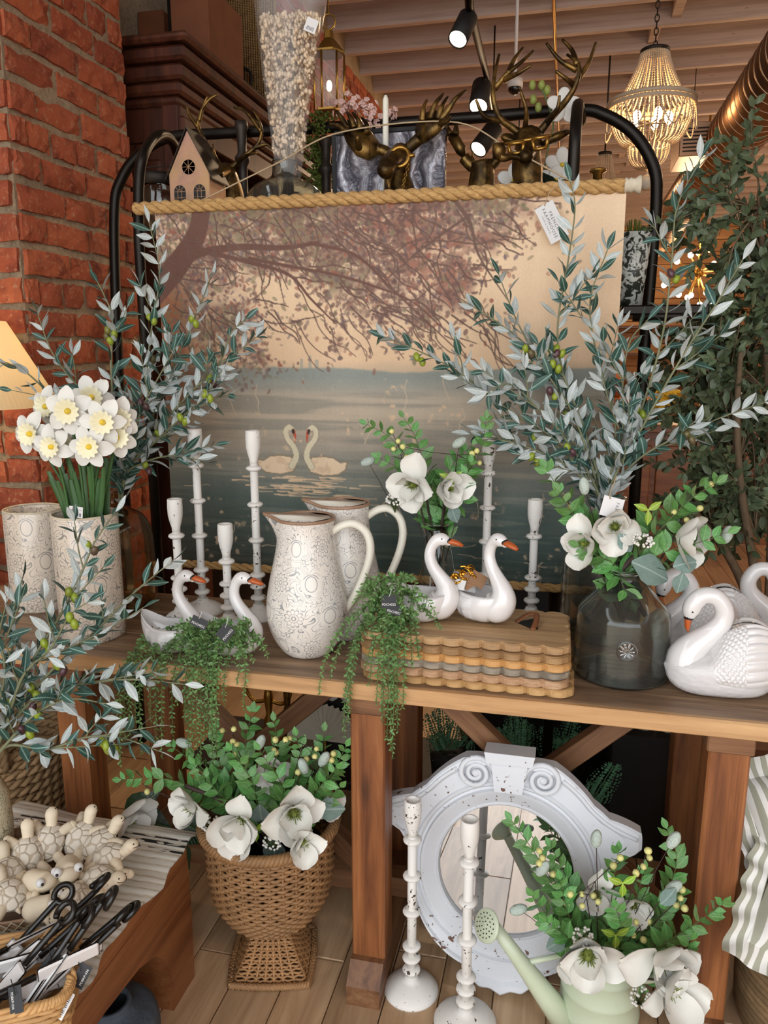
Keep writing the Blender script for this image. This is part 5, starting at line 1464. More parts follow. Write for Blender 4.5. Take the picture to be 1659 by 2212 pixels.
o = mw.build('woven_bowl', MT['wicker'], urn); o['kind'] = 'stuff'
o = ms.build('bowl_stakes', MT['wicker'], urn); o['kind'] = 'stuff'
def foot_r(z, a):
    t = max(0, 1 - z / .125); w = lerp(.046, .098, t ** 1.6)
    c = max(abs(math.cos(a)), abs(math.sin(a))); return w / (c ** (.82))
mw, ms = weave(foot_r, .006, .128, 19, 26, .0036)
o = mw.build('woven_foot', MT['wicker'], urn); o['kind'] = 'stuff'
o = ms.build('foot_stakes', MT['wicker'], urn); o['kind'] = 'stuff'
def braid(fn, n, r, turns, mat, name, parent, strands=3):
    mb = MB()
    for s in range(strands):
        pts = []
        for i in range(n):
            a = 2 * PI * i / n; p, nr = fn(a); b = turns * a + s * 2 * PI / strands
            pts.append((p[0] + nr[0] * r * .6 * math.cos(b), p[1] + nr[1] * r * .6 * math.cos(b), p[2] + r * .6 * math.sin(b)))
        mb.tube(pts, r * .55, 6, closed=True)
    return mb.build(name, mat, parent)
braid(lambda a: ((.160 * math.cos(a), .160 * math.sin(a), .392), (math.cos(a), math.sin(a))), 220, .013, 34, MT['wicker'], 'braided_rim', urn)
braid(lambda a: ((foot_r(0, a) * 1.02 * math.cos(a), foot_r(0, a) * 1.02 * math.sin(a), .010), (math.cos(a), math.sin(a))), 200, .009, 44, MT['wicker'], 'twisted_foot_rim', urn)
mb = MB(); mb.lathe([(0, .30), (.14, .30)], 24); mb.build('liner', MT['stem_brown'], urn)
oU = Vector((UC.x, UC.y, .30)); yU = UC.y
bouquet('large magnolia and berry bouquet filling the wicker urn', oU, yU - .03, [
    ([(585, 1830), (540, 1770), (440, 1710), (350, 1682), (262, 1684)], -.06), ([(585, 1830), (520, 1740), (450, 1670), (370, 1612)], .0), ([(585, 1830), (550, 1720), (530, 1620), (545, 1535)], .06), ([(588, 1830), (590, 1720), (600, 1620), (592, 1558)], .05),
    ([(590, 1830), (650, 1740), (710, 1680), (748, 1612)], .0), ([(590, 1830), (640, 1730), (690, 1650), (700, 1580)], .05), ([(590, 1830), (630, 1720), (652, 1650), (640, 1590)], .0), ([(586, 1830), (530, 1740), (470, 1640), (468, 1575)], .04),
    ([(586, 1830), (540, 1760), (480, 1720), (420, 1650)], -.06), ([(590, 1830), (640, 1770), (690, 1740), (735, 1700)], -.05), ([(588, 1830), (600, 1750), (610, 1700), (560, 1620)], -.06), ([(588, 1830), (560, 1760), (545, 1690), (500, 1620)], -.06), ([(590, 1830), (650, 1760), (690, 1700), (728, 1660)], -.08)],
    [(518, 1770, -.10, -.15, .25, .078, 7), (632, 1748, -.09, .3, .45, .078, 7), (422, 1742, -.06, -.7, -.1, .062, 6), (592, 1660, .03, 0, .6, .06, 6), (652, 1812, -.12, .3, -.5, .06, 5), (700, 1728, .0, .8, .2, .05, 5)],
    [(480, 1578), (505, 1575), (512, 1608), (503, 1602), (508, 1630), (517, 1652), (518, 1668), (531, 1645), (535, 1690), (595, 1598), (592, 1620), (596, 1626), (625, 1595), (617, 1598), (684, 1618), (680, 1634), (720, 1628), (716, 1642), (644, 1668), (662, 1640), (318, 1710), (300, 1690)],
    [(478, 1812, -.6, -.5, .062), (592, 1842, .0, -1, .075), (715, 1748, 1, .1, .07), (563, 1770, .1, -.9, .07), (612, 1790, .7, .5, .05)], [(397, 1605, 1.9), (655, 1655, -.35), (562, 1604, .4), (700, 1640, .5)], [(462, 1772), (592, 1808)], [(552, 1792)],
    [([(400, 1698), (470, 1725), (540, 1770), (585, 1820)], -.06, .005)], 3, 1.0)
for px in (([(315, 1770), (380, 1765), (450, 1752)]),):
    pass

# ================================================================= sage watering can
WC = Vector((.487, -.02, 0)); WR = .083; WH = .258
can = thing('watering_can', 'sage green metal watering can holding magnolias in front of the mirror', 'watering can', WC, YAW)
mb = MB(); pr = [(0, 0), (WR * 1.04, 0), (WR * 1.05, .006)]
for k in range(4):
    z = .05 + .055 * k; r = lerp(WR * 1.04, WR * .97, z / WH); pr += [(r, z - .004), (r + .0022, z), (r, z + .004)]
pr += [(WR * .965, WH - .006), (WR * .99, WH - .002), (WR * .99, WH + .002), (WR * .955, WH + .002), (WR * .94, WH - .02), (WR * .99, .01), (0, .008)]
mb.lathe(pr, 56); mb.build('body', MT['sage'], can)
Mi = Matrix.Rotation(-YAW, 4, 'Z') @ Matrix.Translation(-WC)
a = Mi @ PY(1225, 2205, WC.y - .03); tip = Mi @ PY(1068, 2000, WC.y - .06)
a = Vector((-WR * .9, -.02, .075))
mb = MB(); mb.tube([a, a.lerp(tip, .3), a.lerp(tip, .7), tip], [.030, .024, .016, .0125], 18); mb.build('spout', MT['sage'], can)
dr = ((tip - a).normalized() + Vector((-.25, -.55, -.35))).normalized()
Mr = frame(tip, dr.orthogonal(), dr)
mb = MB(); mb.lathe([(.012, -.004), (.014, .004), (.030, .018), (.034, .022), (.034, .025), (.031, .027), (0, .030)], 36, M=Mr); mb.build('rose', MT['sage'], can)
rose_parent = can.children[-1]
mb = MB(); mb.lathe([(0, 0), (.0014, 0), (.0014, .0008), (0, .0008)], 8); hm_ = mb.mesh('dark_hole_disc', MT['black_matte'])  # black discs put the dark of the holes on the closed rose
for ring, n in ((.008, 6), (.016, 11), (.024, 16)):
    for k in range(n):
        b = 2 * PI * k / n; objm('dark_hole_disc', hm_, rose_parent, Mr @ Matrix.Translation((ring * math.cos(b), ring * math.sin(b), .0302 - ring * .08)))
q0 = a.lerp(tip, .62); mb = MB(); mb.tube([q0, Vector((-WR * .93, 0, WH - .028))], .0062, 10); mb.build('spout_brace', MT['sage'], can)
mb = MB(); mb.tube(smooth_path([(.030, -.076, WH - .02), (.085, -.070, WH - .024), (.125, -.045, WH - .005), (.140, .0, WH + .005), (.120, .045, WH - .004), (.07, .07, WH - .02)], 30), .0095, 10, flat=.6); mb.build('handle', MT['sage'], can)
oW = Vector((WC.x, WC.y, .16)); yW = WC.y
bouquet('magnolia and berry bouquet in the sage watering can', oW, yW - .02, [
    ([(1310, 2150), (1285, 2060), (1220, 1950), (1160, 1850), (1105, 1772)], .05), ([(1310, 2150), (1290, 2040), (1240, 1930), (1190, 1830)], .06), ([(1312, 2150), (1310, 2050), (1320, 1950), (1335, 1840)], .04), ([(1318, 2150), (1350, 2060), (1425, 1960), (1462, 1860), (1440, 1790)], .05),
    ([(1318, 2150), (1370, 2090), (1440, 2035), (1510, 1990), (1562, 1952)], -.06), ([(1318, 2150), (1350, 2060), (1420, 1990), (1470, 1910)], .0), ([(1308, 2150), (1270, 2080), (1200, 2000), (1150, 1935)], -.04), ([(1318, 2150), (1390, 2100), (1460, 2080), (1495, 2030)], -.08),
    ([(1312, 2150), (1330, 2050), (1370, 1960), (1390, 1880)], .02), ([(1308, 2150), (1280, 2070), (1230, 1980), (1210, 1900)], -.02), ([(1312, 2150), (1330, 2080), (1345, 2020), (1330, 1960)], -.07), ([(1308, 2150), (1260, 2080), (1230, 2030), (1180, 1990)], -.07)],
    [(1270, 2052, -.08, -.25, .2, .082, 7), (1418, 2062, -.09, .25, .1, .085, 7), (1437, 2125, -.11, .35, -.6, .075, 5), (1284, 1925, .04, 0, .5, .055, 6), (1366, 1950, .02, 0, .6, .045, 5)],
    [(1165, 1838), (1172, 1853), (1165, 1865), (1195, 1888), (1232, 1932), (1257, 1932), (1282, 1935), (1292, 1948), (1225, 1952), (1258, 1957), (1325, 1870), (1340, 1853), (1390, 1872), (1400, 1838), (1403, 1853), (1374, 1886), (1473, 1922), (1461, 1955), (1479, 1962), (1470, 1940), (1374, 1992), (1400, 1990), (1390, 2030), (1368, 2020)],
    [(1310, 2122, .1, -1, .072), (1258, 2108, .3, -1, .075), (1200, 2040, -.5, -.3, .05), (1445, 1940, .4, .5, .045)], [(1172, 1876, .6), (1120, 1965, 1.3), (1288, 1812, .1), (1455, 1815, .5), (1455, 1917, .9), (1332, 1985, -.3)], [(1378, 2140), (1255, 2012)], [(1345, 1908), (1330, 2020)],
    [], 4, 1.0)

# ================================================================= wooden bench with runner
BX, BTOP = -.468, .365
bench = thing('wooden_bench', 'low reddish wooden bench with a carved block leg in the left foreground', 'bench', (0, 0, 0))
mb = MB(); mb.box((0, 0, 0), (.50, 1.16, .045), bev=.004); mb.build('seat', MT['bench_wood'], bench, (BX - .25, -.63, BTOP - .0225))
side = [(-.05, .322), (-.046, .16), (-.05, .0), (-.155, .0), (-.150, .08), (-.172, .15), (-.215, .20), (-.28, .225), (-.40, .235), (-1.20, .235), (-1.20, .322)]
mb = MB(); mb.prism(side, 0, .14, M=Matrix(((0, 0, 1, 0), (1, 0, 0, 0), (0, 1, 0, 0), (0, 0, 0, 1)))); mb.build('block_leg', MT['bench_wood'], bench, (BX - .14, 0, 0))
mb = MB(); mb.prism(side, 0, .10, M=Matrix(((0, 0, 1, 0), (1, 0, 0, 0), (0, 1, 0, 0), (0, 0, 0, 1)))); mb.build('block_leg', MT['bench_wood'], bench, (BX - .50, 0, 0))
def runner_mat():
    g = G('striped_runner'); X, Y, Z = g.xyz(g.co()); n = g.noise(g.co(), 14, 4); n2 = g.noise(g.mp(g.co(), (40, 240, 1)), 1, 3)
    w = g.wave(g.vec(0.0, g.m('ADD', Y, g.m('MULTIPLY', n, .012)), 0), 16, 1.5, 2, 4, 'Y')
    col = g.ramp(g.m('ADD', g.m('MULTIPLY', w, .7), g.m('MULTIPLY', n2, .35)), [(.08, srgb('#a8987e')), (.22, srgb('#dad0be')), (.6, srgb('#ece7dc'))])
    d = g.m('FRACT', g.m('MULTIPLY', X, 11.0)); dash = g.ss(g.noise(g.mp(g.co(), (26, 90, 1)), 1, 1), .48, .5)
    def band(a, b): return g.m('MULTIPLY', g.ss(Y, a, a + .003), g.m('SUBTRACT', 1.0, g.ss(Y, b, b + .003)))
    bl = g.m('MAXIMUM', g.m('MAXIMUM', band(-.075, -.062), band(-.098, -.088)), band(-.052, -.046))
    col = g.mix(g.m('MULTIPLY', bl, dash), col, srgb('#26221f'))
    return g.out(col, .95, 0, g.m('ADD', w, n2), .22, .002)
rq = random.Random(5)
def rfn(u, v):
    y = lerp(.015, -1.19, u); x = lerp(-.965, BX + .012 + .008 * math.sin(y * 23) + .006 * math.sin(y * 51), v)
    z = .003 + .0008 * math.sin(y * 160) + .001 * math.sin(y * 60 + x * 9)
    if y > -.045: z += -.02 * ((y + .045) / .06) ** 2 + .018 * max(0, math.sin((x + .46) * 9)) * (y + .045) / .06
    return (x, y, z + .003)
mb = MB(); mb.grid(rfn, 300, 16); mb.grid(lambda u, v: tuple(Vector(rfn(u, v)) - Vector((0, 0, .0025))), 60, 8)
run = mb.build('table_runner', runner_mat(), None, (0, 0, BTOP)); tag(run, 'cream ribbed cloth runner with black dashes laid over the bench', 'table runner')
BR = BTOP + .0085

# ================================================================= tray of turtles and frogs
tc = PZ(95, 1925, BR); tray = thing('woven_tray', 'long boat-shaped wooden tray with a woven whitewashed edge full of figurines', 'tray', (tc.x - .05, tc.y, BR), .35)
TA_, TB_ = .20, .165
mb = MB()
def tf_(u, v):
    a = 2 * PI * u
    if v < .5: k = lerp(.80, 1.0, v / .5); z = .045 * (v / .5) ** 1.5
    else: k = lerp(.98, .76, (v - .5) / .5); z = .045 - .038 * ((v - .5) / .5) ** .7
    return (TA_ * k * math.cos(a), TB_ * k * math.sin(a), z + .001)
mb.grid(tf_, 64, 14, cu=True)
mb.lathe([(0, .004), (.76, .008)], 64, M=Matrix.Diagonal((TA_, TB_, 1, 1))); mb.build('dish', MT['table_top'], tray)
mb = MB()
for k in range(56):
    for dr_ in (1, -1):
        a = 2 * PI * k / 56
        mb.tube([tuple(Vector(tf_((a + dr_ * .17 * t) / (2 * PI) % 1, .06 + .42 * t)) * 1.012) for t in (0, .33, .66, 1)], .0022, 4, flat=.6)
o = mb.build('woven_edge', MT['whitewash_weave'], tray); o['kind'] = 'stuff'
def turtle_parts():
    g = G('bisque_shell'); e = g.vor(g.co(), 62, 'DISTANCE_TO_EDGE', 'Distance', .55)
    sh = g.out(g.mix(g.ss(e, 0, .10), srgb('#bfae95'), srgb('#e0d6c6')), .85, 0, g.ss(e, 0, .14), .6, .004)
    mb = MB(); mb.lathe([(.0, .003), (.024, .004), (.0285, .010), (.0280, .013), (.026, .0155), (.0215, .0235), (.0145, .029), (.007, .0315), (0, .032)], 28, M=Matrix.Diagonal((1.18, 1, 1, 1))); s = mb.mesh('shell', sh)
    mb = MB(); mb.tube(smooth_path([(.022, 0, .012), (.034, 0, .017), (.044, 0, .024)], 8), [.0105, .010, .0095, .0095, .010, .0105, .0105, .010], 12); mb.ball((.046, 0, .0245), (.0128, .0112, .0102), 14, 10); h = mb.mesh('head', MT['terra'])
    legs = []
    for sx, sy in ((1, 1), (1, -1), (-1, 1), (-1, -1)):
        mb = MB(); mb.tube(smooth_path([(sx * .016, sy * .016, .010), (sx * .026, sy * .027, .009), (sx * .032, sy * .034, .005)], 6), [.009, .0088, .0086, .0084, .008, .006], 10); mb.ball((sx * .032, sy * .034, .006), .0075, 10, 7); legs.append(mb.mesh('leg', MT['terra']))
    mb = MB(); mb.tube([(-.030, 0, .009), (-.041, 0, .007)], [.006, .001], 8); tl = mb.mesh('tail', MT['terra'])
    mb = MB(); mb.ball((0, 0, 0), .0014, 6, 5); ey = mb.mesh('eye', MT['black_matte'])
    mb = MB(); mb.tube([(.0462 + .0124 * math.cos(a), .0112 * math.sin(a), .0208 + .004 * abs(math.sin(a)) ** 2) for a in [R(d) for d in range(-60, 61, 15)]], .0006, 4); mo = mb.mesh('mouth', MT['black_matte'])
    return s, h, legs, tl, ey, mo
_tp = turtle_parts()
def turtle(label, x, y, lift, rz, pitch=0, roll=0, s=1.0):
    p = PZ(x, y, BR + .02 + lift)
    t = thing('turtle_figurine', label, 'turtle figurine', p, 0, 'bisque turtles in the tray', rot=Euler((roll, pitch, rz), 'XYZ')); t.scale = (s, s, s)
    obj('shell', _tp[0], t); h = obj('head', _tp[1], t)
    for l in _tp[2]: obj('leg', l, t)
    obj('tail', _tp[3], t); [obj('eye', _tp[4], h, (.0545, sy * .0068, .0290)) for sy in (-1, 1)]; obj('mouth', _tp[5], h)
for a in ((('turtle figurine at the back left of the tray, head raised', 62, 1850, .03, 2.1, -.75)), (('turtle figurine standing upright at the back, second from the left', 110, 1822, .035, 1.75, -.85)), (('turtle figurine at the back, third from the left', 180, 1815, .03, 1.15, -.7)), (('turtle figurine at the back right beside the magnolia', 222, 1832, .03, .75, -.5)),
          (('smiling turtle figurine at the right end of the tray', 240, 1862, .025, .15, -.25)), (('smiling turtle figurine climbing over the right rim', 218, 1912, .02, -.25, -.1)), (('turtle figurine at the front rim facing the camera', 160, 1958, .02, -1.45, .1)), (('turtle figurine at the left edge of the photo, upper of two', 18, 1898, .02, 2.4, -.3)),
          (('turtle figurine at the left edge of the photo, lower of two', 22, 1945, .02, 2.6, -.2))):
    turtle(*a, s=1.26)
def frog(label, x, y, rz, s=1.0, lift=0):
    p = PZ(x, y, BR + .02 + lift); t = thing('frog_figurine', label, 'frog figurine', p, rz, 'bisque frogs in the tray'); t.scale = (s, s, s)
    mb = MB(); mb.tube(smooth_path([(-.03, 0, .014), (-.012, 0, .020), (.006, 0, .026), (.022, 0, .030)], 10), [.010, .017, .021, .022, .021, .020, .019, .0185, .018, .015], 16); mb.ball((.024, 0, .030), (.015, .0175, .013), 14, 9); mb.build('body', MT['terra'], t)
    for sy in (-1, 1):
        mb = MB(); mb.ball((.026, sy * .0165, .041), .0078, 12, 8); e = mb.build('eye', MT['white_card'], t)
        mb = MB(); mb.ball((.0330, sy * .0185, .0415), .0028, 8, 6); mb.build('pupil', MT['black_gloss'], e)
        mb = MB(); mb.tube(smooth_path([(.012, sy * .016, .018), (.022, sy * .026, .012), (.032, sy * .028, .004)], 6), [.007, .0065, .006, .0055, .005, .005], 8)
        for k in (-1, 0, 1): mb.tube([(.032, sy * .028, .004), (.047, sy * .028 + k * .010, .002)], [.004, .006], 6, flat=.4)
        mb.build('webbed_foot', MT['terra'], t)
frog('frog figurine with white bulging eyes in the middle of the tray', 150, 1905, -.9, 1.2, .02)
frog('frog figurine turned to the right on the tray, left of the other frog', 85, 1930, -.2, 1.15, .015)
frog('plain frog figurine at the front left behind the black handles', 92, 1985, .3, 1.1, .01)

# ================================================================= basket of black-handled utensils
kc = PZ(45, 2150, BR)
bk = thing('utensil_basket', 'pale woven basket crammed with black-handled utensils in the left corner', 'basket', (kc.x - .02, kc.y - .04, BR), .5)
BLx, BLy, BLh = .26, .17, .065
for k in range(7):
    mb = MB(); n = 56; pts = []
    for i in range(n):
        a = 2 * PI * i / n; c_, s_ = math.cos(a), math.sin(a); e = .28
        x = (BLx / 2) * (abs(c_) ** e) * (1 if c_ > 0 else -1); y = (BLy / 2) * (abs(s_) ** e) * (1 if s_ > 0 else -1)
        o_ = .0016 * math.cos(14 * a + (PI if k % 2 else 0)); L_ = math.hypot(x, y); pts.append((x * (1 + o_ / L_ * 1.6), y * (1 + o_ / L_ * 1.6), .006 + BLh * k / 7))
    mb.tube(pts, .0048, 6, closed=True); mb.build('woven_band', MT['wicker_pale'], bk)
mb = MB(); mb.box((0, 0, .003), (BLx * .96, BLy * .96, .004)); mb.build('basket_base', MT['wicker_pale'], bk)
braid(lambda a: (((BLx / 2 + .004) * (abs(math.cos(a)) ** .3) * (1 if math.cos(a) > 0 else -1), (BLy / 2 + .004) * (abs(math.sin(a)) ** .3) * (1 if math.sin(a) > 0 else -1), BLh + .004), (math.cos(a), math.sin(a))), 160, .009, 26, MT['wicker_pale'], 'braided_rim', bk)
def utensil_meshes():
    mb = MB(); pts = [(0, .02, 0), (0, .09, 0)] + [(.012 * math.sin(a), .104 - .014 * math.cos(a) + .0, .0015 * a) for a in [R(d) for d in range(0, 341, 20)]]
    mb.tube(smooth_path(pts, 60), .0048, 8); h = mb.mesh('loop_handle', MT['black_gloss'])
    mb = MB(); mb.box((0, -.025, 0), (.024, .085, .007), bev=.003); bl = mb.mesh('plate', MT['ceramic'])
    mb = MB(); mb.box((0, -.025, 0), (.0246, .0856, .0022)); ed = mb.mesh('black_core', MT['black_gloss'])
    return h, bl, ed
_um = utensil_meshes(); uq = random.Random(31)
spots = [(20, 2060), (45, 2035), (70, 2050), (95, 2030), (120, 2060), (60, 2090), (30, 2110), (110, 2095), (140, 2105), (80, 2125), (15, 2085), (130, 2080), (150, 2070), (50, 2140)]
ulab = ['at the far left of the pile', 'standing tallest at the back left', 'at the back, third from the left', 'at the back right, pointing to the turtles', 'at the right end of the pile', 'in the middle of the pile', 'at the lower left of the pile', 'right of the middle, under the black tag', 'hanging over the right basket rim', 'at the front centre of the pile', 'left, half buried under the others', 'lying flat near the right rim', 'pointing furthest right', 'nearest to the camera at the front rim']
for k, (x, y) in enumerate(spots):
    p = PZ(x, y, BR + .06 + (k % 4) * .012)
    d = (_r * .55 + Vector((0, .50, .55 + uq.uniform(-.15, .2))) + rvec(uq) * .16)
    if k % 3 == 1: d = -d + Vector((0, 0, .75))
    M = frame(p, d, rvec(uq) * .8 + Vector((.5, 0, .4)))
    t = thing('utensil', 'black-handled white utensil ' + ulab[k], 'utensil', p, 0, 'black-handled utensils in the pale basket', rot=M.to_euler()); t.scale = (1.2, 1.2, 1.2)
    obj('loop_handle', _um[0], t); b = obj('plate', _um[1], t); obj('black_core', _um[2], b)
def prod_tag(label, x, y, ang, w, h, lift=.05, body='PDBKP-036', white=False, tilt=60):
    p = PZ(x, y, BR + lift); mp_ = m_per_px(p); t = thing('hang_tag', label, 'tag', p, 0, 'tags on the utensil basket')
    c = card(t, Matrix.Rotation(YAW, 4, 'Z') @ Matrix.Rotation(R(tilt), 4, 'X') @ Matrix.Rotation(ang, 4, 'Z'), w * mp_, h * mp_, MT['white_card' if white else 'black_card'], 'card')
    if white:
        for k in range(10):
            mb = MB(); mb.box(((k - 4.5) * w * .07 * mp_, -h * .2 * mp_, .0005), ((.8 + k * 5 % 3 * .5) * mp_, h * .32 * mp_, .0001)); mb.build('barcode_bar', MT['ink'], c)
        text('Bottle Opener', c, Matrix.Translation((0, h * .25 * mp_, .0005)), 5 * mp_, MT['ink']) if False else None
    else: text(body, c, Matrix.Translation((0, -h * .25 * mp_, .0005)), 7 * mp_, MT['white_ink'])
    mb = MB(); mb.tube(smooth_path([(0, 0, h * .4 * mp_), (-.008, .006, h * .9 * mp_), (-.016, .012, h * 1.2 * mp_)], 6), .0007, 4); mb.build('string', MT['black_matte'], t)
prod_tag('black product tag in the middle of the utensil pile', 112, 2082, R(55), 48, 36, .085)
prod_tag('black product tag hanging over the right basket rim', 176, 2108, R(65), 46, 28, .07)
prod_tag('black product tag hanging down at the lower left of the basket', 34, 2160, R(-75), 54, 28, .09)
prod_tag('white barcode tag at the basket front', 136, 2170, R(65), 54, 28, .05, white=True)

# ================================================================= blue-grey pot, seagrass basket, printed vase
pp = PZ(236, 2162, .165)
mb = MB(); P_ = smooth_path([(.05, 0, 0), (.085, .03, 0), (.10, .08, 0), (.092, .13, 0), (.062, .142, 0), (.046, .152, 0), (.045, .165, 0)], 30)
mb.lathe([(0, 0)] + [(p.x, p.y) for p in P_] + [(.036, .166), (.036, .15), (.080, .08), (0, .02)], 48)
pot = thing('round_pot', 'blue-grey concrete pot on the floor under the bench', 'pot', (pp.x, pp.y, 0)); mb.build('body', MT['blue_pot'], pot)
sg = PY(50, 1700, .20)
bas = thing('seagrass_basket', 'braided seagrass basket with rope handle behind the bench', 'basket', (sg.x - .03, .20, 0))
for k in range(17):
    z = .014 + .027 * k; r = lerp(.14, .165, k / 16)
    braid(lambda a: ((r * math.cos(a), r * math.sin(a), z), (math.cos(a), math.sin(a))), 72, .014, 18 + k % 2, MT['seagrass'], 'braided_coil', bas, 2)
mb = MB(); hp = smooth_path([(.10, -.14, .42), (.11, -.165, .50), (.04, -.185, .53), (-.03, -.175, .50), (-.04, -.16, .42)], 40)
for s in range(3):
    mb.tube([p + Vector((.008 * math.cos(i * .7 + s * 2.1), 0, .008 * math.sin(i * .7 + s * 2.1))) for i, p in enumerate(hp)], .008, 6)
mb.build('rope_handle', MT['seagrass'], bas)
mb = MB(); mb.lathe([(0, .02), (.13, .02)], 24); mb.build('basket_floor', MT['seagrass'], bas)
fv = PZ(-28, 1878, BR)
fvt = thing('printed_vase', 'tall printed vase at the far left edge holding the foreground olive branches', 'vase', (fv.x - .01, fv.y + .02, BR), .3)
mb = MB(); mb.lathe([(0, 0), (.046, 0), (.054, .01), (.058, .10), (.054, .17), (.040, .205), (.034, .22), (.037, .228), (.032, .228), (.03, .2), (0, .02)], 40); mb.build('body', floral('printed_tall_vase', 6, .07, '#cfc4a8', '#6c6a4e'), fvt)
gF = 'olive branches in the foreground vase'; fy = fv.y + .02
for i, (lb, px, dy, fr, tw) in enumerate((
    ('foreground olive branch rising in front of the printed vases', [(-20, 1650), (15, 1560), (75, 1420), (130, 1330), (175, 1240), (205, 1170), (250, 1105)], .12, 3, 3),
    ('foreground olive branch reaching up to the right past the amber bottle', [(-20, 1650), (25, 1560), (110, 1450), (210, 1360), (290, 1280), (372, 1212)], .12, 2, 3),
    ('foreground olive branch pointing right along the table edge', [(-20, 1650), (20, 1570), (90, 1500), (190, 1475), (290, 1468), (400, 1478)], .08, 1, 4),
    ('lowest foreground olive branch sagging over the bench', [(-20, 1650), (20, 1610), (100, 1618), (190, 1592), (265, 1595), (342, 1622)], .04, 2, 4),
    ('foreground olive branch standing upright at the left edge', [(-20, 1650), (8, 1560), (25, 1430), (28, 1330), (48, 1250)], .06, 1, 1),
    ('foreground olive branch in the middle of the left bunch', [(-20, 1650), (15, 1560), (50, 1460), (110, 1400), (150, 1330), (190, 1300)], .02, 1, 3),
    ('short foreground olive branch bending over the seagrass basket', [(-20, 1650), (20, 1600), (80, 1540), (150, 1510), (230, 1520)], .02, 1, 3),
    ('foreground olive branch leaving the left edge', [(-20, 1650), (-5, 1540), (10, 1450), (0, 1370), (15, 1300)], -.02, 0, 2))):
    olive_branch(lb, px, fy, fy + dy, 120 + i, gF, .95, .062, fr, tw, .22)

# ================================================================= single magnolia behind the turtles
mg = PY(262, 1768, .0); mgt = thing('magnolia_bloom', 'single white magnolia bloom with dark green leaves behind the turtles', 'flower', mg)
qm = random.Random(9)
magnolia(mgt, Vector((0, 0, 0)), -_f * .3 + _r * .5 + Vector((0, 0, 1)), .095, qm, 6)
MT['magnolia_leaf'] = leaf('magnolia_leaf', '#24401f', '#4c6a3c', rough=.3)
dl = leaf_mesh('leaf', [.04, .22, .32, .33, .25, .12, .01], [MT['magnolia_leaf'], MT['magnolia_leaf']], .2, .2)
for x, y, dx, dz in ((320, 1775, .9, -.3), (380, 1850, .6, -.9), (300, 1745, .6, .6), (420, 1790, 1, -.5)):
    p = PY(x, y, .09) - mg; d = _r * dx + Vector((0, 0, dz)); leafm(mgt, dl, p - d.normalized() * .05, d, -_f + Vector((0, 0, .5)), .12)
mb = MB(); mb.tube(smooth_path([(0, 0, 0), (.02, .02, -.10), (.02, .03, -mg.z)], 12), .004, 6); mb.build('stem', MT['stem_brown'], mgt)

# ================================================================= striped cushions in the right basket
def stripe_mat():
    g = G('striped_linen'); X, Y, Z = g.xyz(g.co()); n = g.noise(g.co(), 120, 3)
    f = g.ss(g.m('FRACT', g.m('MULTIPLY', X, 46.0)), .42, .48); f = g.m('MULTIPLY', f, g.m('SUBTRACT', 1.0, g.ss(g.m('FRACT', g.m('MULTIPLY', X, 46.0)), .94, 1.0)))
    return g.out(g.mix(f, srgb('#e4e2dc'), srgb('#a3a290')), .9, 0, n, .3, .002)
MT['stripe'] = stripe_mat()
RBx = Vector((1.015, .16, 0))
rb = thing('coiled_basket', 'tall coiled grass basket behind the right table leg', 'basket', RBx)
for k in range(21):
    z = .010 + .0162 * k; r = .205 - .025 * (k / 20 - .5) ** 2
    mb = MB(); mb.tube([(r * math.cos(2 * PI * i / 64), r * math.sin(2 * PI * i / 64), z) for i in range(64)], .0088, 7, closed=True); mb.build('coil', MT['seagrass'], rb)
mb = MB(); mb.lathe([(0, .01), (.2, .01)], 32); mb.build('basket_floor', MT['seagrass'], rb)
def cushion(label, loc, rot, w, h, th):
    t = thing('striped_cushion', label, 'cushion', loc, 0, 'striped ruffled cushions', rot=rot)
    def fn(u, v):
        a, b = (u - .5) * 2, (v - .5) * 2; k = max(0, (1 - abs(a) ** 3.5) * (1 - abs(b) ** 3.5)) ** .5
        return (a * w / 2 * (1 - .06 * (1 - abs(b))), b * h / 2 * (1 - .06 * (1 - abs(a))), k * th / 2 + .008 * math.sin(a * 5 + b * 3) * k)
    mb = MB(); mb.grid(fn, 24, 24); mb.grid(lambda u, v: (lambda p: (p[0], p[1], -p[2]))(fn(1 - u, v)), 24, 24); mb.build('cover', MT['stripe'], t)
    mb = MB(); n = 200
    def rf(u, v):
        s = u * 4; k = int(s) % 4; f = s - int(s); c = [(-1, -1), (1, -1), (1, 1), (-1, 1)]; A, B = c[k], c[(k + 1) % 4]
        x, y = lerp(A[0], B[0], f), lerp(A[1], B[1], f); nx, ny = x / max(abs(x), abs(y)), y / max(abs(x), abs(y))
        return (x * w / 2 * .97 + nx * .045 * v * (1 if abs(x) > .98 else abs(x)), y * h / 2 * .97 + ny * .045 * v * (1 if abs(y) > .98 else abs(y)), .011 * math.sin(u * 2 * PI * 26) * v)
    mb.grid(rf, n * 2, 3, cu=True); mb.build('ruffle', MT['stripe'], t)
cushion('upper striped ruffled cushion standing in the right basket', (1.0, .12, .49), (R(66), R(-14), .25), .40, .34, .13)
cushion('lower striped ruffled cushion bulging over the basket rim', (.985, .03, .375), (R(42), R(24), -.1), .38, .32, .14)

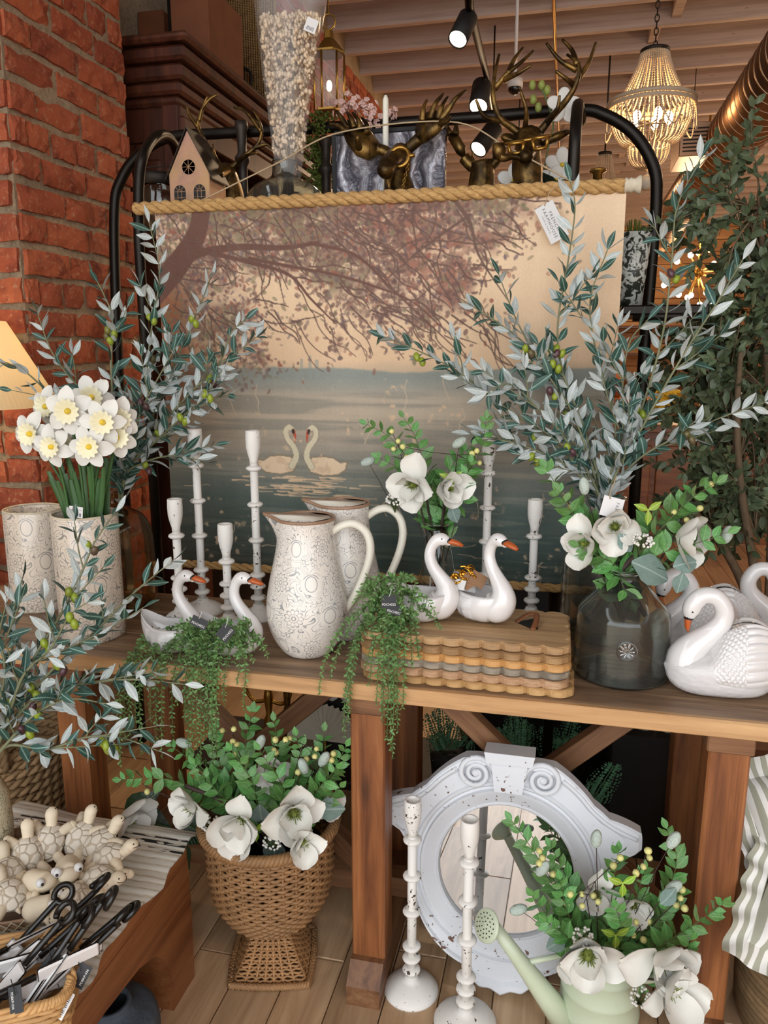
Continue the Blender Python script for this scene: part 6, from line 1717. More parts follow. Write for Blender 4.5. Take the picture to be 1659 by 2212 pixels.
# ================================================================= table lamp at the far left
lp_ = PY(-62, 1180, .43); lpx = lp_.x
lamp = thing('table_lamp', 'lit table lamp with a pleated cream shade at the left edge', 'lamp', (lpx, .43, TZ))
zb = PY(88, 880, .43).z - TZ; rb_ = PY(88, 880, .43).x - lpx
zt = PY(0, 715, .43).z - TZ; rt_ = rb_ - (PY(88, 880, .43).x - PY(0, 715, .43).x); 
zt2 = zt + .03; rt_ = max(.035, rt_ - .02)
g = G('lit_lampshade'); sh = g.wave(g.vec(g.m('ARCTAN2', g.xyz(g.co())[1], g.xyz(g.co())[0]), 0, 0), 6, 0, 0)
shade_m = g.out(srgb('#f2e3bd'), .8, 0, sh, .2, .003, Transmission_Weight=.0)
nt = g.nt; tr = nt.nodes.new('ShaderNodeBsdfTranslucent'); tr.inputs[0].default_value = srgb('#fae6b8'); mx = nt.nodes.new('ShaderNodeMixShader'); mx.inputs[0].default_value = .6
nt.links.new(g.b.outputs[0], mx.inputs[1]); nt.links.new(tr.outputs[0], mx.inputs[2]); nt.links.new(mx.outputs[0], nt.nodes['Material Output'].inputs[0])
mb = MB(); mb.lathe([(rb_, zb), (rt_, zt2)], 64, cap0=False, cap1=False); mb.build('shade', shade_m, lamp)
mb = MB(); mb.lathe([(0, 0), (.06, 0), (.065, .012), (.03, .025), (.022, .06), (.045, .12), (.05, .17), (.03, .22), (.012, .24), (.010, zb + .05), (0, zb + .05)], 32); mb.build('base', MT['ceramic'], lamp)
mb = MB(); mb.ball((0, 0, zb + .085), .028, 14, 10); mb.build('bulb', MT['bulb'], lamp)
LAMP_LIGHT = lamp_point('lamp_light', (lpx, .43, TZ + zb + .085), 12.0, (1, .80, .54), .03)
LAMP_LIGHT.parent = lamp; LAMP_LIGHT.location = (0, 0, zb + .085)

# ================================================================= things on the rack's top shelf
def px_tube(mb, px, Y, r, n=14, seg=8, mi=0, O_=Vector((0, 0, 0)), flat=1.0):
    """px: (x, y[, dY]) ; r: (r0, r1)"""
    pts = smooth_path([PY(p[0], p[1], Y + (p[2] if len(p) > 2 else 0)) - O_ for p in px], n)
    mb.tube(pts, [lerp(r[0], r[1], (i / (n - 1)) ** .8) for i in range(n)], seg, mi, flat=flat)
# copper house lantern
hY = .70; hb = PY(412, 446, hY); hs = m_per_px(hb)
house = thing('house_lantern', 'pinkish copper house-shaped lantern with dark window plates on the rack', 'lantern', (hb.x, hY, SH))
g = G('oxidised_copper'); n = g.noise(g.co(), 16, 4, .6, .5); n2 = g.noise(g.co(), 5, 3)
MT['copper_house'] = g.out(g.mix(g.ss(n2, .4, .6), g.ramp(n, [(.3, srgb('#8d6e68')), (.6, srgb('#b88a76'))]), srgb('#b79266')), .5, .35)
hw = 46 * hs; ze = PY(412, 374, hY).z - SH; za = PY(407, 282, hY).z - SH; hd = .11
mb = MB(); mb.prism([(-hw, 0), (hw, 0), (hw, ze), (0, za), (-hw, ze)], -.0015, .0015, M=Matrix.Rotation(PI / 2, 4, 'X')); fr_ = mb.build('front_wall', MT['copper_house'], house)
mb = MB(); mb.prism([(-hw, 0), (hw, 0), (hw, ze), (0, za), (-hw, ze)], -.0015, .0015, M=Matrix.Translation((0, hd, 0)) @ Matrix.Rotation(PI / 2, 4, 'X')); mb.build('back_wall', MT['copper_house'], house)
mb = MB(); mb.box((0, hd / 2, ze / 2), (.003, hd, ze)); sw = mb.mesh('side_wall', MT['copper_house']); obj('side_wall', sw, house, (-hw, 0, 0)); obj('side_wall', sw, house, (hw, 0, 0))
for s in (-1, 1):
    a = Vector((s * (hw + .012), 0, ze - .02)); b = Vector((0, 0, za + .006)); mb = MB()
    mb.add([(a.x, -.008, a.z), (a.x, hd + .008, a.z), (b.x, hd + .008, b.z), (b.x, -.008, b.z), (a.x, -.008, a.z + .004), (a.x, hd + .008, a.z + .004), (b.x, hd + .008, b.z + .004), (b.x, -.008, b.z + .004)], [(0, 1, 2, 3), (7, 6, 5, 4), (0, 4, 5, 1), (1, 5, 6, 2), (2, 6, 7, 3), (3, 7, 4, 0)]); mb.build('roof', MT['iron'], house)
Mf = Matrix.Translation((0, -.002, 0)) @ Matrix.Rotation(PI / 2, 4, 'X')
rw = 15 * hs; zc_ = PY(409, 361, hY).z - SH
mb = MB(); mb.lathe([(0, .0004), (rw, .0004)], 32, M=Mf @ Matrix.Translation((0, zc_, 0)), smooth=False); w_ = mb.build('dark_round_window', MT['black_matte'], house)  # black disc stands for the dark opening; the wall stays uncut
for k in range(4):
    a = k * PI / 4; mb = MB(); mb.tube([(-rw * math.cos(a), -.0034, zc_ - rw * math.sin(a)), (rw * math.cos(a), -.0034, zc_ + rw * math.sin(a))], .0011, 5); mb.build('muntin', MT['copper_house'], w_)
for s in (-1, 1):
    cx = s * 23 * hs; zb_ = PY(409, 434, hY).z - SH; ww_ = 13.5 * hs; hh_ = 19 * hs
    o_ = [(cx - ww_, zb_), (cx + ww_, zb_), (cx + ww_, zb_ + hh_)] + [(cx + ww_ * math.cos(R(t)), zb_ + hh_ + ww_ * math.sin(R(t))) for t in range(15, 166, 15)] + [(cx - ww_, zb_ + hh_)]
    mb = MB(); mb.prism(o_, .0002, .0005, M=Mf); w_ = mb.build('dark_arched_window', MT['black_matte'], house)  # black plate in place of an arched opening in shade
    for a, b in (((cx - ww_, zb_ + hh_ * .35), (cx + ww_, zb_ + hh_ * .35)), ((cx - ww_, zb_ + hh_), (cx + ww_, zb_ + hh_)), ((cx - ww_ * .33, zb_), (cx - ww_ * .33, zb_ + hh_)), ((cx + ww_ * .33, zb_), (cx + ww_ * .33, zb_ + hh_)), ((cx, zb_ + hh_ + ww_ * .4), (cx, zb_ + hh_ + ww_)), ((cx + ww_ * .3, zb_ + hh_ + ww_ * .3), (cx + ww_ * .7, zb_ + hh_ + ww_ * .7)), ((cx - ww_ * .3, zb_ + hh_ + ww_ * .3), (cx - ww_ * .7, zb_ + hh_ + ww_ * .7))):
        mb = MB(); mb.tube([(a[0], -.0034, a[1]), (b[0], -.0034, b[1])], .0010, 5); mb.build('muntin', MT['copper_house'], w_)
    mb = MB(); mb.tube([(cx + ww_ * .42 * math.cos(R(t)), -.0034, zb_ + hh_ + ww_ * .42 * math.sin(R(t)) - .002) for t in range(0, 181, 20)], .0010, 5); mb.build('muntin', MT['copper_house'], w_)
# glass jar
jb = PY(345, 446, .84); js = m_per_px(jb)
jar = thing('glass_jar', 'clear glass jar with a metal lid and wire handle behind the house lantern', 'jar', (jb.x, .84, SH))
jr = 45 * js; jz = PY(345, 400, .84).z - SH
mb = MB(); mb.lathe([(0, 0), (jr, 0), (jr, jz * .8), (jr * .9, jz), (jr * .87, jz), (jr * .96, jz * .78), (jr * .96, .004), (0, .004)], 36); mb.build('glass_body', MT['glass_clear'], jar)
mb = MB(); mb.lathe([(0, jz + .03), (jr * .93, jz + .03), (jr * .96, jz + .02), (jr * .96, jz - .005), (jr * .92, jz - .005)], 36); mb.build('lid', MT['iron'], jar)
mb = MB(); mb.tube(smooth_path([(-jr * .8, 0, jz + .02), (-jr * .75, 0, jz + .05), (0, 0, jz + .055), (jr * .75, 0, jz + .05), (jr * .8, 0, jz + .02)], 20), .0022, 6); mb.build('wire_handle', MT['iron'], jar)
# round flask with wrapped dried flowers
fY = .77; fb = PY(618, 440, fY); fs_ = m_per_px(fb); fz = SH
flk = thing('glass_flask', 'wide round-bellied glass flask on the rack holding wrapped dried flowers', 'vase', (fb.x, fY, SH))
rF = 92 * fs_; zF = PY(618, 384, fY).z - SH
P_ = [(p.x, max(0, p.y)) for p in smooth_path([(rF * .75, 0, 0), (rF * .99, zF * .25, 0), (rF * .97, zF * .45, 0), (rF * .78, zF * .78, 0), (rF * .38, zF * .98, 0), (rF * .30, zF * 1.12, 0), (rF * .31, zF * 1.3, 0)], 36)]
mb = MB(); mb.lathe([(0, 0)] + P_ + [(max(.001, a - .003), max(b, .004)) for a, b in P_[::-1]] + [(0, .004)], 44); mb.build('glass_body', MT['glass_grey'], flk)
dfo = PY(620, 400, fY); dry = thing('dried_flower_bunch', 'tall bunch of cream dried flowers wrapped in clear film', 'dried flowers', dfo)
qf = random.Random(44)
def cone_x(y): return lerp(552, 598, y / 390), lerp(700, 648, y / 390)
mb = MB()
for k in range(900):
    y = 400 - 362 * math.sqrt(qf.random()) if k < 800 else qf.uniform(30, 90)
    a, b = cone_x(y); x = lerp(a, b, .06 + .88 * qf.random()); dY = qf.uniform(-1, 1) * .8 * (b - a) / 2 * fs_
    if y > 340: continue
    p = PY(x, y, fY + dY) - dfo; s = qf.uniform(.006, .011)
    for j in range(3):
        c = p + rvec(qf) * s * .7; mb.ball(c, (s * .55, s * .55, s * .7), 5, 4)
o = mb.build('blossom_mass', plain('dried_cream_blossom', '#d9c2a4', .9, 0, .35, 60), dry); o['kind'] = 'stuff'
mb = MB()
for k in range(70):
    y = qf.uniform(60, 330); a, b = cone_x(y); x = lerp(a, b, qf.uniform(.08, .92)); p = PY(x, y, fY + qf.uniform(-.04, .04)) - dfo
    mb.tube(smooth_path([(qf.uniform(-.022, .022), qf.uniform(-.02, .02), -.05), (p.x * .35, p.y * .3, p.z * .3 + .0), p], 6), .0009, 4)
o = mb.build('dry_stems', plain('straw_stem', '#a98d64', .9), dry); o['kind'] = 'stuff'
mb = MB()
def cw(u, v):
    y = lerp(386, -40, v); a, b = cone_x(y); c = PY((a + b) / 2, y, fY) - dfo; r = (b - a) / 2 * fs_ * (1.0 + .04 * math.sin(u * 2 * PI * 7 + v * 5)); t = 2 * PI * u
    return (c.x + r * math.cos(t), c.y + r * math.sin(t), c.z)
mb.grid(cw, 48, 14, cu=True); mb.build('film_wrap', MT['film'], dry)
p = PY(672, 55, fY - .075) - dfo
c = card(dry, Matrix.Translation(p) @ Matrix.Rotation(YAW, 4, 'Z') @ Matrix.Rotation(R(88), 4, 'X') @ Matrix.Rotation(R(-22), 4, 'Z'), 24 * fs_, 26 * fs_, MT['white_card'])
for k in range(6):
    mb = MB(); mb.box(((k - 2.5) * 2.6 * fs_, -6 * fs_, .0005), (1.1 * fs_, 7 * fs_, .0001)); mb.build('barcode_bar', MT['ink'], c)
# picture wrapped in plastic
g = G('crumpled_plastic_wrap'); n = g.noise(g.co(), 7, 5, .55, 2.5); w = g.wave(g.co(), 6, 9, 3, 1.2, 'X')
wrapm = g.out(g.ramp(g.m('ADD', g.m('MULTIPLY', n, .6), g.m('MULTIPLY', w, .4)), [(.3, srgb('#55525a')), (.5, srgb('#8e8890')), (.62, srgb('#c9c6cc')), (.8, srgb('#77727a'))]), .12, .15, g.m('ADD', n, g.m('MULTIPLY', w, .5)), .7, .03)
a, b = PY(724, 425, .84), PY(962, 283, .84); pw, ph = b.x - a.x, b.z - SH + .01
pic = thing('wrapped_picture', 'framed picture wrapped in crumpled plastic behind the moose head', 'picture', ((a.x + b.x) / 2, .86, SH))
mb = MB(); mb.box((0, 0, ph / 2), (pw, .035, ph), bev=.004); mb.build('wrapped_panel', wrapm, pic)
mb = MB(); mb.box((0, 0, ph + .003), (pw * 1.01, .042, .014), bev=.002); mb.box((-pw / 2 - .002, 0, ph / 2), (.012, .042, ph)); mb.build('frame_edge', MT['black_matte'], pic)
# taper candle
cb = PY(833, 420, .80); cs_ = m_per_px(cb)
cand = thing('taper_candle', 'white taper candle in a brass holder behind the moose antlers', 'candle', (cb.x, .80, SH))
zt_ = PY(833, 206, .80).z - SH
mb = MB(); mb.lathe([(0, .03), (.0095, .03), (.0085, zt_ - .012), (.004, zt_), (0, zt_)], 16); mb.build('wax', MT['petal_cream'], cand)
mb = MB(); mb.lathe([(0, 0), (.03, 0), (.028, .008), (.012, .02), (.012, .04), (.014, .05), (0, .05)], 20); mb.build('holder', MT['brass'], cand)
# turned iron posts
for lb, x, yt in (('dark turned iron post left of the dried flowers', 527, 262), ('dark turned iron post beside the wrapped picture', 706, 296)):
    p = PY(x, 440, .93); h = PY(x, yt, .93).z - SH
    t = thing('iron_post', lb, 'post', (p.x, .93, SH), 0, 'turned iron posts')
    mb = MB(); mb.lathe([(0, 0), (.03, 0), (.03, .01), (.016, .02), (.014, h * .3), (.022, h * .33), (.024, h * .36), (.015, h * .4), (.015, h * .62), (.024, h * .66), (.024, h * .70), (.014, h * .74), (.016, h * .9), (.022, h * .95), (.020, h), (0, h)], 20); mb.build('shaft', MT['iron'], t)
# ---------------------------------------------------------------- antlered heads
def head_thing(label, x, Y, cat='deer bust', name='deer_head', grp='antique gold stag busts'):
    p = PY(x, 430, Y); return thing(name, label, cat, (p.x, Y, SH), 0, grp), Vector((p.x, Y, SH))
AG = MT['antique_gold']
def ptube(t, O_, name, px, Y, r, n=14, seg=8, flat=1.0, mat=None):
    mb = MB(); px_tube(mb, px, Y, r, n, seg, 0, O_, flat); return mb.build(name, mat or AG, t)
def antler(t, O_, Y, lists, r0):
    mb = MB()
    for i, px in enumerate(lists): px_tube(mb, px, Y, (r0 if i == 0 else r0 * .72, r0 * .28), 16, 8, 0, O_)
    return mb.build('antler', AG, t)
# stag with spectacles and pipe
Y1 = .74; t, O_ = head_thing('antique gold stag bust wearing square spectacles and a pipe', 1142, Y1)
mb = MB(); pts = [(1142, 440), (1141, 400), (1139, 372), (1138, 345), (1140, 318), (1143, 295)]
P_ = smooth_path([PY(x, y, Y1) - O_ for x, y in pts], 20); k_ = m_per_px(PY(1140, 380, Y1))
rr = [p.x for p in smooth_path([(v * k_, 0, 0) for v in (38, 31, 33, 31, 27, 18)], 20)]; mb.tube(P_, rr, 18); mb.build('neck', AG, t)
mb = MB(); px_tube(mb, [(1143, 300), (1140, 315, -.03), (1137, 332, -.07), (1135, 340, -.10)], Y1, (30 * k_, 14 * k_), 12, 14, 0, O_); mb.ball(PY(1135, 338, Y1 - .10) - O_, 12.5 * k_, 12, 8); mb.build('muzzle', AG, t)
for s, px in ((1, [(1170, 312), (1195, 300, .01), (1218, 290, .02), (1235, 285, .03)]), (-1, [(1112, 305), (1098, 298, .02), (1090, 300, .03)])):
    mb = MB(); pts = smooth_path([PY(p[0], p[1], Y1 + (p[2] if len(p) > 2 else 0)) - O_ for p in px], 12); mb.tube(pts, [k_ * v for v in (8, 12, 17, 20, 22, 22, 21, 19, 16, 12, 8, 3)], 12, flat=.45); mb.build('ear', AG, t)
antler(t, O_, Y1, [[(1132, 294), (1105, 275), (1078, 252, -.02), (1065, 205, -.03), (1070, 155, -.01), (1078, 118, .02)], [(1068, 192, -.02), (1095, 160, -.02), (1125, 135, -.01), (1152, 110, .01)], [(1098, 160, -.02), (1110, 130, .01), (1130, 103, .03)], [(1090, 172, -.02), (1120, 158, -.05), (1148, 141, -.06)], [(1080, 262, -.01), (1045, 250, -.04), (1028, 215, -.06)], [(1133, 288), (1137, 240, -.04), (1124, 195, -.05)]], .0125)
antler(t, O_, Y1, [[(1160, 292), (1190, 255), (1225, 215, -.02), (1247, 175, -.03), (1250, 138, -.02), (1225, 118, 0)], [(1247, 172, -.02), (1272, 135, 0), (1287, 92, .02)], [(1246, 152, -.02), (1210, 130, -.03), (1180, 93, -.03)], [(1246, 140, -.02), (1235, 108, .02), (1215, 86, .03)], [(1240, 185, -.02), (1222, 170, -.05), (1200, 153, -.06)], [(1182, 268), (1203, 238, -.04), (1209, 206, -.05)]], .0125)
mb = MB()
for xa, xb in ((1098, 1132), (1150, 1184)):
    y0, y1, dd = (309, 331, 0) if xa < 1120 else (297, 321, 0)
    q4 = [PY(x, y, Y1 - .092) - O_ for x, y in ((xa, y0 + 3), (xb, y0 - 3), (xb - 4, y1 - 3), (xa + 4, y1 + 3))]
    for i in range(4): mb.tube([q4[i], q4[(i + 1) % 4]], .0050, 6)
mb.tube([PY(1088, 311, Y1 - .09) - O_, PY(1192, 293, Y1 - .09) - O_], .0045, 6)
gl = mb.build('spectacles', MT['brass'], t); gl['label'] = 'pale gold square spectacles'
mb = MB(); px_tube(mb, [(1128, 342, -.10), (1105, 338, -.11), (1088, 341, -.12), (1078, 335, -.12)], Y1, (.006, .012), 14, 8, 0, O_); mb.lathe([(0, -.02), (.013, -.018), (.017, 0), (.016, .018), (.012, .018), (.010, 0), (0, -.005)], 16, M=Matrix.Translation(PY(1077, 327, Y1 - .12) - O_)); mb.build('pipe', AG, t)
# moose with monocle
Y2 = .745; t, O_ = head_thing('antique gold moose bust with monocle and chain in front of the wrapped picture', 860, Y2, 'moose bust', 'moose_head')
k_ = m_per_px(PY(860, 380, Y2))
mb = MB(); P_ = smooth_path([PY(x, y, Y2 + d) - O_ for x, y, d in ((868, 445, .03), (862, 410, .02), (858, 380, .0), (862, 350, -.01), (866, 335, .0))], 18); mb.tube(P_, [p.x for p in smooth_path([(v * k_, 0, 0) for v in (40, 34, 28, 27, 18)], 18)], 16); mb.build('neck', AG, t)
mb = MB(); px_tube(mb, [(866, 335, .0), (852, 345, -.05), (838, 358, -.10), (833, 370, -.13)], Y2, (25 * k_, 17 * k_), 14, 14, 0, O_); mb.ball(PY(833, 368, Y2 - .13) - O_, (18 * k_, 18 * k_, 15 * k_), 12, 8); mb.build('muzzle', AG, t)
ptube(t, O_, 'bell', [(842, 378, -.04), (840, 398, -.05), (842, 412, -.05)], Y2, (.014, .004))
def palm(px_out, Y, tines, stalk, nm):
    mb = MB(); px_tube(mb, stalk, Y, (.016, .017), 10, 8, 0, O_)
    n_ = len(px_out); mid = PY(sum(p[0] for p in px_out) / n_, sum(p[1] for p in px_out) / n_, Y - .02) - O_
    fr_ = [PY(p[0], p[1], Y + p[2]) - O_ for p in px_out]; vs = fr_ + [p + Vector((0, .018, 0)) for p in fr_] + [mid, mid + Vector((0, .018, 0))]
    fs = [(2 * n_, (i + 1) % n_, i) for i in range(n_)] + [(2 * n_ + 1, n_ + i, n_ + (i + 1) % n_) for i in range(n_)] + [(i, (i + 1) % n_, n_ + (i + 1) % n_, n_ + i) for i in range(n_)]
    mb.add(vs, fs, 0, True)
    for tn in tines: px_tube(mb, tn, Y, (.0115, .004), 10, 8, 0, O_)
    return mb.build('antler', AG, t)
palm([(822, 330, 0), (795, 345, -.02), (768, 335, -.03), (748, 308, -.02), (738, 280, 0), (746, 260, .01), (775, 264, .02), (800, 282, .02), (818, 308, .01)], Y2, [[(750, 285, -.02), (732, 272, -.02), (712, 268, -.01)], [(752, 280), (738, 255), (727, 240, .02)], [(765, 276), (758, 255), (750, 243, .03)], [(778, 280), (776, 262), (762, 244, .03)], [(792, 288), (792, 268, .02), (782, 255, .04)], [(775, 320, -.02), (772, 300, -.05), (774, 292, -.05)]], [(848, 340), (832, 328), (815, 322)], 'l')
palm([(902, 310, 0), (896, 280, .02), (905, 252, .03), (930, 238, .03), (955, 240, .01), (968, 258, -.01), (945, 286, -.02), (922, 305, -.01)], Y2, [[(950, 262), (972, 232), (985, 212), (1006, 196, .02)], [(930, 258), (940, 225), (958, 203, .02)], [(945, 258), (955, 230), (967, 210, .03)], [(912, 262), (915, 235), (922, 217, .02)], [(955, 265, -.02), (965, 262, -.04), (975, 250, -.05)]], [(878, 325), (892, 312), (905, 300)], 'r')
rg = PY(863, 339, Y2 - .075) - O_
mb = MB(); mb.tube([(rg.x + .026 * math.cos(2 * PI * i / 28), rg.y + .006 * math.sin(2 * PI * i / 28), rg.z + .026 * math.sin(2 * PI * i / 28)) for i in range(28)], .0058, 8, closed=True); mb.tube([(rg.x + .022, rg.y, rg.z), (rg.x + .042, rg.y, rg.z + .003)], .0055, 8); mo = mb.build('monocle', MT['brass'], t)
lk = (lambda mb: (mb.tube([(.0034 * math.cos(2 * PI * i / 10), 0, .0052 * math.sin(2 * PI * i / 10)) for i in range(10)], .0011, 5, closed=True), mb.mesh('chain_link', MT['brass']))[1])(MB())
cp_ = smooth_path([PY(x, y, Y2 - .045) - O_ for x, y in ((880, 342), (880, 362), (874, 385), (870, 405), (862, 425))], 15)
for i, p in enumerate(cp_): obj('chain_link', lk, mo, p, (0, 0, (i % 2) * PI / 2))
# head seen from behind
Y3 = .88; t, O_ = head_thing('second moose bust seen from behind, between the moose and the stag', 1035, Y3, 'moose bust', 'moose_head')
k_ = m_per_px(PY(1035, 380, Y3))
ptube(t, O_, 'neck', [(1040, 440), (1040, 400), (1042, 372), (1040, 350)], Y3, (32 * k_, 24 * k_), 12, 16)
for px in ([(1025, 352), (1020, 340), (1022, 328)], [(1058, 352), (1068, 340), (1074, 330)]): ptube(t, O_, 'ear', px, Y3, (9 * k_, 4 * k_), 8, 8, .5)
palm([(1005, 345, 0), (985, 330, .01), (968, 300, .02), (972, 280, .02), (990, 290, .01), (1005, 315, 0)], Y3, [[(972, 290), (965, 275), (963, 262)], [(985, 290), (985, 275), (984, 270)]], [(1022, 362), (1012, 352), (1002, 340)], 'l')
ptube(t, O_, 'antler', [(1058, 362), (1075, 345), (1088, 325), (1092, 305)], Y3, (.016, .006))
# stag on the left
Y4 = .88; t, O_ = head_thing('antique gold stag bust half hidden behind the house lantern', 495, Y4)
k_ = m_per_px(PY(495, 400, Y4))
ptube(t, O_, 'neck', [(500, 445), (497, 412), (492, 385), (488, 368)], Y4, (32 * k_, 20 * k_), 12, 16)
ptube(t, O_, 'muzzle', [(488, 372), (478, 372, -.05), (470, 380, -.10)], Y4, (20 * k_, 10 * k_), 10, 12)
antler(t, O_, Y4, [[(482, 368), (458, 335), (440, 300), (428, 275), (432, 245), (452, 215), (472, 204)], [(428, 275), (410, 250), (403, 228)], [(430, 262), (437, 235), (448, 208)], [(470, 352), (462, 330), (460, 312)]], .011)
antler(t, O_, Y4, [[(496, 366), (525, 340), (552, 318), (565, 290), (560, 262), (545, 235)], [(565, 285), (530, 240), (505, 232)], [(548, 320), (575, 312), (585, 320)], [(512, 352), (535, 335, -.03), (556, 330, -.05)]], .011)
# brass candle cup, pink blossom, orchid
p = PY(1290, 400, .90); t = thing('brass_cup', 'small brass candle cup standing near the right end of the rack', 'candle holder', (p.x, .90, SH)); k_ = m_per_px(p); z1_ = PY(1290, 366, .90).z - SH
mb = MB(); mb.lathe([(0, 0), (11 * k_, 0), (10 * k_, z1_ - .012), (18 * k_, z1_ - .006), (18 * k_, z1_), (9 * k_, z1_), (9 * k_, .02), (0, .02)], 24); mb.build('cup', MT['brass'], t)
def blossom_spray(name, label, base, heads, Y, r, mat, cat, seed):
    q = random.Random(seed); o = Vector(base); t = thing(name, label, cat, o)
    for (x, y, n, sp) in heads:
        c = PY(x, y, Y) - o; mb = MB(); mb.tube(smooth_path([(0, 0, .03), (c.x * .4, c.y * .5 + .01, c.z * .6), c], 10), .002, 5); st = mb.build('stem', MT['stem_brown'], t)
        for k in range(n):
            d = rvec(q); p_ = c + d * sp * q.random() ** .5; mb = MB() if k == 0 else mb
            if k == 0: mbx = MB(); [mbx.ball((r * .6 * math.cos(a), r * .6 * math.sin(a), 0), (r * .55, r * .55, r * .25), 6, 4) for a in [2 * PI * j / 5 for j in range(5)]]; mbx.ball((0, 0, r * .2), r * .3, 6, 4); bm = mbx.mesh('blossom', mat)
            objm('blossom', bm, st, frame(p_, d.orthogonal(), d - _f * .7))
    mb = MB(); mb.lathe([(0, 0), (.035, 0), (.045, .07), (.04, .07), (0, .06)], 20); mb.build('pot', MT['iron'], t)
    return t
MT['pink_blossom'] = plain('pink_blossom', '#d9b3a8', .8, 0, .2, 30)
b_ = PY(790, 440, .93); blossom_spray('blossom_plant', 'potted pink blossom spray behind the moose antlers', (b_.x, .93, SH), [(735, 235, 16, .035), (765, 225, 18, .04), (795, 240, 18, .04), (815, 262, 14, .035), (848, 245, 8, .02), (830, 292, 12, .03), (780, 280, 12, .035)], .95, .0095, MT['pink_blossom'], 'plant', 3)
b_ = PY(1165, 440, .92); orc = thing('potted_orchid', 'white orchid with green buds behind the spectacled stag', 'orchid', (b_.x, .92, SH)); O_ = Vector((b_.x, .92, SH)); q = random.Random(6)
mb = MB(); mb.tube(smooth_path([(0, 0, .04)] + [PY(x, y, .92) - O_ for x, y in ((1180, 340), (1195, 270), (1180, 215), (1165, 180))], 20), .003, 6); st = mb.build('stem', MT['stem_green'], orc)
mb = MB(); mb.ball((0, 0, 0), (.010, .010, .014), 10, 8); bd = mb.mesh('bud', plain('orchid_bud', '#8f9a4a', .5))
for x, y in ((1152, 215), (1163, 232), (1182, 195), (1170, 184), (1150, 184)): obj('bud', bd, orc, PY(x, y, .92) - O_)
mb = MB(); mb.ball((0, 0, 0), (.024, .019, .004), 14, 8); op_ = mb.mesh('petal', MT['petal']); mb = MB(); mb.ball((0, 0, 0), .007, 8, 6); oc_ = mb.mesh('bloom', MT['daff_yellow'])
for x, y in ((1110, 390), (1200, 388), (1214, 356), (1218, 228)):
    c = objm('bloom', oc_, orc, frame(PY(x, y, .90) - O_, Vector((0, 0, 1)), -_f))
    for k in range(5):
        a = k * 2 * PI / 5 + .3; objm('petal', op_, c, Matrix.Translation((.026 * math.cos(a), .026 * math.sin(a), -.004 + .003 * (k % 2))) @ Matrix.Rotation(a, 4, 'Z'))
mb = MB(); mb.lathe([(0, 0), (.045, 0), (.055, .10), (.05, .10), (0, .09)], 24); mb.build('pot', MT['black_gloss'], orc)
for k in range(4): leafm(orc, dl, (0, 0, .09), (math.cos(k * 1.6), math.sin(k * 1.6), .6), (0, 0, 1), .13)
# moss bush
b_ = PY(690, 440, .97); ms_ = thing('moss_topiary', 'mossy green topiary between the dried flowers and the picture', 'plant', (b_.x, .97, SH)); q = random.Random(8)
mb = MB()
for k in range(420):
    x, y = q.gauss(690, 13), q.uniform(240, 400); p = PY(x, y, .97 + q.uniform(-.04, .04)) - Vector((b_.x, .97, SH)); d = rvec(q); mb.tube([p, p + d * .012], [.005, .001], 4)
mb.tube([(0, 0, 0), (0, 0, .25)], .012, 6); o = mb.build('moss', MT['moss'], ms_); o['kind'] = 'stuff'
# hanging brass lantern
lY = 1.9; a_, b2 = PY(712, 240, lY), PY(712, 118, lY); ls_ = m_per_px(a_); lan = thing('brass_lantern', 'brass and glass lantern hanging beside the brick wall', 'lantern', (a_.x, lY, a_.z)); lh = b2.z - a_.z; lr = 32 * ls_
for k in range(6):
    a = k * PI / 3 + .3; mb = MB(); mb.tube([(lr * math.cos(a), lr * math.sin(a), 0), (lr * math.cos(a), lr * math.sin(a), lh)], .005, 5); mb.build('corner_bar', MT['brass'], lan)
    b = a + PI / 3; mb = MB(); mb.add([(lr * .98 * math.cos(a), lr * .98 * math.sin(a), 0), (lr * .98 * math.cos(b), lr * .98 * math.sin(b), 0), (lr * .98 * math.cos(b), lr * .98 * math.sin(b), lh), (lr * .98 * math.cos(a), lr * .98 * math.sin(a), lh)], [(0, 1, 2, 3)]); mb.build('pane', MT['film'], lan)
mb = MB(); mb.lathe([(lr * 1.08, lh), (lr * 1.08, lh + .008), (lr * .35, lh + .06), (lr * .3, lh + .09), (0, lh + .095)], 6, smooth=False); mb.build('cap', MT['brass'], lan)
mb = MB(); mb.lathe([(0, -.008), (lr * 1.08, -.008), (lr * 1.08, 0), (0, 0)], 6, smooth=False); mb.build('tray', MT['brass'], lan)
mb = MB(); mb.tube([(.03 * math.cos(2 * PI * i / 20), 0, lh + .125 + .03 * math.sin(2 * PI * i / 20)) for i in range(20)], .004, 6, closed=True); mb.tube([(0, 0, lh + .155), (0, 0, ZC + .27 - a_.z)], .003, 6); mb.build('hanging_ring', MT['brass'], lan)
mb = MB(); mb.ball((0, 0, lh * .45), (.012, .012, .022), 10, 8); mb.build('bulb', MT['bulb'], lan)

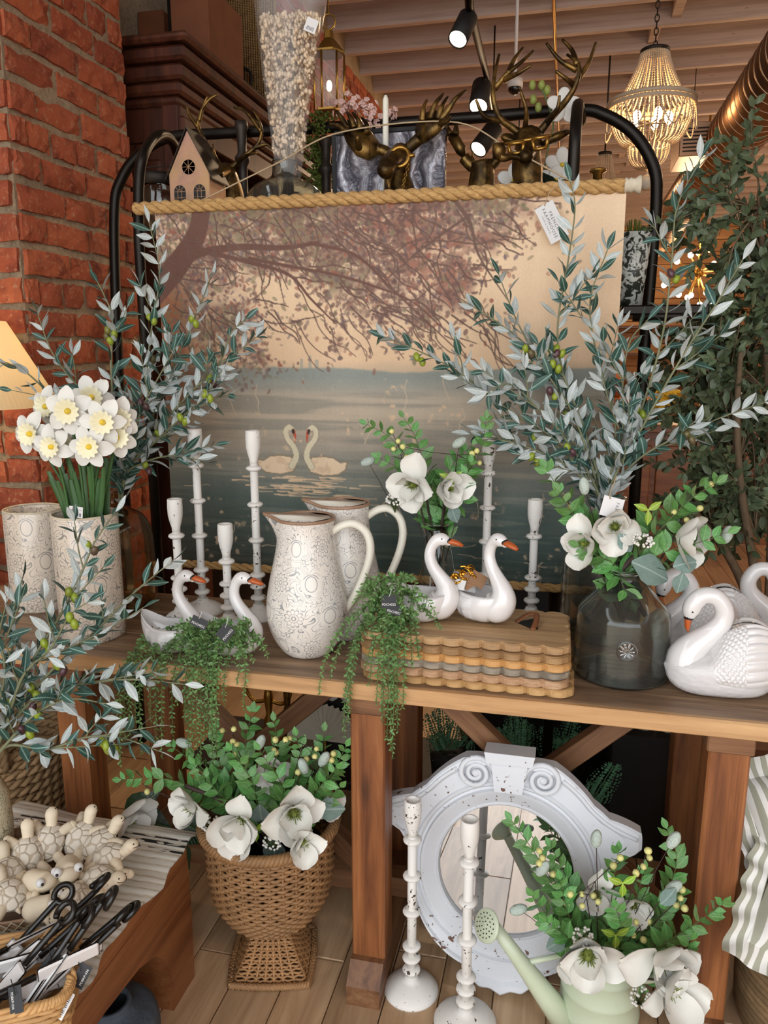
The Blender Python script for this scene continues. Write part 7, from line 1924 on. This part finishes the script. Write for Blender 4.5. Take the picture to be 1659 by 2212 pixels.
# ================================================================= dark wooden hutch against the left wall
CX1, CY0, CY1, CZ = -1.150, 1.42, 3.6, 2.66
hut = thing('wooden_hutch', 'tall dark wooden hutch with a deep moulded cornice beside the brick pier', 'cabinet', (0, 0, 0))
cx = (XW + .01 + CX1) / 2; cw = CX1 - XW - .01
def hbox(name, c, d, m='cabinet_wood', bev=.004):
    mb = MB(); mb.box((0, 0, 0), d, bev=bev); return mb.build(name, MT[m], hut, c)
hbox('side_panel', (cx, CY0 + .02, 1.22), (cw - .03, .03, 2.44)); hbox('side_panel', (cx, CY1 - .02, 1.22), (cw, .03, 2.44)); hbox('back_panel', (XW + .02, (CY0 + CY1) / 2, 1.22), (.02, CY1 - CY0, 2.44), 'chocolate')
for x in (XW + .045, CX1 - .03): hbox('side_stile', (x, CY0 + .004, 1.22), (.065, .03, 2.44))
for z in (2.37, 1.1): hbox('side_rail', (cx, CY0 + .005, z), (cw - .1, .028, .12))
hbox('raised_panel', (cx, CY0 + .004, 1.74), (cw - .17, .02, 1.02), bev=.012)
for y in (CY0 + .05, 2.5, CY1 - .05): hbox('front_stile', (CX1 - .01, y, 1.22), (.04, .09, 2.44))
hbox('corner_block', (CX1 + .004, CY0 + .045, 2.34), (.035, .085, .13), bev=.01)
hbox('front_rail', (CX1 - .012, (CY0 + CY1) / 2, 2.40), (.03, CY1 - CY0, .10))
for z in (.95, 1.5, 2.0): hbox('shelf', (cx, (CY0 + CY1) / 2, z), (cw - .03, CY1 - CY0 - .06, .025))
for k, (z, h, o_) in enumerate(((2.455, .035, .012), (2.495, .045, .03), (2.545, .055, .05), (2.60, .05, .075), (2.645, .032, .098))):
    hbox('cornice', ((XW + .01 + CX1 + o_) / 2, (CY0 - o_ + CY1) / 2, z), (cw + o_, CY1 - CY0 + o_, h), bev=.011)
def top_box(name, label, cat, xa, ya, xb, yb, Y, d, m, grp=None, z=CZ, bev=.004):
    a, b = PY(xa, yb, Y), PY(xb, ya, Y); h = b.z - z; o = None; mb = MB(); mb.box((0, 0, h / 2), (b.x - a.x, d, h), bev=bev)
    o = mb.build(name, MT[m] if isinstance(m, str) else m, None, ((a.x + b.x) / 2, Y + d / 2, z + .001)); return tag(o, label, cat, grp)
MT['rust'] = plain('rust_panel', '#7a4526', .75, 0, .3, 12); MT['tan_woven'] = None
t = thing('rust_crate', 'rust-coloured crate with a dark corner strip on top of the hutch', 'crate', PY(415, 120, 1.62)); O_ = Vector(t.location); t.location.z = CZ; O_.z = CZ
mb = MB(); mb.box((0, .16, .14), (.165, .34, .28), bev=.003); mb.build('body', MT['rust'], t); mb = MB(); mb.box((-.085, -.008, .15), (.012, .012, .30)); mb.build('corner_strip', MT['black_metal'], t)
top_box('rust_box', 'plain rust box behind the brick pier on the hutch', 'box', 300, 20, 352, 100, 1.75, .2, 'rust'); 
top_box('dark_crate', 'dark wooden crate at the back of the hutch top', 'crate', 385, -60, 440, 60, 1.95, .2, 'cabinet_wood')
g = G('woven_panel'); wv = g.m('ADD', g.wave(g.co(), 26, 1, 1, 1, 'X'), g.wave(g.co(), 44, 1, 1, 1, 'Z'))
wp = g.out(g.mix(g.ss(wv, .5, 1.1), srgb('#5a3f22'), srgb('#b58d56')), .8, 0, wv, .8, .01)
top_box('woven_screen', 'large tan woven screen standing on the hutch', 'screen', 430, -70, 590, 120, 2.35, .03, wp)
t = thing('sewing_machine', 'antique black sewing machine with gold scrollwork on the hutch', 'sewing machine', PY(500, 170, 2.15)); t.location.z = CZ; O_ = Vector(t.location)
def zz_(x, y, Y): p = PY(x, y, Y); return p - O_
s_ = m_per_px(PY(500, 170, 2.15))
mb = MB(); mb.box((0, 0, .02), (.10, .26, .04), bev=.006); mb.build('bed', MT['black_gloss'], t)
mb = MB(); mb.tube(smooth_path([(.0, -.10, .03), (0, -.10, .16), (0, -.08, .20), (0, 0, .205), (0, .08, .20), (0, .10, .17), (0, .10, .03)], 30), .026, 12, flat=.8); mb.build('arm', MT['black_gloss'], t)
mb = MB(); mb.tube([(.045 * math.cos(2 * PI * i / 28), .14, .15 + .045 * math.sin(2 * PI * i / 28)) for i in range(28)], .007, 8, closed=True); mb.build('hand_wheel', MT['iron'], t)
mb = MB(); mb.box((.022, -.10, .11), (.012, .06, .18), bev=.002); f_ = mb.build('face_plate', MT['black_gloss'], t)
for k in range(5): mb = MB(); mb.tube([(.029, -.10 + .014 * math.cos(a), .05 + .028 * k + .010 * math.sin(a)) for a in [R(d) for d in range(0, 300, 30)]], .0016, 4); mb.build('scroll_decal', MT['brass'], f_)
for lb, x, Y, y0 in (('tall ribbed tan vase behind the sewing machine', 528, 2.6, 40), ('second ribbed tan vase further along the hutch', 562, 3.1, 150)):
    p = PY(x, 240, Y); h = PY(x, y0, Y).z - CZ; t = thing('ribbed_vase', lb, 'vase', (p.x, Y, CZ), 0, 'ribbed vases on the hutch'); mb = MB(); n = 13
    pr = [(0, 0)] + [(.062 + .010 * math.sin(PI * i / (n * 4) * 1.1) + .008 * abs(math.sin(PI * i / 4)), h * i / (n * 4)) for i in range(n * 4 + 1)] + [(.04, h), (.04, h - .03), (0, h - .03)]
    mb.lathe(pr, 28); mb.build('body', MT['rope'], t)
t = thing('leather_bag', 'brown rounded leather bag hanging above the ribbed vase', 'bag', PY(520, 10, 2.5)); mb = MB(); mb.ball((0, 0, 0), (.09, .09, .055), 18, 12); mb.build('pouch', MT['rust'], t); mb = MB(); mb.tube([(0, 0, .05), (0, 0, ZC + .27 - t.location.z)], .004, 6); mb.build('cord', MT['twine'], t)

# ================================================================= lights on the ceiling
def spot(loc, target, power, ang, col=(1, .72, .45)):
    l = bpy.data.lights.new('spot_light', 'SPOT'); l.energy = power; l.spot_size = R(ang); l.spot_blend = .7; l.color = col; l.shadow_soft_size = .05
    o = bpy.data.objects.new('spot_light', l); COL.objects.link(o); d = Vector(target) - Vector(loc); o.location = loc; o.rotation_euler = d.to_track_quat('-Z', 'Y').to_euler(); return o
tr_ = thing('track_rail', 'black ceiling track rail with cables running into the shop', 'track rail', (0, 0, 0))
hd_ = [(1000, 62, 2.3, (968, 128)), (1037, 208, 3.6, (1030, 252)), (1050, 300, 5.0, (1020, 340))]
rp = [PY(1012, -60, 2.0)] + [PY(x + 14, y - 45, Y) for x, y, Y, _ in hd_] + [PY(1075, 340, 6.4)]
mb = MB(); mb.tube(rp, .02, 6); mb.build('rail', MT['black_metal'], tr_)
for p in (rp[1], rp[3]): mb = MB(); mb.tube([p, Vector((p.x, p.y, ZC + .1))], .006, 6); mb.build('hanger', MT['black_metal'], tr_)
for k, (x, y, Y, (tx, ty)) in enumerate(hd_):
    p = PY(x, y, Y); t = thing('spotlight', ['nearest black spotlight on the ceiling track, lit', 'middle black spotlight on the ceiling track, lit', 'lowest black spotlight on the ceiling track, lit'][k], 'spotlight', p, 0, 'track spotlights')
    d = (PY(tx, ty, Y - .12) - p).normalized(); L_ = .075 * (1 + .35 * k); r_ = .045 * (1 + .3 * k)
    M = frame((0, 0, 0), d.orthogonal(), d)
    mb = MB(); mb.lathe([(0, -L_), (r_, -L_), (r_, L_), (r_ * .9, L_), (r_ * .88, L_ * .9)], 28, M=M); mb.build('can', MT['black_matte'], t)
    mb = MB(); mb.lathe([(0, L_ * .86), (r_ * .9, L_ * .92)], 28, M=M); mb.build('lens', MT['spot_face'], t)
    mb = MB(); mb.tube([M @ Vector((0, 0, -L_ * .6)), rp[k + 1] - p], .010, 6); mb.build('yoke', MT['black_metal'], t)
    s = spot(p + d * L_ * 1.1, p + d, 40, 80); s.parent = t; s.location = d * L_ * 1.1
# beaded chandelier
chY = 3.2; ca = PY(1415, 110, chY); cb_ = PY(1411, 365, chY); cs2 = m_per_px(ca)
ch = thing('beaded_chandelier', 'large beaded wooden chandelier glowing in the upper right', 'chandelier', (ca.x, chY, cb_.z)); H_ = ca.z - cb_.z; rR = 90 * cs2; rT = 27 * cs2
zR = PY(1408, 225, chY).z - cb_.z
def bead_strand(pts, r, step):
    L = sum((Vector(pts[i + 1]) - Vector(pts[i])).length for i in range(len(pts) - 1)); nb = max(4, int(L / step)); P_ = smooth_path(pts, nb * 2 + 1)
    mb = MB(); mb.tube(P_, [r if i % 2 else r * .35 for i in range(len(P_))], 6); return mb.mesh('bead_strand', MT['bead'])
up_ = bead_strand([(rT, 0, H_), (rT * 1.5, 0, lerp(zR, H_, .62)), (rR * .72, 0, lerp(zR, H_, .18)), (rR * .97, 0, zR)], .0062, .011)
lo_ = bead_strand([(rR * .95, 0, zR), (rR * .93, 0, zR * .72), (rR * .72, 0, zR * .44), (rR * .48, 0, zR * .36)], .0062, .011)
lo2 = bead_strand([(rR * .5, 0, zR * .40), (rR * .47, 0, zR * .2), (rR * .32, 0, zR * .05), (rR * .06, 0, 0)], .0062, .011)
for k in range(40): obj('bead_strand', up_, ch, (0, 0, 0), (0, 0, 2 * PI * k / 40)); obj('bead_strand', lo_, ch, (0, 0, 0), (0, 0, 2 * PI * (k + .5) / 40))
for k in range(24): obj('bead_strand', lo2, ch, (0, 0, 0), (0, 0, 2 * PI * k / 24))
for k in range(8):
    a0 = 2 * PI * k / 8; a1 = a0 + 2 * PI / 8 * 1.0; sw_ = bead_strand([(rR * 1.02 * math.cos(a0), rR * 1.02 * math.sin(a0), zR), (rR * 1.1 * math.cos((a0 + a1) / 2), rR * 1.1 * math.sin((a0 + a1) / 2), zR * .52), (rR * 1.02 * math.cos(a1), rR * 1.02 * math.sin(a1), zR)], .0058, .010)
    obj('bead_swag', sw_, ch)
for z, r in ((zR + .012, rR), (zR - .012, rR), (H_, rT)):
    mb = MB(); mb.tube([(r * math.cos(2 * PI * i / 60), r * math.sin(2 * PI * i / 60), z) for i in range(60)], .011, 8, closed=True); mb.build('hoop', MT['iron'] if r == rT else MT['bead'], ch)
mb = MB(); mb.lathe([(0, H_ - .01), (rT, H_ - .005), (rT * .9, H_ + .012), (0, H_ + .02)], 28); mb.build('top_cap', MT['iron'], ch)
zc2 = ZC + .27 - cb_.z; lkm = (lambda mb: (mb.tube([(.011 * math.cos(2 * PI * i / 12), 0, .02 * math.sin(2 * PI * i / 12)) for i in range(12)], .0032, 5, closed=True), mb.mesh('chain_link', MT['iron']))[1])(MB())
n = int((zc2 - H_) / .032)
for i in range(n): obj('chain_link', lkm, ch, (0, 0, H_ + .03 + .032 * i), (0, 0, (i % 2) * PI / 2))
mb = MB(); mb.ball((0, 0, -.07), .042, 16, 12); mb.tube([(0, 0, -.03), (0, 0, .01)], .003, 5); mb.build('drop_ball', MT['whitewash_weave'], ch)
mb = MB(); mb.ball((0, 0, 0), (.022, .022, .035), 12, 8); bme = mb.mesh('bulb', MT['bulb'])
for k in range(5):
    a = k * 2 * PI / 5; obj('bulb', bme, ch, (rR * .42 * math.cos(a), rR * .42 * math.sin(a), zR * .78))
    mb = MB(); mb.tube([(0, 0, zR * .7), (rR * .42 * math.cos(a), rR * .42 * math.sin(a), zR * .7)], .005, 5); mb.build('arm', MT['iron'], ch)
s = lamp_point('chandelier_light', (0, 0, 0), 14, (1, .62, .30), .12); s.parent = ch; s.location = (0, 0, zR * .8)
# second small chandelier, sputnik lamp
p = PY(1303, 400, 5.6); t = thing('small_chandelier', 'small dark beaded chandelier further back in the shop', 'chandelier', p); k_ = m_per_px(p)
sm = bead_strand([(14 * k_, 0, 60 * k_), (20 * k_, 0, 30 * k_), (30 * k_, 0, 0)], .006, .014)
for k in range(22): obj('bead_strand', sm, t, (0, 0, 0), (0, 0, 2 * PI * k / 22))
mb = MB(); mb.lathe([(0, 60 * k_), (16 * k_, 60 * k_), (14 * k_, 66 * k_), (0, 68 * k_)], 20); mb.tube([(0, 0, 66 * k_), (0, 0, ZC + .27 - p.z)], .008, 6); mb.build('cap_and_chain', MT['iron'], t)
p = PY(1508, 590, 7.5); t = thing('sputnik_lamp', 'many-armed ceiling lamp with bare glowing bulbs behind the olive branches', 'lamp', p); q = random.Random(17); k_ = m_per_px(p)
mb = MB(); mb.ball((0, 0, 0), .05, 12, 8); mb.tube([(0, 0, 0), (0, 0, ZC + .27 - p.z)], .012, 6); hub = mb.build('hub', MT['brass'], t)
mb = MB(); mb.ball((0, 0, 0), .03, 10, 8); bm2 = mb.mesh('bulb', MT['bulb'])
for k in range(16):
    d = rvec(q) * q.uniform(45, 78) * k_; mb = MB(); mb.tube([(0, 0, 0), d], .008, 5); mb.build('arm', MT['brass'], t); obj('bulb', bm2, t, d)
s = lamp_point('sputnik_light', (0, 0, 0), 80, (1, .70, .42), .3); s.parent = t
# deeper shop: pendant lamps added to give the back its warm light
for k, (x, y, z) in enumerate(((2.4, 4.2, 3.1), (-.2, 6.5, 3.1), (2.6, 8.5, 3.1), (.4, 10.5, 3.1), (2.4, 12.2, 3.1), (.2, 13.0, 3.1))):
    t = thing('added_pendant', ['added pendant lamp hanging over the right aisle', 'added pendant lamp hanging over the left aisle', 'added pendant lamp further along the right aisle', 'added pendant lamp over the middle of the shop', 'added pendant lamp at the back right of the shop', 'added pendant lamp at the back left of the shop'][k], 'lamp', (x, y, z), 0, 'added pendant lamps in the shop')
    mb = MB(); mb.lathe([(.13, 0), (.06, .11), (.03, .13), (0, .13)], 24, cap0=False); mb.build('shade', MT['iron'], t)
    mb = MB(); mb.tube([(0, 0, .12), (0, 0, ZC + .27 - z)], .006, 5); mb.build('cord', MT['black_matte'], t); obj('bulb', bm2, t, (0, 0, .03))
    s = lamp_point('added_pendant_light', (0, 0, 0), 48, (1, .70, .42), .1); s.parent = t; s.location = (0, 0, -.06)
# security camera
p = PY(1112, 190, 4.2); t = thing('dome_camera', 'white dome security camera hanging below the joists', 'security camera', p); mb = MB(); mb.lathe([(0, .06), (.05, .055), (.055, .02), (.052, 0)], 24); mb.tube([(0, 0, .05), (0, 0, ZC + .27 - p.z)], .012, 6); mb.build('housing', MT['white_card'], t); mb = MB(); mb.ball((0, 0, -.002), (.045, .045, .042), 16, 10); mb.build('dome', MT['black_gloss'], t)
# spiral duct
t = thing('spiral_duct', 'large spiral metal air duct running along the ceiling on the right', 'duct', (1.30, 0, 2.82)); mb = MB(); mb.lathe([(.165, 2.4), (.165, 12.5)], 40, M=Matrix.Rotation(-PI / 2, 4, 'X')); mb.build('pipe', MT['tin'], t)
mb = MB(); mb.tube([(.167 * math.cos(2 * PI * i / 36), .167 * math.sin(2 * PI * i / 36), 0) for i in range(36)], .004, 5, closed=True); sm_ = mb.mesh('seam', MT['tin'])
for k in range(90): obj('seam', sm_, t, (0, 2.45 + .11 * k, 0), (PI / 2, 0, 0))
for y in (3.0, 6.0, 9.0): mb = MB(); mb.tube([(0, y, .16), (0, y, ZC + .27 - 2.82)], .004, 5); mb.build('hanger', MT['iron'], t)
p = PY(1590, 275, 3.85); mb = MB(); mb.box((1.08 - 1.30, 4.2, p.z - 2.82 - .02), (.20, .44, .20), bev=.004); vb = mb.build('vent_box', MT['tin'], t)
for k in range(7): mb = MB(); mb.box((1.08 - 1.30, 3.978, p.z - 2.82 - .09 + .022 * k), (.16, .006, .008)); mb.build('louvre', MT['black_matte'], vb)

# ================================================================= right-hand faux tree
tb = Vector((.98, 1.05, 0)); fic = thing('faux_tree', 'tall faux tree with small dark green leaves filling the right edge', 'tree', tb); q = random.Random(77)
MT['ficus_under'] = MT['ficus']; FL = [leaf_mesh('leaf', [.03, .19, .25, .22, .12, .01], [MT['ficus'], MT['ficus']], b, .2) for b in (.1, .3)]
YF = 1.02
trunks = [[(1650, 1420), (1632, 1250), (1600, 1050), (1592, 900), (1600, 760)], [(1655, 1400), (1590, 1230), (1520, 1130), (1470, 1080)], [(1660, 1350), (1668, 1100), (1660, 850), (1650, 600), (1640, 420)]]
tips = []
for k, px in enumerate(trunks):
    pts = ppath(px, 1.05, YF + .1 * k - .1, 20); pts = [Vector((tb.x, tb.y, .25))] + pts if k != 1 else pts
    mb = MB(); mb.tube([p - tb for p in pts], [lerp(.017, .007, i / len(pts)) for i in range(len(pts))], 8); mb.build('trunk', MT['bark'], fic)
brs = []
for k in range(120):
    out_ = k >= 78
    sx, sy = q.choice([(1680, 800), (1690, 600), (1670, 1000)]) if out_ else q.choice([(1600, 900), (1595, 1000), (1655, 700), (1650, 560), (1640, 450), (1600, 780), (1540, 1140), (1660, 850), (1630, 1150)])
    ex = 1430 + 250 * q.random() ** .8 if not out_ else q.uniform(1680, 1900); ey = q.uniform(290, 1250)
    if ey < 560: ex = max(ex, lerp(1600, 1490, (ey - 290) / 270) + q.uniform(-20, 40))
    if abs(ey - sy) > 330: ey = sy + (330 if ey > sy else -330) * q.random()
    Y = YF + q.uniform(-.12, .30); brs.append(ppath([(sx, sy), ((sx + ex) / 2 + q.uniform(-20, 20), (sy + ey) / 2 - 25), (ex, ey)], YF + .05, Y, 14))
leaves = []; mb = MB()
for b in brs:
    b = [p - tb for p in b]; mb.tube(b, [lerp(.0035, .0012, i / 13) for i in range(14)], 5)
    for w in range(5):
        i = 4 + w * 2; d = (b[i] - b[i - 1]).normalized(); e = b[i] + (d + rvec(q) * .9).normalized() * q.uniform(.07, .14); mb.tube([b[i], (b[i] + e) / 2 + Vector((0, 0, .006)), e], .0011, 4)
        for j in range(12): p = b[i].lerp(e, .15 + .85 * j / 11); leaves.append((p, ((e - b[i]).normalized() + rvec(q) * 1.1).normalized(), q.uniform(.030, .046)))
    for j in range(6, 14): leaves.append((b[j], ((b[j] - b[j - 1]).normalized() + rvec(q)).normalized(), q.uniform(.030, .046)))
o = mb.build('twigs', MT['bark'], fic); o['kind'] = 'stuff'
q.shuffle(leaves); leaves.sort(key=lambda l: (l[0] + tb).y)
for p, d, L in leaves[:290]: leafm(fic, q.choice(FL), p, d, -_f + rvec(q) * .9, L)
mb = MB(); wid = [.03, .19, .25, .22, .12, .01]
for p, d, L in leaves[290:]:
    M = frame(p, d, -_f + rvec(q) * .9); mb.add([(0, 0, 0), (.17 * L, .2 * L, .04 * L), (.24 * L, .45 * L, .05 * L), (.16 * L, .75 * L, 0), (0, L, -.1 * L), (-.16 * L, .75 * L, 0), (-.24 * L, .45 * L, .05 * L), (-.17 * L, .2 * L, .04 * L), (0, .5 * L, 0)], [(i, (i + 1) % 8, 8) for i in range(8)], 0, True, M)
o = mb.build('foliage', MT['ficus'], fic); o['kind'] = 'stuff'
mb = MB(); mb.lathe([(0, 0), (.15, 0), (.19, .28), (.20, .30), (.17, .30), (.16, .26), (0, .26)], 36); mb.build('planter_pot', MT['rust'], fic)

# ================================================================= speckled planter and far shop furniture
p = PY(1362, 612, .83); k_ = m_per_px(p); t = thing('speckled_planter', 'black and white speckled planter with grass on the small rack shelf', 'planter', (p.x, .83, 1.6285)); h = PY(1362, 505, .83).z - 1.6285
g = G('speckled_glaze'); n = g.noise(g.co(), 55, 4, .6, 1.0); spk = g.out(g.mix(g.ss(n, .46, .52), srgb('#2e332c'), srgb('#c9cdc4')), .4)
mb = MB(); mb.lathe([(0, 0), (26 * k_, 0), (38 * k_, h), (35 * k_, h), (24 * k_, .02), (0, .02)], 32); mb.build('pot', spk, t); mb = MB()
for k in range(60): d = Vector((q.gauss(0, .5), q.gauss(0, .5), 1)).normalized(); mb.tube([(d.x * .02, d.y * .02, h * .9), (d.x * .04, d.y * .04, h * .9 + d.z * .06)], [.0016, .0004], 4)
o = mb.build('grass', MT['moss'], t); o['kind'] = 'stuff'
def fbox(name, label, cat, c, d, m, legs=True, grp=None):
    t = thing(name, label, cat, (c[0], c[1], 0), 0, grp); mb = MB(); mb.box((0, 0, c[2] - .03), (d[0], d[1], .06), bev=.006); mb.build('top', MT[m], t)
    mb = MB(); mb.box((0, .03, c[2] / 2 - .03), (d[0] * .94, d[1] * .8, c[2] - .06)); mb.build('body', MT[m], t)
    for k in range(3): mb = MB(); mb.box(((k - 1) * d[0] * .31, -d[1] * .38, c[2] * .52), (d[0] * .28, .02, c[2] * .6), bev=.006); dd = mb.build('drawer_front', MT[m], t); mb = MB(); mb.ball(((k - 1) * d[0] * .31, -d[1] * .38 - .02, c[2] * .6), .02, 8, 6); mb.build('knob', MT['brass'], dd)
    return t
fbox('wooden_counter', 'orange wooden counter deep in the shop behind the tree', 'counter', (1.3, 5.2, .95), (1.5, .6, .9), 'orange_wood')
fbox('low_cabinet', 'long reddish low cabinet along the back of the shop', 'cabinet', (.3, 8.0, 1.0), (2.4, .5, 1.0), 'orange_wood')
fbox('display_chest', 'dark wooden chest behind the metal rack', 'chest', (-.75, 2.9, .9), (.8, .5, .9), 'cabinet_wood')
blossom_spray('yellow_bouquet', 'vase of yellow flowers on the orange counter', (.86, 5.2, .951), [(1440, 850, 26, .10), (1470, 862, 20, .09), (1420, 870, 18, .08)], 5.2, .03, MT['daff_yellow'], 'bouquet', 5)
for k, (x, y, z, r, h, m) in enumerate(((1.7, 5.2, .951, .10, .25, 'ceramic'), (1.45, 5.15, .951, .07, .18, 'brass'), (.3, 8.0, 1.001, .12, .4, 'wicker_pale'), (-.4, 8.0, 1.001, .1, .3, 'ceramic'), (.9, 8.0, 1.001, .11, .35, 'rust'), (-.75, 2.9, .901, .1, .3, 'brass'))):
    t = thing('urn_vase', ['white vase on the orange counter', 'small brass vase on the orange counter', 'pale basket-coloured vase on the long low cabinet', 'white vase on the long low cabinet', 'rust vase on the long low cabinet', 'brass vase on the dark chest behind the rack'][k], 'vase', (x, y, z), 0, 'vases deep in the shop'); mb = MB()
    P_ = [(a.x, a.y) for a in smooth_path([(r * .6, 0, 0), (r, h * .4, 0), (r * .75, h * .75, 0), (r * .45, h * .9, 0), (r * .55, h, 0)], 20)]; mb.lathe([(0, 0)] + P_ + [(r * .45, h - .01), (0, h * .5)], 24); mb.build('body', MT[m], t)
# shelving with pots on the back wall
sh_ = thing('wall_shelving', 'tall shelving unit against the planked back wall', 'shelf', (1.9, 14.2, 0))
for z in (.5, 1.0, 1.5, 2.0): mb = MB(); mb.box((0, 0, z), (2.4, .4, .05), bev=.005); mb.build('shelf_board', MT['cabinet_wood'], sh_)
for x in (-1.2, 1.2): mb = MB(); mb.box((x, 0, 1.05), (.06, .4, 2.1), bev=.005); mb.build('upright', MT['cabinet_wood'], sh_)

# ================================================================= dim things under the table on the low rack shelf
LZ = .136
def fern(label, x, yb, tips, Y, sc=1.0):
    b = PY(x, yb, Y); b.z = LZ; t = thing('faux_fern', label, 'fern', b, 0, 'ferns under the table'); q = random.Random(int(x))
    for (tx, ty) in tips:
        e = PY(tx, ty, Y + q.uniform(-.05, .05)) - b; pts = smooth_path([(0, 0, .1), (e.x * .4, e.y * .4, e.z * .6), e], 22); mb = MB(); mb.tube(pts, .0018, 4)
        for i in range(4, 22):
            d = (pts[i] - pts[i - 1]).normalized(); sd = d.cross(_f).normalized(); w = .045 * sc * math.sin(PI * (i - 2) / 21) + .006
            for s in (-1, 1):
                dd = (sd * s + d * .55 + rvec(q) * .12).normalized()
                for j in range(4): p = pts[i] + dd * w * (j + .5) / 4; l = .012 * (1 - j * .18); M = frame(p, (dd + d * (1 if j % 2 else -.6)).normalized(), -_f + rvec(q) * .3); mb.add([(0, 0, 0), (.4 * l, .5 * l, 0), (0, l, 0), (-.4 * l, .5 * l, 0)], [(0, 1, 2, 3)], 0, False, M)
        mb.build('frond', MT['fern'], t)
    mb = MB(); mb.lathe([(0, 0), (.05, 0), (.06, .10), (.055, .10), (0, .09)], 20); mb.build('pot', MT['black_matte'], t)
fern('faux fern under the table behind the left scroll of the mirror', 965, 1700, [(930, 1545), (955, 1530), (985, 1560), (1010, 1600), (940, 1590)], .78)
fern('bushy faux fern behind the mirror keystone', 1115, 1700, [(1110, 1545), (1085, 1575), (1140, 1570), (1125, 1560)], .76)
fern('faux fern in front of the black panel under the table', 1205, 1720, [(1180, 1575), (1235, 1560), (1215, 1600), (1250, 1590)], .76)
fern('faux fern arching out above the right mirror shoulder', 1260, 1850, [(1325, 1655), (1300, 1690)], .55)
t = thing('geometric_panel', 'black panel inlaid with orange wooden triangles under the table', 'panel', (.36, 1.0, 0)); mb = MB(); mb.box((0, .02, .36), (.62, .03, .72), bev=.003); mb.build('backing', MT['black_matte'], t)
for tri in (((-.2, .45), (.0, .62), (.0, .45)), ((.02, .70), (.02, .52), (.14, .60)), ((-.05, .40), (.10, .30), (.10, .44)), ((.16, .50), (.26, .34), (.16, .28)), ((-.28, .68), (-.16, .56), (-.28, .5))):
    mb = MB(); mb.prism(tri if (tri[1][0] - tri[0][0]) * (tri[2][1] - tri[0][1]) - (tri[1][1] - tri[0][1]) * (tri[2][0] - tri[0][0]) > 0 else tri[::-1], -.004, .004, M=Matrix.Rotation(PI / 2, 4, 'X')); mb.build('inlay_triangle', MT['orange_wood'], t)
bst = PY(1405, 1650, .80); mb = MB(); mb.lathe([(0, 0), (.030, 0), (.031, .004), (.030, .02), (0, .02)], 14); bme_ = mb.mesh('birch_slice', [plain('birch_bark', '#b7aa98', .85, 0, .4, 30)]); LZ2 = .40
t2 = thing('dark_pedestal', 'black pedestal box carrying birch slices under the right end of the table', 'pedestal', (bst.x, .80, 0)); mb = MB(); mb.box((0, 0, .20), (.26, .26, .40), bev=.004); mb.build('body', MT['black_matte'], t2)
for i in range(4):
    for j in range(6):
        o = obj('birch_slice', bme_, None, (bst.x - .10 + .066 * i, .74 + .02 * (j % 2), .4005 + .0202 * j)); tag(o, 'round birch wood slice in the stacks under the table', 'birch slice', 'stacked birch slices')
t = thing('paper_fan', 'pleated white paper fan behind the left cross brace', 'fan', PY(700, 1600, .72)); mb = MB(); n = 40
mb.grid(lambda u, v: (.13 * v * math.cos(PI * u), .008 * (1 if int(round(u * n)) % 2 else -1) * v, .13 * v * math.sin(PI * u)), n, 1, smooth=False); mb.build('pleats', MT['petal_cream'], t); mb = MB(); mb.tube([(0, .012, 0), (0, .012, LZ - t.location.z)], .004, 5); mb.build('stand', MT['brass'], t)
p = PY(745, 1690, .66); t = thing('scalloped_tray', 'stack-edged white wavy tray seen between the urn bouquet and the leg', 'tray', (p.x, .74, LZ)); 
for k in range(3): mb = MB(); mb.tube([(x_ / 100 * .9, 0, .26 + .045 * k + .010 * math.sin(x_ * 1.1)) for x_ in range(-14, 15)], .011, 7); mb.build('wavy_rim', MT['white_card'], t)
mb = MB(); mb.box((0, .02, .16), (.26, .03, .32), bev=.003); mb.build('panel', MT['black_matte'], t)
for k, (x, z, m) in enumerate(((-.55, .3, 'antique_gold'), (-.38, .36, 'antique_gold'), (-.62, .22, 'brass'), (.08, .38, 'antique_gold'))):
    t = thing('ornate_candelabrum', ['dark gold candelabrum far left under the table', 'taller dark gold candelabrum under the left half of the table', 'small brass candelabrum under the table beside the pier', 'dark gold candelabrum behind the mirror shoulder'][k], 'candelabrum', (x, .85, LZ), 0, 'candelabra under the table')
    mb = MB(); mb.lathe([(0, 0), (.06, 0), (.03, .02), (.012, .04), (.02, z * .4), (.01, z * .5), (.018, z * .8), (.01, z)], 18); mb.build('column', MT[m], t)
    for s in (-1, 1): mb = MB(); mb.tube(smooth_path([(0, 0, z * .75), (s * .05, 0, z * .7), (s * .08, 0, z * .85), (s * .08, 0, z)], 14), .007, 6); mb.lathe([(0, 0), (.016, 0), (.018, .02), (0, .015)], 12, M=Matrix.Translation((s * .08, 0, z))); mb.build('arm', MT[m], t)
